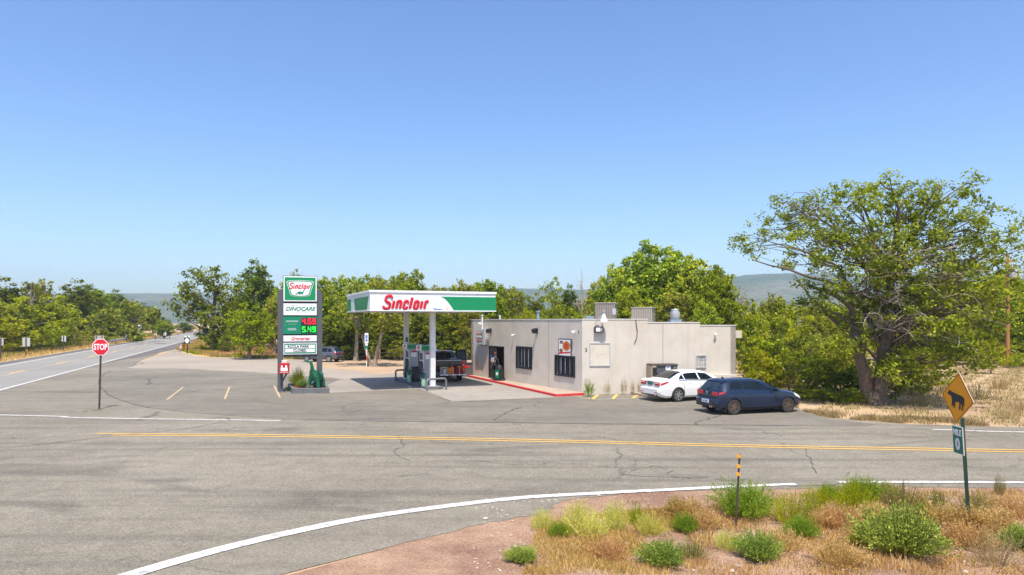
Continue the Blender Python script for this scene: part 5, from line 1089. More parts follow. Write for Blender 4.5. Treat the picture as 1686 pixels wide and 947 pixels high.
# white sedan
L_ = 4.9
sb = Body(L_, [(0, .62), (.06, .66), (.085, .75), (.11, 1.0), (.16, 1.055), (.62, 1.085), (.9, 1.19), (1.35, 1.385), (1.75, 1.455), (2.2, 1.47), (2.75, 1.43), (3.2, 1.28), (3.65, 1.04), (3.85, .985), (4.4, .89), (4.7, .76), (4.85, .62), (4.9, .52)],
          [(0, .56), (.08, .66), (.11, .93), (.6, 1.005), (1.6, .995), (2.6, .965), (3.6, .93), (4.3, .83), (4.75, .62), (4.9, .45)],
          [(0, .72), (.06, .79), (.25, .87), (.8, .92), (4.0, .92), (4.5, .86), (4.8, .74), (4.9, .62)],
          [(0, .66), (.1, .74), (.16, .76), (.6, .76), (.95, .66), (1.5, .57), (2.2, .59), (2.8, .60), (3.3, .66), (3.8, .76), (4.4, .74), (4.9, .5)],
          [(0, .34), (.12, .28), (.5, .19), (4.2, .18), (4.7, .22), (4.9, .3)], [(0, .02), (.6, .025), (1.2, .06), (2.7, .065), (3.6, .025), (4.9, .02)])
th2 = R(24); car = thing('sedan_car', 'white four door sedan parked close to the side wall behind the navy hatchback', 'car', (8.84, 33.95, .02), th2)
WR2 = .335; wx = (1.07 - L_ / 2, 3.85 - L_ / 2); sb.shell([M_['car_white']], car, [(wx[0], WR2 + .045), (wx[1], WR2 + .045)])
for x in wx:
    for sd_ in (-1, 1): wheel(car, x, sd_ * .81, WR2, .21, 'alloy', 7, 1)
sb.patch('side_window', gl, car, [(1.12, 5.25), (1.46, 5.2), (1.44, 5.80), (1.30, 5.7)], (-1, 1)); sb.patch('side_window', gl, car, [(1.50, 5.18), (2.32, 5.15), (2.28, 5.88), (1.50, 5.85)], (-1, 1)); sb.patch('side_window', gl, car, [(2.40, 5.15), (3.45, 5.12), (2.88, 5.88), (2.36, 5.88)], (-1, 1))
sb.across('rear_window', gl, car, .70, 1.48, 6.35, 6.3); sb.across('windscreen', gl, car, 3.60, 2.85, 6.4, 6.35)
sb.patch('tail_light', M_['lamp_red'], car, [(.11, 4.25), (.50, 4.7), (.50, 4.92), (.11, 4.85)], (-1, 1), .010)
for sd_ in (-1, 1):
    y0, y1 = sorted((sd_ * .36, sd_ * .76)); MB().box(.05 - L_ / 2, .115 - L_ / 2, y0, y1, .78, .95).build('tail_light', M_['lamp_red'], car, bevel=.03)
    MB().box(.043 - L_ / 2, .06 - L_ / 2, *sorted((sd_ * .42, sd_ * .72)), .875, .905).build('reversing_lamp', M_['lamp_white'], car, bevel=.005)
    MB().box(-.01 - L_ / 2, .02 - L_ / 2, *sorted((sd_ * .46, sd_ * .72)), .44, .47).build('reflector', M_['lamp_red'], car)
    MB().tube([(-.03 - L_ / 2, sd_ * .56, .34), (.1 - L_ / 2, sd_ * .56, .34)], .045, 8).build('exhaust', M_['chrome'], car)
MB().box(.055 - L_ / 2, .10 - L_ / 2, -.17, .17, .79, .96).build('number_plate', M_['hwy_green'], car); MB().box(.05 - L_ / 2, .10 - L_ / 2, -.34, .34, .955, .975).build('trim_strip', M_['chrome'], car)
MB().box(-.015 - L_ / 2, .05 - L_ / 2, -.64, .64, .31, .36).build('rear_bumper_lip', M_['black'], car, bevel=.02)
mirror_part(car, sb, 3.3, 5.05, 'car_white')
seam(sb, car, 1.46, 1.8, 1.36, 5.15); seam(sb, car, 2.36, 1.6, 2.36, 5.1); seam(sb, car, 3.42, 2.0, 3.5, 4.9)
for xh in (1.62, 2.55): sb.patch('door_handle', M_['chrome'], car, [(xh, 4.62), (xh + .24, 4.62), (xh + .24, 4.74), (xh, 4.74)], (-1, 1), .03, 3, 2)
sb.patch('window_trim', M_['chrome'], car, [(1.10, 5.02), (3.52, 5.0), (3.50, 5.09), (1.10, 5.15)], (-1, 1), .008, 10, 1)
sb.patch('headlight', M_['lamp_white'], car, [(4.35, 4.6), (4.76, 4.4), (4.70, 5.3), (4.30, 5.1)], (-1, 1), .01)
# grey sport utility parked by the trees
L_ = 4.5
ub = Body(L_, [(0, .66), (.06, .72), (.10, 1.08), (.16, 1.15), (.5, 1.56), (.75, 1.64), (1.5, 1.67), (2.4, 1.64), (2.75, 1.55), (3.3, 1.14), (3.9, 1.06), (4.3, .94), (4.45, .72), (4.5, .6)],
          [(0, .6), (.1, .95), (.14, 1.06), (1.5, 1.04), (3.2, 1.0), (4.2, .86), (4.5, .5)], [(0, .76), (.1, .84), (.4, .91), (3.8, .91), (4.3, .82), (4.5, .66)],
          [(0, .7), (.12, .76), (.5, .62), (2.5, .64), (3.2, .74), (4.5, .5)], [(0, .42), (.3, .32), (4.0, .30), (4.5, .4)], [(0, .02), (.6, .07), (2.6, .07), (3.3, .03), (4.5, .02)])
x, y = G(529, 596); car = thing('sport_utility_car', 'grey sport utility car parked under the trees behind the price sign', 'car', (x, y + .3, .01), R(166)); car.scale = (.86, .9, .86)
wx = (.95 - L_ / 2, 3.6 - L_ / 2); ub.shell([M_['car_grey']], car, [(wx[0], .40), (wx[1], .40)])
for x in wx:
    for sd_ in (-1, 1): wheel(car, x, sd_ * .8, .355, .22, 'alloy', 6, 1)
for q in ([(.55, 5.2), (1.1, 5.15), (1.08, 5.86), (.8, 5.8)], [(1.18, 5.15), (2.05, 5.12), (2.05, 5.88), (1.16, 5.88)], [(2.13, 5.12), (3.15, 5.08), (2.62, 5.86), (2.13, 5.88)]): ub.patch('side_window', gl, car, q, (-1, 1))
ub.across('rear_window', gl, car, .17, .48, 6.3, 6.3); ub.across('windscreen', gl, car, 3.2, 2.75, 6.4, 6.3)
ub.patch('tail_light', M_['lamp_red'], car, [(.10, 4.4), (.42, 4.5), (.36, 4.98), (.10, 4.98)], (-1, 1), .012)
for sd_ in (-1, 1): MB().box(.04 - L_ / 2, .12 - L_ / 2, *sorted((sd_ * .45, sd_ * .76)), .92, 1.05).build('tail_light', M_['lamp_red'], car, bevel=.02)
MB().box(-.01 - L_ / 2, .05 - L_ / 2, -.75, .75, .42, .62).build('rear_bumper', M_['black'], car, bevel=.03); mirror_part(car, ub, 2.95, 5.05, 'car_grey'); seam(ub, car, 1.12, 1.8, 1.12, 5.1); seam(ub, car, 2.09, 1.8, 2.09, 5.1)
for sd_ in (-1, 1): MB().tube([(.9 - L_ / 2, sd_ * .58, 1.67), (1.0 - L_ / 2, sd_ * .58, 1.73), (2.3 - L_ / 2, sd_ * .58, 1.72), (2.4 - L_ / 2, sd_ * .58, 1.66)], .02, 6).build('roof_rail', M_['black'], car)
# black pickup, seen from behind at the pump
pk = thing('pickup_truck', 'black pickup truck at the pump with its right front door open', 'pickup', (-4.72, 46.0, .03), R(105)); X0 = -2.85
for sd_ in (-1, 1):
    pr = [(X0, .55), (X0 + 2.0, .55), (X0 + 2.0, 1.32), (X0, 1.32)]; b = MB(); y0, y1 = sorted((sd_ * .84, sd_ * .99)); n = 4; b.v += [(x, y0, z) for x, z in pr] + [(x, y1, z) for x, z in pr]
    b.f += [(0, 1, 2, 3), (7, 6, 5, 4), (0, 4, 5, 1), (1, 5, 6, 2), (2, 6, 7, 3), (3, 7, 4, 0)]; b.m += [0] * 6; b.build('bed_side', M_['car_black'], pk, bevel=.03)
    MB().box(X0 - .03, X0 + .10, *sorted((sd_ * .80, sd_ * .995)), .92, 1.30).build('tail_light', M_['lamp_red'], pk, bevel=.03); MB().box(X0 - .036, X0 + .05, *sorted((sd_ * .85, sd_ * .95)), .98, 1.06).build('reversing_lamp', M_['lamp_white'], pk, bevel=.01)
MB().box(X0 + .05, X0 + 2.0, -.84, .84, .62, .72).build('bed_floor', M_['black'], pk)
tg = MB().box(X0 - .01, X0 + .08, -.80, .80, .66, 1.33).build('tailgate', M_['car_black'], pk, bevel=.025); MB().box(X0 - .02, X0 + .0, -.70, .70, .80, 1.10).build('tailgate_panel', M_['car_black'], tg, bevel=.008); MB().box(X0 - .028, X0 - .015, -.12, .12, 1.13, 1.2).build('handle', M_['black'], tg)
MB().box(X0 - .03, X0 + .09, -.80, .80, 1.325, 1.37).build('spoiler_lip', M_['steel'], tg, bevel=.012)
MB().box(X0 - .18, X0 + .05, -.98, .98, .46, .64).build('rear_bumper', M_['steel_dark'], pk, bevel=.04); MB().box(X0 - .19, X0 - .17, -.16, .16, .49, .61).build('number_plate', M_['letter_white'], pk)
cabb = Body(3.75, [(0, 1.30), (.05, 1.36), (.22, 1.80), (.5, 1.88), (1.4, 1.9), (1.75, 1.82), (2.3, 1.36), (2.5, 1.30), (3.5, 1.22), (3.7, 1.1), (3.75, .9)], [(0, 1.25), (.1, 1.27), (2.3, 1.22), (3.5, 1.12), (3.75, .8)], [(0, .97), (3.2, .985), (3.6, .94), (3.75, .86)], [(0, .88), (.22, .70), (1.6, .72), (2.3, .84), (3.75, .8)], [(0, .42), (3.4, .42), (3.75, .5)], [(0, .02), (.3, .07), (1.7, .07), (2.4, .03), (3.75, .03)])
xo = X0 + 1.98 + 3.75 / 2
def shift_body(Bd, dx):
    old = Bd.pt; Bd.pt = lambda x, t, side=1: old(x, t, side) + Vector((dx, 0, 0))
cabo = cabb.shell([M_['car_black']], pk, [(.895, .44)], 'cab'); cabo.data.transform(Matrix.Translation((xo, 0, 0))); shift_body(cabb, xo)
cabb.across('rear_window', gl, pk, .07, .20, 6.35, 6.3); cabb.across('windscreen', gl, pk, 2.25, 1.78, 6.4, 6.3)
cabb.patch('side_window', gl, pk, [(.35, 5.2), (1.15, 5.2), (1.15, 5.85), (.42, 5.85)], (-1, 1)); cabb.patch('side_window', gl, pk, [(1.22, 5.2), (2.1, 5.2), (1.72, 5.85), (1.22, 5.85)], (1,))
MB().box(xo - 3.75 / 2 + .235, xo - 3.75 / 2 + .30, -.2, .2, 1.80, 1.87).build('high_brake_light', M_['lamp_red'], pk, bevel=.01)
hd = Vector((xo - 3.75 / 2 + 2.2, -.97, 0)); Mh = Matrix.Translation(hd) @ Matrix.Rotation(R(66), 4, 'Z')
dr = MB().box(-1.0, 0, -.05, .05, .55, 1.24, Mh).build('open_door', M_['car_black'], pk, bevel=.015)
b = MB()
b.box(-1.0, -.92, -.035, .035, 1.24, 1.86, Mh); b.box(-.92, -.35, -.035, .035, 1.79, 1.86, Mh); b.prism([(-.35, 1.79), (-.35, 1.86), (0, 1.3), (0, 1.24), (-.06, 1.24)], -.035, .035, Mh @ Matrix.Rotation(R(90), 4, 'X')); b.build('window_frame', M_['car_black'], dr)
MB().box(-.92, -.2, -.012, .012, 1.24, 1.79, Mh).build('window', M_['window_dark'], dr)
MB().box(-.92, -.1, .05, .08, .7, 1.15, Mh).build('door_lining', M_['post_grey'], dr)
mirror_part(pk, cabb, 2.1, 5.05, 'car_black', (1,))
for x in (X0 + 1.05, X0 + 4.75):
    for sd_ in (-1, 1): wheel(pk, x, sd_ * .84, .39, .27, 'alloy', 6, 1)
# hitch carrier and what is strapped to it
Mp = INV[pk.name].inverted(); cx0 = Mp @ Vector((X0 - .55, -.12, 0))
cr = thing('cargo_carrier', 'steel hitch cargo carrier behind the black pickup', 'carrier', (cx0.x, cx0.y, .03), R(105))
for x in (-.30, .30): MB().box(x - .03, x + .03, -.80, .80, .47, .53).build('rail', M_['galv'], cr)
for y in (-.80, .80): MB().box(-.27, .27, y - .03, y + .03, .472, .528).build('rail', M_['galv'], cr)
for k in range(9): MB().box(-.27, .27, -.72 + .18 * k - .02, -.72 + .18 * k + .02, .48, .51).build('slat', M_['galv'], cr)
MB().box(.0, .95, -.03, .03, .40, .47).build('hitch_bar', M_['steel_dark'], cr)
for y in (-.77, -.4, 0, .4, .77): MB().box(-.345, -.33, y - .06, y + .06, .46, .53).build('reflector', M_['lamp_white'], cr)
def on_car(y, x=0.0, z=.53): p = INV[cr.name].inverted() @ Vector((x, y, z)); return tuple(p)
t = thing('crate', 'grey slatted crate at the near pump end of the carrier', 'crate', on_car(.55), R(105))
for z in (0, .12, .24, .36): MB().box(-.22, -.20, -.2, .22, z, z + .09).build('slat', M_['wood_pale'], t); MB().box(.20, .22, -.2, .22, z, z + .09).build('slat', M_['wood_pale'], t)
for y in (-.2, .22): MB().box(-.2, .2, y - .01, y + .01, 0, .45).build('end_panel', M_['ac_tan'], t)
t = thing('water_jug', 'pale jug standing against the crate on the carrier', 'jug', on_car(.55, -.27), 0); MB().lathe([(.09, 0), (.10, .04), (.10, .22), (.05, .30), (.04, .34)], 12).build('jug', M_['galv'], t, smooth=True); MB().lathe([(.042, .34), (.042, .37)], 8).build('cap', M_['sign_black'], t)
for k, (y, hgt, lb) in enumerate(((.22, .48, 'orange fuel can strapped beside the crate on the carrier'), (.02, .56, 'taller orange fuel can in the middle of the carrier'))):
    t = thing('fuel_can', lb, 'fuel can', on_car(y), R(105), 'orange cans on the carrier'); MB().box(-.17, .17, -.095, .095, 0, hgt * .78).build('can', M_['orange'], t, bevel=.035)
    MB().tube([(-.1, 0, hgt * .78), (-.09, 0, hgt * .9), (.05, 0, hgt * .9), (.06, 0, hgt * .78)], .02, 6).build('handle', M_['orange'], t); MB().tube([(.12, 0, hgt * .76), (.15, 0, hgt)], .025, 6).build('spout', M_['black'], t); MB().box(-.175, .175, -.1, .1, hgt * .34, hgt * .40).build('strap', M_['wood'], t)
t = thing('duffel_bag', 'dark maroon duffel bag with orange straps at the kerb end of the carrier', 'bag', on_car(-.47), R(105))
MB().box(-.2, .2, -.32, .32, 0, .50).build('bag', M_['maroon'], t, bevel=.09)
for y in (-.22, .06): MB().box(-.21, .21, y - .03, y + .03, -.0, .512).build('strap', M_['orange'], t)
MB().tube([(-.215, -.28, .1), (-.225, -.05, .44), (-.215, .2, .46)], .025, 5).build('strap', M_['orange'], t)

# ------------------------------------------------------------------ people and the dinosaur statue
def skin_mesh(name, nodes_, edges_, root=0, lv=1, smooth_r=1.0):
    me = bpy.data.meshes.new(name); me.from_pydata([n[:3] for n in nodes_], edges_, []); o = bpy.data.objects.new(name, me); C.objects.link(o)
    md = o.modifiers.new('skin', 'SKIN'); md.use_smooth_shade = True; md.branch_smoothing = .3
    sv = me.skin_vertices[0].data
    for i, n in enumerate(nodes_): sv[i].radius = (n[3], n[4] if len(n) > 4 else n[3]); sv[i].use_root = (i == root)
    sb_ = o.modifiers.new('sub', 'SUBSURF'); sb_.levels = lv; sb_.render_levels = lv
    m = evaluated(o, name); bpy.data.objects.remove(o); m.polygons.foreach_set('use_smooth', [True] * len(m.polygons)); return m
def person(name, label, loc, rz, hgt, top_m, leg_m, hair_m, lean=0.0, arms=((.10, -.25), (.10, -.25)), legs=((0, .05), (0, -.05)), shorts=False, coat=False):
    """local +y is where the person faces; heights for a 1.75 m body, scaled."""
    t = thing(name, label, 'person', loc, rz); k = hgt / 1.75; N_ = []; E = []
    def n(x, y, z, r, r2=None, p=None):
        y = y + lean * max(0, z - .95); N_.append((x * k, y * k, z * k, r * k, (r2 or r) * k)); i = len(N_) - 1
        if p is not None: E.append((p, i))
        return i
    pel = n(0, 0, .95, .13, .10); bel = n(0, 0, 1.10, .125, .095, pel); ch = n(0, .0, 1.30, .15, .10, bel); nk0 = n(0, .0, 1.45, .075, .07, ch); nk = n(0, .01, 1.50, .052, .052, nk0); h0 = n(0, .03, 1.57, .07, .08, nk); h1 = n(0, .03, 1.66, .078, .095, h0); h2 = n(0, .02, 1.72, .055, .07, h1)
    hands = []
    for s_, (ax, ay) in zip((-1, 1), arms):
        sh = n(s_ * .17, 0, 1.40, .062, None, ch); el = n(s_ * (.22 + ax), ay * -.3, 1.12, .044, None, sh); wr = n(s_ * (.21 + ax * 1.2), -ay * .6 + .05, .90, .030, None, el); pm = n(s_ * (.21 + ax * 1.2), -ay * .7 + .07, .82, .034, .02, wr)
        for f in range(4):
            a = n(s_ * (.20 + ax * 1.2) + s_ * .0, -ay * .7 + .05 + .018 * f, .755, .010, None, pm); n(s_ * (.19 + ax * 1.2), -ay * .7 + .05 + .02 * f, .72 - .006 * (f in (1, 2)), .008, None, a)
        th_ = n(s_ * (.19 + ax * 1.2), -ay * .7 + .115, .80, .011, None, pm); n(s_ * (.18 + ax * 1.2), -ay * .7 + .125, .765, .009, None, th_)
    for s_, (dx, dy) in zip((-1, 1), legs):
        hp = n(s_ * .085, 0, .88, .088, None, pel); kn = n(s_ * (.095 + dx), dy * .6 + .02, .50, .058, None, hp); an = n(s_ * (.10 + dx), dy, .09, .038, None, kn); n(s_ * (.105 + dx), dy + .14, .03, .034, .03, an)
    body = link('body', skin_mesh('body', N_, E), M_['skin'], t)
    tn, te = [], []
    def m(x, y, z, r, r2=None, p=None): y = y + lean * max(0, z - .95); tn.append((x * k, y * k, z * k, r * k, (r2 or r) * k)); i = len(tn) - 1; (te.append((p, i)) if p is not None else None); return i
    b0 = m(0, 0, 1.12, .145, .115); c0 = m(0, 0, 1.30, .17, .12, b0); m(0, 0, 1.44, .10, .09, c0); lo = m(0, 0, .93 if not coat else .80, .155 if not coat else .19, .125 if not coat else .15, b0)
    for s_, (ax, ay) in zip((-1, 1), arms):
        sh = m(s_ * .175, 0, 1.40, .082, None, c0); el = m(s_ * (.22 + ax), ay * -.3, 1.12, .064, None, sh)
        if not shorts: m(s_ * (.21 + ax * 1.2), -ay * .6 + .05, .92, .048, None, el)
    link('jacket' if not shorts else 'shirt', skin_mesh('jacket', tn, te), M_[top_m], t)
    tn, te = [], []; pl_ = m(0, 0, .97, .145, .115)
    for s_, (dx, dy) in zip((-1, 1), legs):
        hp = m(s_ * .088, 0, .86, .105, None, pl_); kn = m(s_ * (.095 + dx), dy * .6 + .02, .50 if not shorts else .55, .076, None, hp)
        if not shorts: m(s_ * (.10 + dx), dy, .10, .058, None, kn)
    link('trousers' if not shorts else 'shorts', skin_mesh('trousers', tn, te), M_[leg_m], t)
    for s_, (dx, dy) in zip((-1, 1), legs): link('shoe', skin_mesh('shoe', [((s_ * (.10 + dx)) * k, (dy - .05) * k, .045 * k, .045 * k), ((s_ * (.105 + dx)) * k, (dy + .07) * k, .042 * k, .045 * k), ((s_ * (.108 + dx)) * k, (dy + .17) * k, .035 * k, .036 * k)], [(0, 1), (1, 2)]), M_['sign_black'], t)
    yl = lambda z: lean * (z - .95)
    hr = MB(); 
    prof = [(.088, 1.60), (.098, 1.66), (.098, 1.71), (.085, 1.765), (.05, 1.79), (.0, 1.797)]
    hr.lathe([(r * k, z * k) for r, z in prof], 16, Matrix.Translation((0, (yl(1.68) - .012) * k, 0)) @ Matrix.Diagonal((.92, 1.06, 1, 1)), cap=False); hr.lathe([(.07 * k, 1.50 * k), (.085 * k, 1.6 * k)], 12, Matrix.Translation((0, (yl(1.6) - .045) * k, 0)) @ Matrix.Diagonal((1, .55, 1, 1)), cap=False)
    link('hair', hr.mesh('hair', True), M_[hair_m], t)
    fy = yl(1.65) + .10
    fc = MB(); fc.lathe([(.0, -.02), (.012, -.012), (.014, .0), (.009, .012), (.0, .024)], 8, Matrix.Translation((0, (fy + .03) * k, 1.63 * k)), cap=False); link('nose', fc.mesh('nose', True), M_['skin'], t)
    ey = MB()
    for s_ in (-1, 1): ey.lathe([(.0, -.01), (.012, .0), (.0, .01)], 8, Matrix.Translation((s_ * .03 * k, (fy + .012) * k, 1.66 * k)), cap=False)
    link('eyes', ey.mesh('eyes', True), M_['sign_black'], t); mo = MB().box(-.022 * k, .022 * k, (fy + .0) * k, (fy + .018) * k, 1.585 * k, 1.595 * k); link('mouth', mo.mesh('mouth'), M_['maroon'], t)
    return t
dp = LP(LT(823.5), .42, .125)
pr_ = person('person', 'person in dark clothes with brown hair stepping through the shop doorway', dp, math.atan2(-nL[1], -nL[0]) - math.pi / 2 + R(18), 1.72, 'cloth_black', 'cloth_black', 'hair', .12, ((.05, .15), (.03, -.3)), ((0, -.12), (.0, .16)), coat=True)
MB().box(-.13, .10, -.20, -.10, 1.10, 1.40).build('backpack', M_['cloth_grey'], pr_, bevel=.04)
x, y = G(662.5, 592); person('person', 'small figure in navy top and brown shorts at the edge of the trees', (x, y, 0), R(170), 1.36, 'cloth_navy', 'cloth_brown', 'hair', 0, ((.03, .05), (.03, .05)), ((.02, .03), (.02, -.03)), shorts=True)
p = LP(LT(831.5), .42, .125); t = thing('waste_bin', 'black rubbish bin with a green panel by the shop door', 'bin', p, math.atan2(nL[1], nL[0]) + math.pi / 2 + R(22))
MB().box(-.30, .30, -.26, .26, 0, .13).build('base', M_['sign_black'], t, bevel=.03); MB().box(-.22, .22, -.2, .2, .13, .72).build('bin_body', M_['black'], t, bevel=.03)
MB().box(-.15, .15, -.212, -.2, .17, .68).build('panel', M_['green'], t); MB().lathe([(.30, .72), (.29, .78), (.17, .98), (.0, 1.02)], 14, Matrix.Diagonal((.8, .75, 1, 1))).build('lid', M_['black'], t, smooth=True)
plate('emblem', [(-.09, .34), (-.02, .34), (.0, .42), (.03, .34), (.07, .36), (.10, .52), (.05, .54), (.03, .47), (-.01, .54), (-.08, .50)], .004, 'letter_white', t, -.217)
# green long-necked dinosaur statue in the planter
dpos = (-10.62, 37.1, .26); dn_ = thing('dinosaur_statue', 'green long necked dinosaur statue standing on the planter mulch under the price sign', 'statue', dpos, R(-98))
N_ = [(0, 0, .66, .30, .30), (.34, 0, .68, .25, .26), (.50, 0, .86, .16), (.56, .0, 1.08, .105), (.58, -.02, 1.28, .085), (.60, -.08, 1.44, .085), (.60, -.20, 1.49, .085, .075), (.58, -.36, 1.45, .055, .05),
      (-.34, 0, .60, .24), (-.60, -.05, .48, .15), (-.85, -.20, .34, .09), (-1.0, -.42, .24, .055), (-1.02, -.66, .22, .03)]
E = [(0, 1), (1, 2), (2, 3), (3, 4), (4, 5), (5, 6), (6, 7), (0, 8), (8, 9), (9, 10), (10, 11), (11, 12)]
def leg(pi, x, y):
    a = len(N_); N_.extend([(x, y * .8, .46, .14), (x + .02, y, .24, .095), (x + .02, y, .07, .105), (x + .06, y, .0, .10)]); E.extend([(pi, a), (a, a + 1), (a + 1, a + 2), (a + 2, a + 3)])
leg(1, .36, .26); leg(1, .36, -.26); leg(8, -.36, .25); leg(8, -.36, -.25)
link('body', skin_mesh('body', N_, E, 0, 2), M_['dino'], dn_)
MB().lathe([(.0, -.015), (.018, 0), (.0, .015)], 8, Matrix.Translation((.67, -.24, 1.53)), cap=False).build('eye', M_['sign_black'], dn_)

# ------------------------------------------------------------------ trees, shrubs, grass
def rv(rng, n):
    v = rng.normal(size=(n, 3)); return v / np.linalg.norm(v, axis=1)[:, None]
def leaves(rng, cen, rad, n_per, size, droop=0.0):
    """small diamond leaves spread through clumps: cen (K,3), rad (K,)."""
    K = len(cen); n = K * n_per; ci = np.repeat(np.arange(K), n_per); d = rv(rng, n); r = rad[ci] * rng.random(n) ** .55
    p = cen[ci] + d * r[:, None] * np.array((1, 1, .72)); nr = d * .55 + rv(rng, n) * .8 + np.array((0, -.25, .55)); nr /= np.linalg.norm(nr, axis=1)[:, None]
    a = np.cross(nr, rv(rng, n)); a /= np.linalg.norm(a, axis=1)[:, None] + 1e-9; b = np.cross(nr, a); s = size * rng.uniform(.6, 1.35, n)[:, None]
    v = np.stack([p - a * s, p + b * s * .55 - a * s * .1, p + a * s, p - b * s * .55 - a * s * .1], 1).reshape(-1, 3); return v, np.arange(n * 4).reshape(-1, 4)
def limb(mb, a, b, ra, rb, rng, n=5, sides=6, sag=.12):
    a, b = np.array(a, float), np.array(b, float); L_ = np.linalg.norm(b - a); pts = []
    off = rng.normal(0, .09, 3) * L_
    for i in range(n + 1):
        t = i / n; p = a + (b - a) * t + off * math.sin(math.pi * t) + np.array((0, 0, sag * L_ * math.sin(math.pi * t))) + rng.normal(0, .018, 3) * L_ * (0 < i < n); pts.append(tuple(p))
    mb.tube(pts, [ra + (rb - ra) * i / n for i in range(n + 1)], sides, cap=False); return pts
def tree_meshes(name, seed, lobes, trunk, dens=1.0, leaf=.16, n_per=26, crad=.55, tr=.25, twig=.5, bare=.0, hollow=.45, lr=.30):
    """lobes: (x,y,z,rx,ry,rz); trunk: list of points from the base up; returns (wood mesh, crown mesh)."""
    rng = np.random.default_rng(seed); mb = MB(); n = len(trunk); mb.tube(trunk, [tr * (1.35 if i == 0 else 1 - .55 * i / max(1, n - 1)) for i in range(n)], 9, cap=False)
    T = np.array(trunk, float); cs, cr = [], []
    for lx, ly, lz, rx, ry, rz in lobes:
        area = (rx * ry + ry * rz + rx * rz) / 3; k = max(4, int(area * 7.5 * dens / (crad * 2) )); c = np.array((lx, ly, lz)); d = rv(rng, k); rad = (hollow + (1 - hollow) * rng.random(k) ** .6)[:, None]
        p = c + d * rad * np.array((rx, ry, rz)); cs.append(p); cr.append(rng.uniform(.6, 1.3, k) * crad)
        hz = min(max(lz - 1.1 * max(rz, np.hypot(lx, ly) * .6), T[0, 2] + .28 * (T[-1, 2] - T[0, 2])), T[-1, 2]); i = int(np.argmin(abs(T[:, 2] - hz))); st = T[i]
        pts = limb(mb, st, c + np.array((0, 0, -.2 * rz)), tr * lr, tr * lr * .25, rng); pts = np.array(pts)
        for j in range(int(k * twig)):
            q = pts[rng.integers(2, len(pts))]; limb(mb, q, p[j], tr * lr * .3, tr * lr * .08, rng, 3, 4, .05)
        for j in range(int(k * bare)):
            e = c + rv(rng, 1)[0] * np.array((rx, ry, rz)) * rng.uniform(.9, 1.25); limb(mb, pts[-1], e, tr * .10, tr * .02, rng, 4, 4, .0)
    me = mb.mesh(name + '_wood', True)
    if n_per <= 0: return me, None
    v, f = leaves(rng, np.concatenate(cs), np.concatenate(cr), n_per, leaf); return me, np_mesh(name + '_crown', v, f)
def auto_lobes(seed, Ht, Rr, base, n=9, rz=.17):
    rng = np.random.default_rng(seed); out = []
    for k in range(n):
        t = (k + .5) / n; z = base + (Ht - base) * (.12 + .78 * t); a = 2.4 * k + rng.uniform(-.5, .5); prof = math.sin(math.pi * (.18 + .72 * t)) ; rr_ = Rr * .55 * prof * rng.uniform(.7, 1.15)
        s = Rr * rng.uniform(.38, .56) * (.65 + .5 * prof); out.append((rr_ * math.cos(a), rr_ * math.sin(a), z, s, s, Ht * rz * rng.uniform(.8, 1.2)))
    return out
def straight(Ht, lean=0.0, seed=0):
    r = random.Random(seed); return [(lean * Ht * t + r.uniform(-.08, .08) * (t > 0), r.uniform(-.08, .08) * (t > 0), Ht * t) for t in (0, .12, .28, .45, .62)]
VAR = {}
def variant(key, seed, Ht, Rr, base, leafm, bark, **kw):
    nl = kw.pop('n', 9); lean = kw.pop('lean', 0.0); rz = kw.pop('rz', .17)
    w, c = tree_meshes(key, seed, auto_lobes(seed, Ht, Rr, base, nl, rz), straight(Ht, lean, seed), **kw); w.materials.append(M_[bark])
    if c: c.materials.append(M_[leafm])
    VAR[key] = (w, c, Ht, Rr)
variant('cottonwood', 11, 10, 3.6, .9, 'leaf_mid', 'bark', leaf=.17, n_per=36, dens=1.7, n=12, twig=.25)
variant('dark_cottonwood', 12, 10, 3.4, .9, 'leaf_dark', 'bark', leaf=.16, n_per=36, dens=1.6, n=12, twig=.4, bare=.06)
variant('olive_tree', 13, 9, 3.2, .6, 'leaf_olive', 'bark_pale', leaf=.15, n_per=30, dens=1.45, n=12, twig=.5, bare=.12)
variant('bright_tree', 14, 7, 2.8, .6, 'leaf_bright', 'bark_pale', leaf=.14, n_per=32, dens=1.3, n=11, twig=.3)
variant('fresh_tree', 15, 9, 3.3, .7, 'leaf_fresh', 'bark', leaf=.15, n_per=38, dens=1.8, n=12, twig=.25)
variant('slim_tree', 16, 9, 1.9, .8, 'leaf_mid', 'bark_pale', leaf=.14, n_per=28, dens=1.3, n=11, rz=.13, twig=.4)
variant('mid_bush', 17, 3.4, 2.0, .1, 'leaf_mid', 'bark_pale', leaf=.11, n_per=34, dens=1.5, n=9, crad=.42, tr=.10, twig=.5)
variant('bright_bush', 18, 3.4, 2.0, .1, 'leaf_bright', 'bark_pale', leaf=.11, n_per=34, dens=1.5, n=9, crad=.42, tr=.10, twig=.5)
variant('olive_bush', 19, 3.4, 2.0, .1, 'leaf_olive', 'bark_pale', leaf=.11, n_per=26, dens=1.3, n=9, crad=.42, tr=.10, twig=.9, bare=.25)
variant('dark_bush', 20, 3.0, 2.0, .1, 'leaf_dark', 'bark', leaf=.11, n_per=32, dens=1.5, n=9, crad=.42, tr=.10, twig=.5)
variant('bare_tree', 21, 9, 2.2, 2.2, 'leaf_olive', 'dead', n_per=0, n=8, twig=.9, bare=.5, tr=.2, crad=.7, lr=.45)
variant('grey_bush', 22, 4, 2.0, .3, 'weed_dry', 'dead', leaf=.08, n_per=8, dens=1.2, n=8, crad=.45, tr=.11, twig=1.0, bare=.6)
NM = {'mid_bush': 'bush', 'bright_bush': 'bush', 'olive_bush': 'bush', 'dark_bush': 'bush', 'grey_bush': 'bush', 'bare_tree': 'dead_tree'}
trng = random.Random(77)
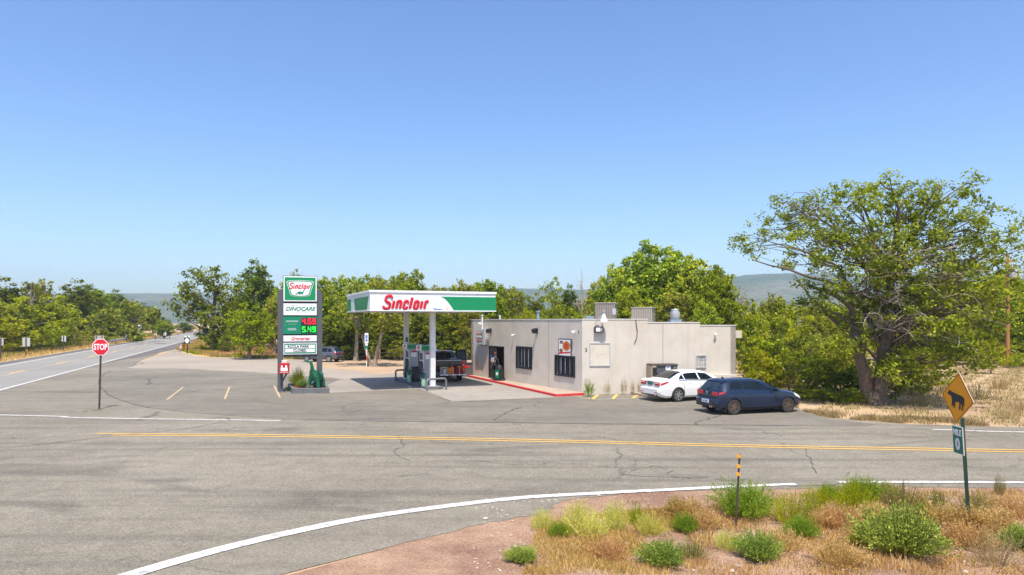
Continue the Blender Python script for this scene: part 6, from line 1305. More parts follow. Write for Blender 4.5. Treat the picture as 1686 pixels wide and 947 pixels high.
def put(key, px, d, ytop, wpx, label, group, z=0.0):
    w, c, Ht, Rr = VAR[key]; nm = NM.get(key, 'tree'); h = PZ(ytop, d) - z; rad = wpx / 2 * d / F; x = PX(px, d)
    t = thing(nm, label, 'dead tree' if nm == 'dead_tree' else nm, (x, d, z), trng.uniform(0, 6.28), group); t.scale = (rad / Rr * 1.0, rad / Rr * 1.0, h / Ht)
    link('trunk' if 'tree' in nm else 'stems', w, None, t)
    if c: link('crown' if 'tree' in nm else 'foliage', c, None, t)
    return t
GL_ = 'trees along the far side of the highway'; GM = 'trees beside the grassy point'; GW = 'wood behind the yard and canopy'; GB = 'trees behind the shop'; GR = 'bushes between the shop and the big tree'; GF = 'trees beyond the dry field'
TREES = [
 ('olive_tree', -45, 66, 466, 120, 'olive tree at the very edge of the photo beyond the highway', GL_), ('dark_cottonwood', 22, 74, 464, 110, 'dark cottonwood rising behind the yellow green bushes over the first sign', GL_),
 ('bright_tree', 28, 64, 489, 120, 'yellow green rounded tree behind the square sign back', GL_), ('olive_tree', 66, 70, 462, 70, 'olive tree with bare twigs poking out of its top', GL_), ('bright_tree', 88, 67, 487, 86, 'yellow green tree beside the pentagon sign back', GL_),
 ('dark_cottonwood', 132, 76, 467, 92, 'tall dark tree standing over the stop sign', GL_), ('cottonwood', 160, 84, 476, 78, 'mid green tree just past the stop sign', GL_), ('dark_cottonwood', 186, 92, 482, 66, 'dark tree with a bumpy crown before the white route marker', GL_), ('olive_tree', 208, 100, 494, 56, 'olive tree with dead twigs over the guardrail', GL_),
 ('dark_cottonwood', 232, 110, 502, 56, 'dark round tree behind the white route marker', GL_), ('dark_cottonwood', 252, 126, 514, 44, 'smaller dark tree at the far end of the roadside row', GL_), ('cottonwood', 270, 148, 526, 36, 'last low tree of the roadside row', GL_), ('dark_cottonwood', 303, 215, 531, 36, 'lone round tree far down the highway', GL_),
 ('bare_tree', 52, 78, 462, 30, 'bare snag among the roadside trees', GL_), ('bright_bush', 8, 63, 520, 110, 'bright bush at the foot of the roadside trees behind the first sign', GL_), ('mid_bush', 62, 65, 540, 60, 'green bush between the two nearest sign backs', GL_), ('olive_bush', 122, 73, 540, 60, 'dry twiggy bush under the tall dark tree', GL_), ('mid_bush', 165, 80, 545, 60, 'green bush behind the wide two legged sign back', GL_), ('mid_bush', 205, 95, 543, 50, 'green bush behind the guardrail', GL_), ('bright_bush', 85, 69, 530, 60, 'yellow green bush in front of the pentagon sign', GL_),
 ('dark_cottonwood', 425, 96, 436, 96, 'tall spreading dark cottonwood behind the yellow shrub tree', GM), ('slim_tree', 490, 108, 444, 36, 'narrow tree top rising behind the price sign', GM), ('bright_tree', 411, 69, 500, 78, 'bright yellow green young tree on the grassy point', GM), ('olive_tree', 452, 76, 488, 70, 'pale olive tree between the yellow young tree and the price sign', GM), ('fresh_tree', 472, 84, 470, 76, 'leafy tree directly behind the price sign panels', GM), ('grey_bush', 432, 70, 552, 46, 'grey twiggy bush at the foot of the yellow young tree', GM),
 ('dark_bush', 352, 84, 545, 50, 'dark bush at the base of the big left cottonwood', GM), ('dark_bush', 375, 80, 548, 44, 'second dark bush beside the big left cottonwood trunk', GM), ('cottonwood', 392, 104, 488, 60, 'shaded tree in the gap behind the yellow young tree', GM),
 ('fresh_tree', 528, 72, 462, 76, 'bright green tree beside the price sign at the back of the yard', GW), ('fresh_tree', 566, 76, 459, 70, 'bright green tree over the parked grey car', GW), ('cottonwood', 596, 80, 452, 64, 'taller mid green tree above the canopy end', GW), ('bare_tree', 624, 84, 442, 22, 'bare dead tree top above the canopy', GW), ('cottonwood', 640, 78, 455, 60, 'mid green tree over the canopy lettering', GW), ('cottonwood', 676, 82, 444, 72, 'tallest rounded tree above the canopy middle', GW), ('olive_tree', 714, 80, 472, 60, 'lower olive tree above the canopy wave', GW), ('olive_tree', 760, 78, 463, 70, 'dull olive tree above the green end of the canopy', GW), ('cottonwood', 806, 76, 461, 76, 'green tree over the far shop corner', GW), ('olive_tree', 846, 78, 474, 60, 'olive tree over the shop roof vents', GW), ('dark_cottonwood', 880, 92, 487, 50, 'dark tree in the dip of the hills over the shop roof', GW),
 ('fresh_tree', 548, 80, 464, 70, 'green tree filling the gap over the grey car front', GW), ('cottonwood', 618, 84, 458, 60, 'green tree filling the gap beside the dead top', GW), ('olive_tree', 660, 86, 456, 60, 'olive tree filling the gap over the lettering end', GW), ('cottonwood', 738, 84, 470, 70, 'green tree filling the gap over the canopy wave', GW), ('cottonwood', 784, 82, 466, 60, 'green tree filling the gap over the canopy end', GW), ('olive_tree', 826, 84, 470, 60, 'olive tree filling the gap over the door', GW),
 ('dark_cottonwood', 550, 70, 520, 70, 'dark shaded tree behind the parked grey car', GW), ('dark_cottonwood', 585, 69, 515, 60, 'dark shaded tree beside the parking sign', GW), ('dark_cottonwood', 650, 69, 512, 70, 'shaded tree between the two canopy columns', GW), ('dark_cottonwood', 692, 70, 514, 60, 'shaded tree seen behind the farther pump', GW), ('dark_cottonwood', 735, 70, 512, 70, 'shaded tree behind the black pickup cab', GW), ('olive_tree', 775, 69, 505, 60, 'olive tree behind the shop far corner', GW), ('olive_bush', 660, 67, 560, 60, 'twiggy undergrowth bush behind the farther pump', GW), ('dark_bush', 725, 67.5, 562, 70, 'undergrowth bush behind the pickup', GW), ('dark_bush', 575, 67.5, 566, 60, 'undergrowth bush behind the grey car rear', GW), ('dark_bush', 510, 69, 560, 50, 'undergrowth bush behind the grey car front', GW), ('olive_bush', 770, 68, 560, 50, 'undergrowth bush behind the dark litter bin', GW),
 ('bright_tree', 868, 66, 508, 46, 'yellow green young tree top over the shop roof', GB), ('bright_tree', 903, 66, 509, 48, 'second yellow green young tree top over the shop roof beside the first', GB), ('slim_tree', 910, 74, 456, 46, 'narrow tree with an airy top over the shop roof', GB), ('dark_cottonwood', 935, 82, 476, 60, 'dark tree left of the bare snag over the roof', GB), ('bare_tree', 958, 62, 442, 40, 'bare grey snag rising over the shop roof', GB), ('bright_bush', 952, 58, 512, 60, 'bright bush behind the brown rooftop unit', GB),
 ('fresh_tree', 1010, 60, 442, 84, 'lower left shoulder tree of the big green clump behind the shop', GB), ('fresh_tree', 1075, 62, 404, 150, 'largest green tree behind the shop', GB), ('fresh_tree', 1140, 60, 428, 110, 'rounded green tree at the right of the big clump', GB), ('cottonwood', 1040, 56, 470, 90, 'green tree behind the tan rooftop unit', GB), ('fresh_tree', 1045, 66, 420, 100, 'green tree filling the left side of the big clump', GB), ('fresh_tree', 1110, 68, 414, 110, 'green tree filling the middle of the big clump', GB), ('cottonwood', 1178, 62, 438, 90, 'green tree filling the right side of the big clump', GB), ('fresh_tree', 985, 66, 462, 60, 'green tree just past the bare snag', GB),
 ('olive_tree', 1110, 55, 478, 90, 'olive tree behind the mushroom exhaust fan', GB), ('cottonwood', 1180, 55, 448, 84, 'green tree over the low end of the shop roof', GB), ('fresh_tree', 1160, 52, 500, 70, 'bright green tree low behind the parapet end', GB),
 ('grey_bush', 1222, 56, 462, 60, 'tall dry twiggy bush beyond the shop end', GR), ('bright_tree', 1235, 54, 500, 70, 'yellow green tree beyond the shop end', GR), ('olive_tree', 1272, 58, 486, 80, 'olive tree beyond the bushes by the shop', GR), ('bright_tree', 1300, 54, 505, 80, 'yellow green tree showing through the big tree limbs', GR), ('olive_tree', 1340, 56, 500, 80, 'olive tree behind the big tree lower limb', GR), ('cottonwood', 1385, 58, 505, 90, 'green tree behind the big tree trunk', GR),
 ('bright_bush', 1254, 37.5, 575, 80, 'lime green bush beside the end of the shop at the car bonnet', GR), ('bright_bush', 1300, 37, 580, 80, 'lime green bush behind the front wheel of the navy car', GR), ('mid_bush', 1345, 36, 590, 90, 'leafy green bush midway between the navy car and big tree', GR), ('bright_bush', 1375, 38, 560, 90, 'tall lime green bush behind the dark leafy bush', GR), ('bright_bush', 1420, 36, 590, 80, 'lime green bush behind the big tree trunk', GR), ('mid_bush', 1318, 33.6, 640, 60, 'low green bush nearest the navy car front', GR), ('mid_bush', 1380, 32.2, 650, 60, 'low green bush at the middle of the asphalt edge', GR), ('bright_bush', 1280, 44, 520, 90, 'tall lime green bush rising past the roof outlet', GR), ('olive_bush', 1500, 36, 575, 90, 'olive bush under the right side of the big tree', GR), ('mid_bush', 1535, 38, 580, 80, 'green bush under the hanging branch by the field', GR),
 ('mid_bush', 1236, 41, 528, 76, 'green bush pressed against the shop end wall', GR), ('mid_bush', 1268, 40, 560, 80, 'green bush right behind the navy car bonnet', GR), ('olive_bush', 1292, 41, 540, 84, 'tall dry twiggy bush over the navy car bonnet', GR), ('olive_bush', 1330, 39, 565, 90, 'twiggy olive bush in front of the shed', GR), ('grey_bush', 1318, 36.5, 590, 70, 'dry brown brush ahead of the navy car', GR), ('dark_bush', 1385, 34, 605, 90, 'dark leafy bush beside the big tree trunk', GR), ('mid_bush', 1352, 32.8, 640, 80, 'low green bush at the asphalt edge', GR), ('mid_bush', 1408, 32.0, 638, 60, 'low green bush at the foot of the big tree', GR), ('olive_bush', 1475, 33, 600, 80, 'shaded thin bush under the big tree by the field', GR),
 ('olive_tree', 1560, 74, 455, 110, 'dull olive tree over the far end of the dry field', GF), ('cottonwood', 1660, 76, 446, 120, 'broad green tree behind the utility pole', GF), ('olive_tree', 1505, 84, 466, 90, 'hazy olive tree far behind the big tree trunk', GF), ('dark_bush', 1560, 63, 560, 90, 'dark bush at the back of the field under the olive tree', GF), ('mid_bush', 1690, 58, 560, 80, 'green bush at the photo edge behind the field', GF),
 ('olive_tree', 1470, 66, 480, 110, 'olive tree far behind the big tree crown', GF), ('cottonwood', 1545, 62, 520, 100, 'green tree behind the hanging branch of the big tree', GF), ('olive_tree', 1612, 66, 470, 90, 'olive tree beside the utility pole', GF), ('fresh_tree', 1700, 60, 470, 110, 'green tree at the edge of the photo past the utility pole', GF), ('bright_bush', 1632, 50, 560, 50, 'yellow green bush in the dry field', GF), ('mid_bush', 1668, 56, 585, 40, 'small green bush by the utility pole foot', GF), ('olive_bush', 1600, 60, 575, 70, 'thin olive bush at the back of the dry field', GF), ('dark_cottonwood', 1520, 52, 575, 60, 'dark low tree at the back of the dry field', GF),
]
for a in TREES:
    a = list(a)
    if a[6] == GL_ and a[1] < 262:
        while True:
            o_ = float((np.array((PX(a[1], a[2]), a[2])) - HR) @ HN)
            if o_ >= (11.5 if 'br' in a[0] or 'bush' in a[0] else 14.5) + .8 * a[4] / 2 * a[2] / F: break
            a[2] += .5
    put(*a)
tag(put('cottonwood', 1800, 75, 480, 160, 'mid green tree outside the right edge', GF), None)
# the big tree by the road: lobes laid out round two leaning stems
BX, BD = PX(1445, 31.5), 31.5; rb = np.random.default_rng(8); bl = []
for px, py, rx, ry in ((1240, 400, 44, 26), (1285, 372, 62, 34), (1330, 345, 55, 30), (1395, 335, 60, 34), (1455, 318, 55, 26), (1485, 345, 60, 40), (1545, 335, 60, 34), (1605, 335, 46, 26), (1620, 378, 70, 36), (1668, 392, 46, 32), (1570, 395, 75, 36), (1360, 400, 75, 36), (1440, 400, 80, 42), (1510, 420, 85, 42), (1600, 440, 70, 36), (1400, 460, 85, 44), (1330, 430, 50, 26), (1480, 480, 90, 46), (1560, 490, 85, 42), (1430, 530, 60, 34), (1500, 545, 85, 40), (1580, 550, 70, 34), (1535, 592, 70, 26), (1490, 612, 50, 22), (1640, 480, 50, 34), (1660, 440, 50, 30), (1400, 560, 44, 26), (1460, 590, 44, 24), (1440, 365, 60, 30), (1350, 500, 46, 26), (1590, 300, 30, 16), (1450, 298, 24, 12), (1540, 310, 30, 16), (1300, 340, 40, 20), (1420, 320, 50, 24), (1520, 370, 70, 36), (1600, 420, 60, 32), (1660, 500, 50, 34), (1640, 540, 46, 26), (1560, 450, 80, 40), (1470, 440, 80, 42), (1390, 420, 70, 38), (1420, 500, 60, 36), (1530, 520, 80, 38), (1350, 380, 60, 30), (1500, 320, 46, 22)):
    dy = rb.uniform(-2.6, 2.2) if px > 1345 else rb.uniform(7.0, 8.2)
    k = (BD + dy) / F; bl.append((PX(px, BD + dy) - BX, dy, PZ(py, BD + dy), rx * k, rx * k * .8, ry * k))
trunk = [(0, 0, 0), (.05, 0, .6), (.18, .05, 1.2), (.30, .1, 1.9), (.30, .0, 2.7), (.45, -.1, 3.6), (.6, 0, 4.6), (.6, 0, 5.6)]
w, c = tree_meshes('big_tree', 31, bl, trunk, dens=1.45, leaf=.082, n_per=36, crad=.44, tr=.40, twig=.6, bare=.0, hollow=.35, lr=.21)
bt = thing('tree', 'large spreading tree with a dark forked trunk beside the road verge', 'tree', (BX, BD, 0)); w.materials.append(M_['bark']); c.materials.append(M_['leaf_elm']); link('trunk', w, None, bt); link('crown', c, None, bt)
mb = MB(); r9 = np.random.default_rng(4); s0 = limb(mb, (-.25, .05, 0), (-1.05, 0, 3.6), .30, .2, r9, 6, 8, .0); limb(mb, s0[-1], (-3.2, .2, 5.6), .17, .06, r9, 6, 6, .05); limb(mb, s0[-1], (-3.9, 5.4, 7.2), .13, .025, r9, 8, 6, .08); limb(mb, s0[4], (-2.6, 3.0, 6.2), .12, .03, r9, 7, 6, .1); limb(mb, (.5, 0, 3.9), (3.6, -.5, 6.2), .18, .05, r9, 7, 6, .08); limb(mb, (.4, 0, 3.2), (4.6, -.8, 4.3), .14, .03, r9, 8, 6, .1)
mb.build('stem', M_['bark'], bt, smooth=True)
mb = MB()
for k in range(100):
    a = (r9.uniform(-1.5, 2.8), r9.uniform(-2.6, -.6), r9.uniform(3.2, 7.0)); b_ = np.array(a) + r9.normal(0, .55, 3) + np.array((r9.choice((-.6, .7)), -.2, -.1)); p_ = limb(mb, a, b_, .013, .005, r9, 4, 4, .05)
    for q in range(3): limb(mb, p_[2], np.array(p_[2]) + r9.normal(0, .35, 3), .01, .004, r9, 2, 3, 0)
mb.build('dead_twigs', M_['dead'], bt)
# the big cottonwood left of the yellow young tree
d = 86; k = d / F; ll = []
for px, py, rx, ry in ((300, 480, 24, 16), (305, 500, 30, 16), (322, 458, 18, 14), (345, 455, 26, 16), (365, 465, 22, 18), (372, 488, 26, 18), (340, 492, 30, 20), (325, 520, 30, 16), (360, 520, 34, 20), (385, 505, 20, 18), (390, 530, 20, 22), (350, 548, 26, 16), (298, 520, 16, 8), (376, 550, 24, 18)):
    ll.append(((px - 352) * k, rb.uniform(-2, 2), PZ(py, d), rx * k, rx * k, ry * k))
w, c = tree_meshes('left_cottonwood', 33, ll, [(0, 0, 0), (-.1, 0, 1.5), (-.2, .1, 3), (-.1, 0, 4.6), (.1, 0, 6.2), (.2, 0, 7.6)], dens=1.1, leaf=.19, n_per=28, crad=.75, tr=.36, twig=.3, bare=.05)
t = thing('tree', 'large dark cottonwood leaning over the highway at the grassy point', 'tree', (PX(352, d), d, 0)); w.materials.append(M_['bark']); c.materials.append(M_['leaf_dark']); link('trunk', w, None, t); link('crown', c, None, t)
# pale leaning trunks at the yard edge
def leaner(px, d, dx, top, label, tr, key='leaf_olive', seed=3):
    lob = auto_lobes(seed, top, 2.4, 3.0, 8); lob = [(a + dx, b, c_, *r_) for a, b, c_, *r_ in lob]
    w, c = tree_meshes('leaner', seed, lob, [(0, 0, 0), (dx * .15, 0, .8), (dx * .55, .1, 1.9), (dx * .85, 0, 3.2), (dx, 0, 4.4), (dx * 1.05, 0, 5.6)], dens=.9, leaf=.15, n_per=24, tr=tr * .72, twig=.5, bare=.15)
    t = thing('tree', label, 'tree', (PX(px, d), d, 0), 0, 'leaning trees at the yard edge'); w.materials.append(M_['bark_pale']); c.materials.append(M_[key]); link('trunk', w, None, t); link('crown', c, None, t)
leaner(616.5, 57.8, .75, 7.2, 'pale trunk leaning right beside the parking sign', .26); leaner(609, 58.4, -.9, 6.6, 'pale trunk leaning left behind the parking sign', .22, 'leaf_dark', 5); leaner(586, 66, .1, 7, 'straight pale trunk behind the grey car', .3, 'leaf_mid', 7)
# ---- small plants
def stems(rng, n, Rr, Ht, base=.35, curve=.5, dome=True):
    a = rng.random(n) * 2 * math.pi; r = np.sqrt(rng.random(n)); b0 = np.stack([np.cos(a) * r * Rr * base, np.sin(a) * r * Rr * base, np.zeros(n)], 1)
    lob = 1 + .22 * np.sin(3 * a + rng.uniform(0, 6)) + .15 * np.sin(5 * a + rng.uniform(0, 6)); hz = np.sqrt(np.maximum(0.05, 1 - r ** 2 * .85)) * Ht * rng.uniform(.55, 1.18, n) * (.85 + .15 * lob); tip = np.stack([np.cos(a) * r * Rr * lob, np.sin(a) * r * Rr * lob, hz], 1); return b0, tip
def shrub_mesh(name, seed, n, Rr, Ht, k=12, leaf=.03, wid=.004, upr=.7, tipleaf=0, base=.35):
    """many upright stems under a dome, each set with k narrow leaves."""
    rng = np.random.default_rng(seed); b0, tip = stems(rng, n, Rr, Ht, base); V, Fq = [], []
    s = rng.normal(size=(n, 3)); s[:, 2] = 0; s /= np.linalg.norm(s, axis=1)[:, None]
    V.append(np.stack([b0 - s * wid, b0 + s * wid, tip + s * wid * .5, tip - s * wid * .5], 1).reshape(-1, 3))
    t = (.25 + .75 * rng.random((n, k))); p = b0[:, None] + (tip - b0)[:, None] * t[..., None]; p += np.array((0, 0, 1)) * (np.sin(t * math.pi) * Ht * .06)[..., None]; p = p.reshape(-1, 3); m = len(p)
    ax = np.repeat((tip - b0) / (np.linalg.norm(tip - b0, axis=1)[:, None] + 1e-9), k, 0); dr = ax * upr + rv(rng, m) * (1 - upr * .45); dr /= np.linalg.norm(dr, axis=1)[:, None]
    sd_ = np.cross(dr, rv(rng, m)); sd_ /= np.linalg.norm(sd_, axis=1)[:, None] + 1e-9; L_ = leaf * rng.uniform(.6, 1.4, m)[:, None]
    V.append(np.stack([p, p + dr * L_ * .5 + sd_ * L_ * .16, p + dr * L_, p + dr * L_ * .5 - sd_ * L_ * .16], 1).reshape(-1, 3))
    v = np.concatenate(V); return np_mesh(name, v, np.arange(len(v)).reshape(-1, 4))
SH = {}
def shrub(px, base, wpx, hpx, key, label, group='plants on the near verge', name='shrub', cat='shrub', d=None, z=0.0, seed=None):
    x, y = G(px, base) if d is None else (PX(px, d), d); k = y / F; Rr, Ht = wpx / 2 * k, hpx * k
    n, kk, leaf, m, upr, base_, seed0 = {'green': (560, 24, .055, 'leaf_shrub', .55, .35, 1), 'sage': (700, 18, .07, 'leaf_sage', .8, .35, 2), 'yellow': (260, 16, .055, 'flower_yellow', .7, .5, 3), 'bright': (260, 18, .055, 'leaf_bright', .7, .45, 4), 'olive': (240, 16, .055, 'grass', .8, .5, 5), 'dry': (160, 14, .05, 'weed_dry', .7, .4, 6), 'straw': (300, 10, .09, 'straw', .8, .55, 7), 'reed': (46, 26, .075, 'weed_dry', .85, .5, 8), 'weed': (90, 26, .085, 'leaf_shrub', .7, .3, 9), 'rabbit': (420, 14, .07, 'leaf_bright', .9, .4, 10), 'tuft': (60, 5, .10, 'grass', .9, .5, 11)}[key]
    me = SH.get((key, seed))
    if me is None:
        me = shrub_mesh(key, seed0 + (seed or 0) * 50, n, 1.0, 1.0, kk, leaf, .006, upr, base=base_); me.materials.append(M_[m]); SH[(key, seed)] = me
    o = bpy.data.objects.new(name, me); C.objects.link(o); o.location = (x, y, z); o.scale = (Rr, Rr, Ht); o.rotation_euler.z = trng.uniform(0, 6.28); return tag(o, label, cat, group)
VG = 1.0
for px, b_, w, h_, key, lab in ((1226, 850, 104, 50, 'green', 'dense green bush right behind the thin marker post'), (1302, 862, 56, 40, 'bright', 'small yellow green bush beside the big green bush'), (1346, 842, 46, 36, 'bright', 'bright bush near the end of the broken white line'), (1405, 846, 56, 48, 'bright', 'tall bright bush in the middle of the verge'), (1424, 822, 74, 30, 'green', 'green bush close to the road edge'), (1484, 838, 62, 36, 'olive', 'yellow olive grassy clump left of the cattle sign'), (1485, 908, 134, 62, 'sage', 'large grey green rounded bush at the bottom edge'), (1607, 844, 50, 30, 'olive', 'olive clump right behind the cattle sign post'), (893, 872, 34, 24, 'yellow', 'pale yellow flowering clump at the end of the gravel'), (952, 866, 44, 28, 'yellow', 'pale yellow flowering clump beside the reddish gravel'), (968, 882, 64, 24, 'yellow', 'wide low pale yellow clump at the bottom'), (1013, 872, 38, 32, 'yellow', 'tall pale yellow flowering clump'), (1070, 880, 42, 24, 'yellow', 'pale yellow clump before the dry grass'), (1050, 866, 30, 28, 'bright', 'small green weed between the yellow clumps'), (1112, 846, 28, 22, 'bright', 'small green weed on the red gravel'), (1128, 876, 44, 28, 'green', 'green weed at the edge of the dry grass'), (1318, 884, 60, 30, 'green', 'low green bush below the big green bush'), (920, 884, 40, 22, 'green', 'dark green weed among the yellow clumps'), (1545, 832, 26, 22, 'olive', 'sparse weed on the pinkish soil'), (1645, 816, 16, 26, 'olive', 'thin lone weed stalk by the road edge'), (1250, 922, 70, 40, 'sage', 'grey green bush under the marker post at the bottom'), (1640, 930, 90, 50, 'dry', 'dry brush at the bottom corner'), (1380, 930, 80, 36, 'straw', 'straw clump at the bottom edge'), (1090, 930, 70, 34, 'sage', 'grey green clump at the bottom edge under the dry grass')):
    g_ = {'yellow': 1.5, 'bright': 1.3, 'green': 1.12, 'sage': 1.15, 'olive': 1.3}.get(key, 1.2); shrub(px, b_ , w * g_, h_ * g_, key, lab, seed=int(px) % 3)
for px, b_, w, h_, key, lab, nm in ((970, 653.5, 22, 28, 'weed', 'green bushy weed at the corner of the shop and red kerb', 'weed'), (999, 651.5, 18, 24, 'reed', 'dry weed under the boarded window', 'weed'), (1027, 651, 16, 30, 'reed', 'tall dry weed past the boarded window', 'weed'), (1041, 650.5, 10, 26, 'reed', 'thin dry weed before the lattice enclosure', 'weed'), (1053, 650, 10, 24, 'reed', 'dry weed against the lattice enclosure', 'weed'), (162, 677, 24, 5, 'tuft', 'small grass tuft at the foot of the stop sign', 'grass_tuft'), (140, 679, 12, 4, 'tuft', 'tiny grass tuft in the asphalt near the stop sign', 'grass_tuft')):
    shrub(px, b_, w, h_, key, lab, 'weeds along the shop wall' if nm == 'weed' else 'grass tufts by the stop sign', nm, 'weed' if nm == 'weed' else 'grass tuft')
shrub(491, 0, 26, 30, 'rabbit', 'yellow green feathery shrub in the sign planter', 'planter plants', d=38.0, z=.25); shrub(497, 0, 20, 13, 'sage', 'low grey green plant in the sign planter', 'planter plants', d=37.3, z=.25); shrub(475, 644, 12, 9, 'weed', 'small weed at the foot of the sign post', 'planter plants', 'weed', 'weed')
b = MB(); r_ = random.Random(2)
for k in range(22):
    q = r_.uniform(0, 6.28); l_ = r_.uniform(.3, .5); rr2 = r_.uniform(.1, .3); u_ = (math.cos(q), math.sin(q)); b.quad((u_[1] * .02, -u_[0] * .02, 0), (-u_[1] * .02, u_[0] * .02, 0), (u_[0] * rr2, u_[1] * rr2, l_))
t = tag(b.build('yucca', M_['yucca'], loc=(-11.32, 37.15, .25)), 'spiky blue green yucca beside the dinosaur statue', 'plant')
# grass: blades over an area, one mesh
def grass(name, seed, n, poly, hgt, m, clump=.0, wid=.012):
    rng = np.random.default_rng(seed); P = np.array(poly); lo, hi = P.min(0), P.max(0); pts = []
    nx_ = len(P)
    while sum(map(len, pts)) < n:
        q = lo + (hi - lo) * rng.random((n, 2)); ins_ = np.zeros(n, bool); j = nx_ - 1
        for i in range(nx_):
            c_ = ((P[i, 1] > q[:, 1]) != (P[j, 1] > q[:, 1])) & (q[:, 0] < (P[j, 0] - P[i, 0]) * (q[:, 1] - P[i, 1]) / (P[j, 1] - P[i, 1] + 1e-12) + P[i, 0]); ins_ ^= c_; j = i
        q = q[ins_]
        if clump:
            f = np.sin(q[:, 0] * 1.7 + seed) * np.sin(q[:, 1] * 1.3 + seed * 2) + .6 * np.sin(q[:, 0] * 4.1) * np.sin(q[:, 1] * 3.7 + 1); q = q[f + rng.normal(0, .35, len(q)) > clump - .3]
        pts.append(q)
        if len(pts) > 60: break
    q = np.concatenate(pts)[:n]; n = len(q); b0 = np.column_stack([q, np.zeros(n)]); h_ = hgt * rng.uniform(.4, 1.3, n); s = rng.normal(size=(n, 3)); s[:, 2] = 0; s /= np.linalg.norm(s, axis=1)[:, None]
    tip = b0 + np.column_stack([rng.normal(0, .35, n) * h_, rng.normal(0, .35, n) * h_, h_]); w_ = wid * rng.uniform(.6, 1.5, n)[:, None]
    v = np.stack([b0 - s * w_, b0 + s * w_, tip], 1).reshape(-1, 3); return tag(link(name, np_mesh(name, v, np.arange(n * 3).reshape(-1, 3)), M_[m]), kind='stuff')
vb = [(x, y - .15) for x, y in verge_top[8:]]; vpoly = vb + [(22, 8), (0, 8.5)] + [(verge_top[8][0] - .8, verge_top[8][1] - 1.6)]
grass('dry_verge_grass', 1, 46000, [p for p in gp((1130, 850), (1180, 830), (1300, 818), (1400, 810), (1560, 812), (1700, 808), (2000, 812))] + [(20, 8), (2.5, 9)], .12, 'straw', .2, .009)
grass('left_verge_grass', 12, 22000, gp((890, 858), (1000, 846), (1140, 836), (1180, 860), (1160, 947), (860, 947)), .09, 'straw', .35, .008); grass('sparse_verge_weeds', 2, 5000, [p for p in gp((920, 850), (1060, 818), (1300, 812), (1686, 808), (2000, 812))] + [(20, 8), (1.2, 9.6)], .10, 'grass', .4, .009)
fe = edge_r[9:]; fpoly = [(x, y + .25) for x, y in fe[:30]] + [(40, 60), (18, 62), (14.6, 34)]
grass('field_edge_grass', 3, 8000, [(x, y + .1) for x, y in edge_r[10:40]] + [(x, y + 1.8) for x, y in reversed(edge_r[10:40])], .16, 'weed_dry', .2, .012)
grass('dry_field_grass', 4, 42000, gp((1360, 680), (1460, 694), (1560, 700), (1800, 708)) + [(44, 30), (50, 62), (20, 62), (14, 36)], .17, 'weed_dry', .3, .018)
grass('point_grass', 5, 60000, gp((288, 576), (345, 587.5), (400, 589), (520, 591), (520, 580), (440, 572), (360, 565), (345, 552), (300, 570)), .34, 'straw', 0, .03)
grass('point_green_grass', 6, 9000, gp((288, 575.5), (320, 584), (352, 586.5), (362, 575), (345, 556), (318, 566)), .36, 'leaf_mid', .1, .04); grass('yard_edge_grass', 7, 9000, gp((345, 588), (460, 590.8), (520, 592.4), (640, 591.6), (760, 591.6), (760, 590), (520, 590), (345, 586)), .3, 'grass', 0, .03)
grass('roadside_grass', 8, 30000, [hw(-45, 9.1), hw(150, 9.1), hw(300, 9.1), hw(300, 14), hw(60, 14.5), hw(-45, 14.5)], .30, 'straw', 0, .035); grass('roadside_green_grass', 9, 20000, [hw(-45, 11.2), hw(200, 11.2), hw(200, 17), hw(-45, 17)], .45, 'grass', 0, .04)
# dry brush heaps in the field
for px, bs, w, h_, lab in ((1640, 640, 50, 22, 'small brush heap near the utility pole foot'), (1585, 664, 40, 16, 'low brush heap left of the large one'), (1500, 652, 70, 24, 'brush heap in the shade at the right of the big tree'), (1660, 690, 60, 18, 'straw brush heap closest to the road at the photo edge'), (1610, 658, 90, 26, 'large heap of grey brown brush in the dry field'), (1560, 640, 60, 20, 'smaller brown brush heap beyond the cattle sign'), (1680, 675, 70, 22, 'brown brush heap at the field edge'), (1520, 668, 60, 18, 'low straw coloured brush beside the tree shade')):
    shrub(px, bs, w, h_, 'dry', lab, 'brush heaps in the dry field', 'brush_heap', 'brush', seed=1)
for i_, (px, b_, w, h_, key, lab) in enumerate(((1130, 852, 60, 30, 'straw', 'golden dry grass clump beside the red gravel'), (1160, 870, 60, 28, 'straw', 'golden dry grass clump against the big green bush'), (1390, 868, 70, 30, 'straw', 'golden dry grass below the middle bright bush'), (1345, 866, 50, 24, 'straw', 'golden dry grass between the bright bushes'), (1440, 858, 60, 26, 'straw', 'golden dry grass over the grey green bush'), (1560, 862, 90, 30, 'straw', 'golden dry grass before the cattle sign post'), (1630, 870, 80, 34, 'straw', 'golden dry grass behind the sign post foot'), (1668, 850, 60, 28, 'straw', 'golden dry grass at the photo edge near the road'), (1530, 850, 50, 22, 'weed', 'fresh green weed in the golden grass'), (1590, 900, 80, 34, 'straw', 'tall golden grass at the bottom under the cattle sign'), (1680, 905, 60, 34, 'sage', 'grey green clump at the bottom corner'), (1420, 900, 50, 26, 'bright', 'bright weed above the grey green bush'), (1200, 905, 50, 28, 'yellow', 'pale yellow clump below the big green bush'), (1000, 918, 60, 28, 'straw', 'golden grass at the bottom below the yellow clumps'), (1460, 816, 40, 22, 'bright', 'bright green weed at the road edge beside the green bush'), (1365, 822, 34, 22, 'green', 'small green bush at the broken line end'), (1290, 905, 60, 30, 'straw', 'golden grass below the small bushes'), (860, 925, 50, 22, 'sage', 'low grey green clump alone at the bottom'), (1140, 918, 50, 24, 'olive', 'olive grass clump at the bottom'))):
    shrub(px, b_, w * 1.2, h_ * 1.15, key, lab, seed=i_ % 3)
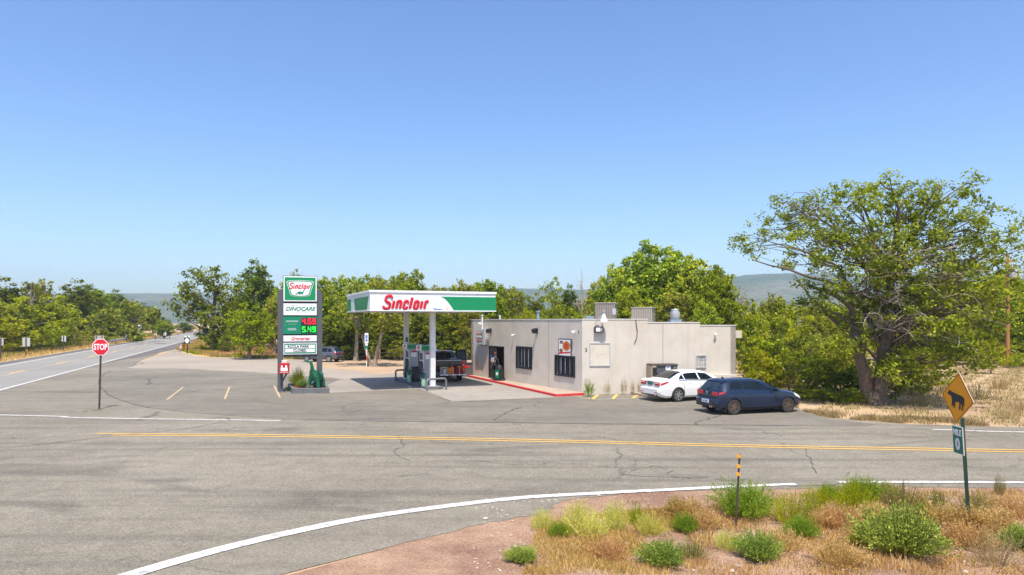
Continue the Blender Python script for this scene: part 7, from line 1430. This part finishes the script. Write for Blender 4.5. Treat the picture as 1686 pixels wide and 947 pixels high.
def undergrowth(name, n, x0, x1, d0, d1, top, m, seed, leaf=.22, per=60):
    rg = np.random.default_rng(seed); px = rg.uniform(x0, x1, n); d = rg.uniform(d0, d1, n); cs = np.column_stack([(px - CX) / F * d, d, rg.random(n) ** 1.2 * top]); v, f = leaves(rg, cs, rg.uniform(.5, 1.1, n), per, leaf); tag(link(name, np_mesh(name, v, f), M_[m]), kind='stuff')
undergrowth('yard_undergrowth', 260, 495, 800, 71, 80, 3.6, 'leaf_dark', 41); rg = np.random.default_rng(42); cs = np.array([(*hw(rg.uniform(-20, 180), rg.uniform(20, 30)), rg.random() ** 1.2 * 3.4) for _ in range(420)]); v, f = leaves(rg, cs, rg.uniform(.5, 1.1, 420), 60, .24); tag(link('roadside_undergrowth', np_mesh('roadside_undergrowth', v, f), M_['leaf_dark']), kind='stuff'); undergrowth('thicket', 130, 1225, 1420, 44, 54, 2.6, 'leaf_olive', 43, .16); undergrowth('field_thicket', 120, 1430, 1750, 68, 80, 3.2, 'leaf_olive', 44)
# far wood: closes the view behind the named trees
rngf = np.random.default_rng(12); cs, cr = [], []
for k in range(900):
    px = rngf.uniform(-250, 1950); d = rngf.uniform(110, 170)
    if 255 < px < 415: continue
    topz = 6.2 if px < 950 else 7.5; cs.append((PX(px, d), d, rngf.uniform(0, topz))); cr.append(rngf.uniform(1.0, 2.2))
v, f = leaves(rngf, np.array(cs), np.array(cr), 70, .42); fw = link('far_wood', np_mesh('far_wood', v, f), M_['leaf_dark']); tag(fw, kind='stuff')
# pebbles on the verge
mb = MB(); r_ = random.Random(6); vp = gp((860, 850), (960, 826), (1100, 815), (1500, 806), (1686, 806), (1686, 940), (900, 940))
for k in range(700):
    x, y = G(r_.uniform(780, 1720), r_.uniform(812, 945)); s = r_.uniform(.008, .03) * (2 if r_.random() < .05 else 1); mb.lathe([(s * .7, 0), (s, s * .35), (s * .5, s * .8)], 5, Matrix.Translation((x, y, .006)) @ Matrix.Rotation(r_.uniform(0, 6), 4, 'Z') @ Matrix.Diagonal((1, r_.uniform(.6, 1.2), 1, 1)))
tag(mb.build('pebbles', mat('pebble', (.42, .34, .29), .9, .35, 3)), kind='stuff')

# ------------------------------------------------------------------ haze
hz = MB().box(-1900, 1900, -80, 1900, -1.2, 135).build('haze', None); hm_ = bpy.data.materials.new('haze'); hm_.use_nodes = True; tn_ = hm_.node_tree; tn_.nodes.clear()
pv = tn_.nodes.new('ShaderNodeVolumePrincipled'); pv.inputs['Color'].default_value = (.62, .79, 1.0, 1); pv.inputs['Density'].default_value = .00028; pv.inputs['Anisotropy'].default_value = .2
oo = tn_.nodes.new('ShaderNodeOutputMaterial'); tn_.links.new(pv.outputs[0], oo.inputs['Volume']); hz.data.materials.append(hm_); hm_.cycles.homogeneous_volume = True if hasattr(hm_, 'cycles') else None; tag(hz, kind='stuff')
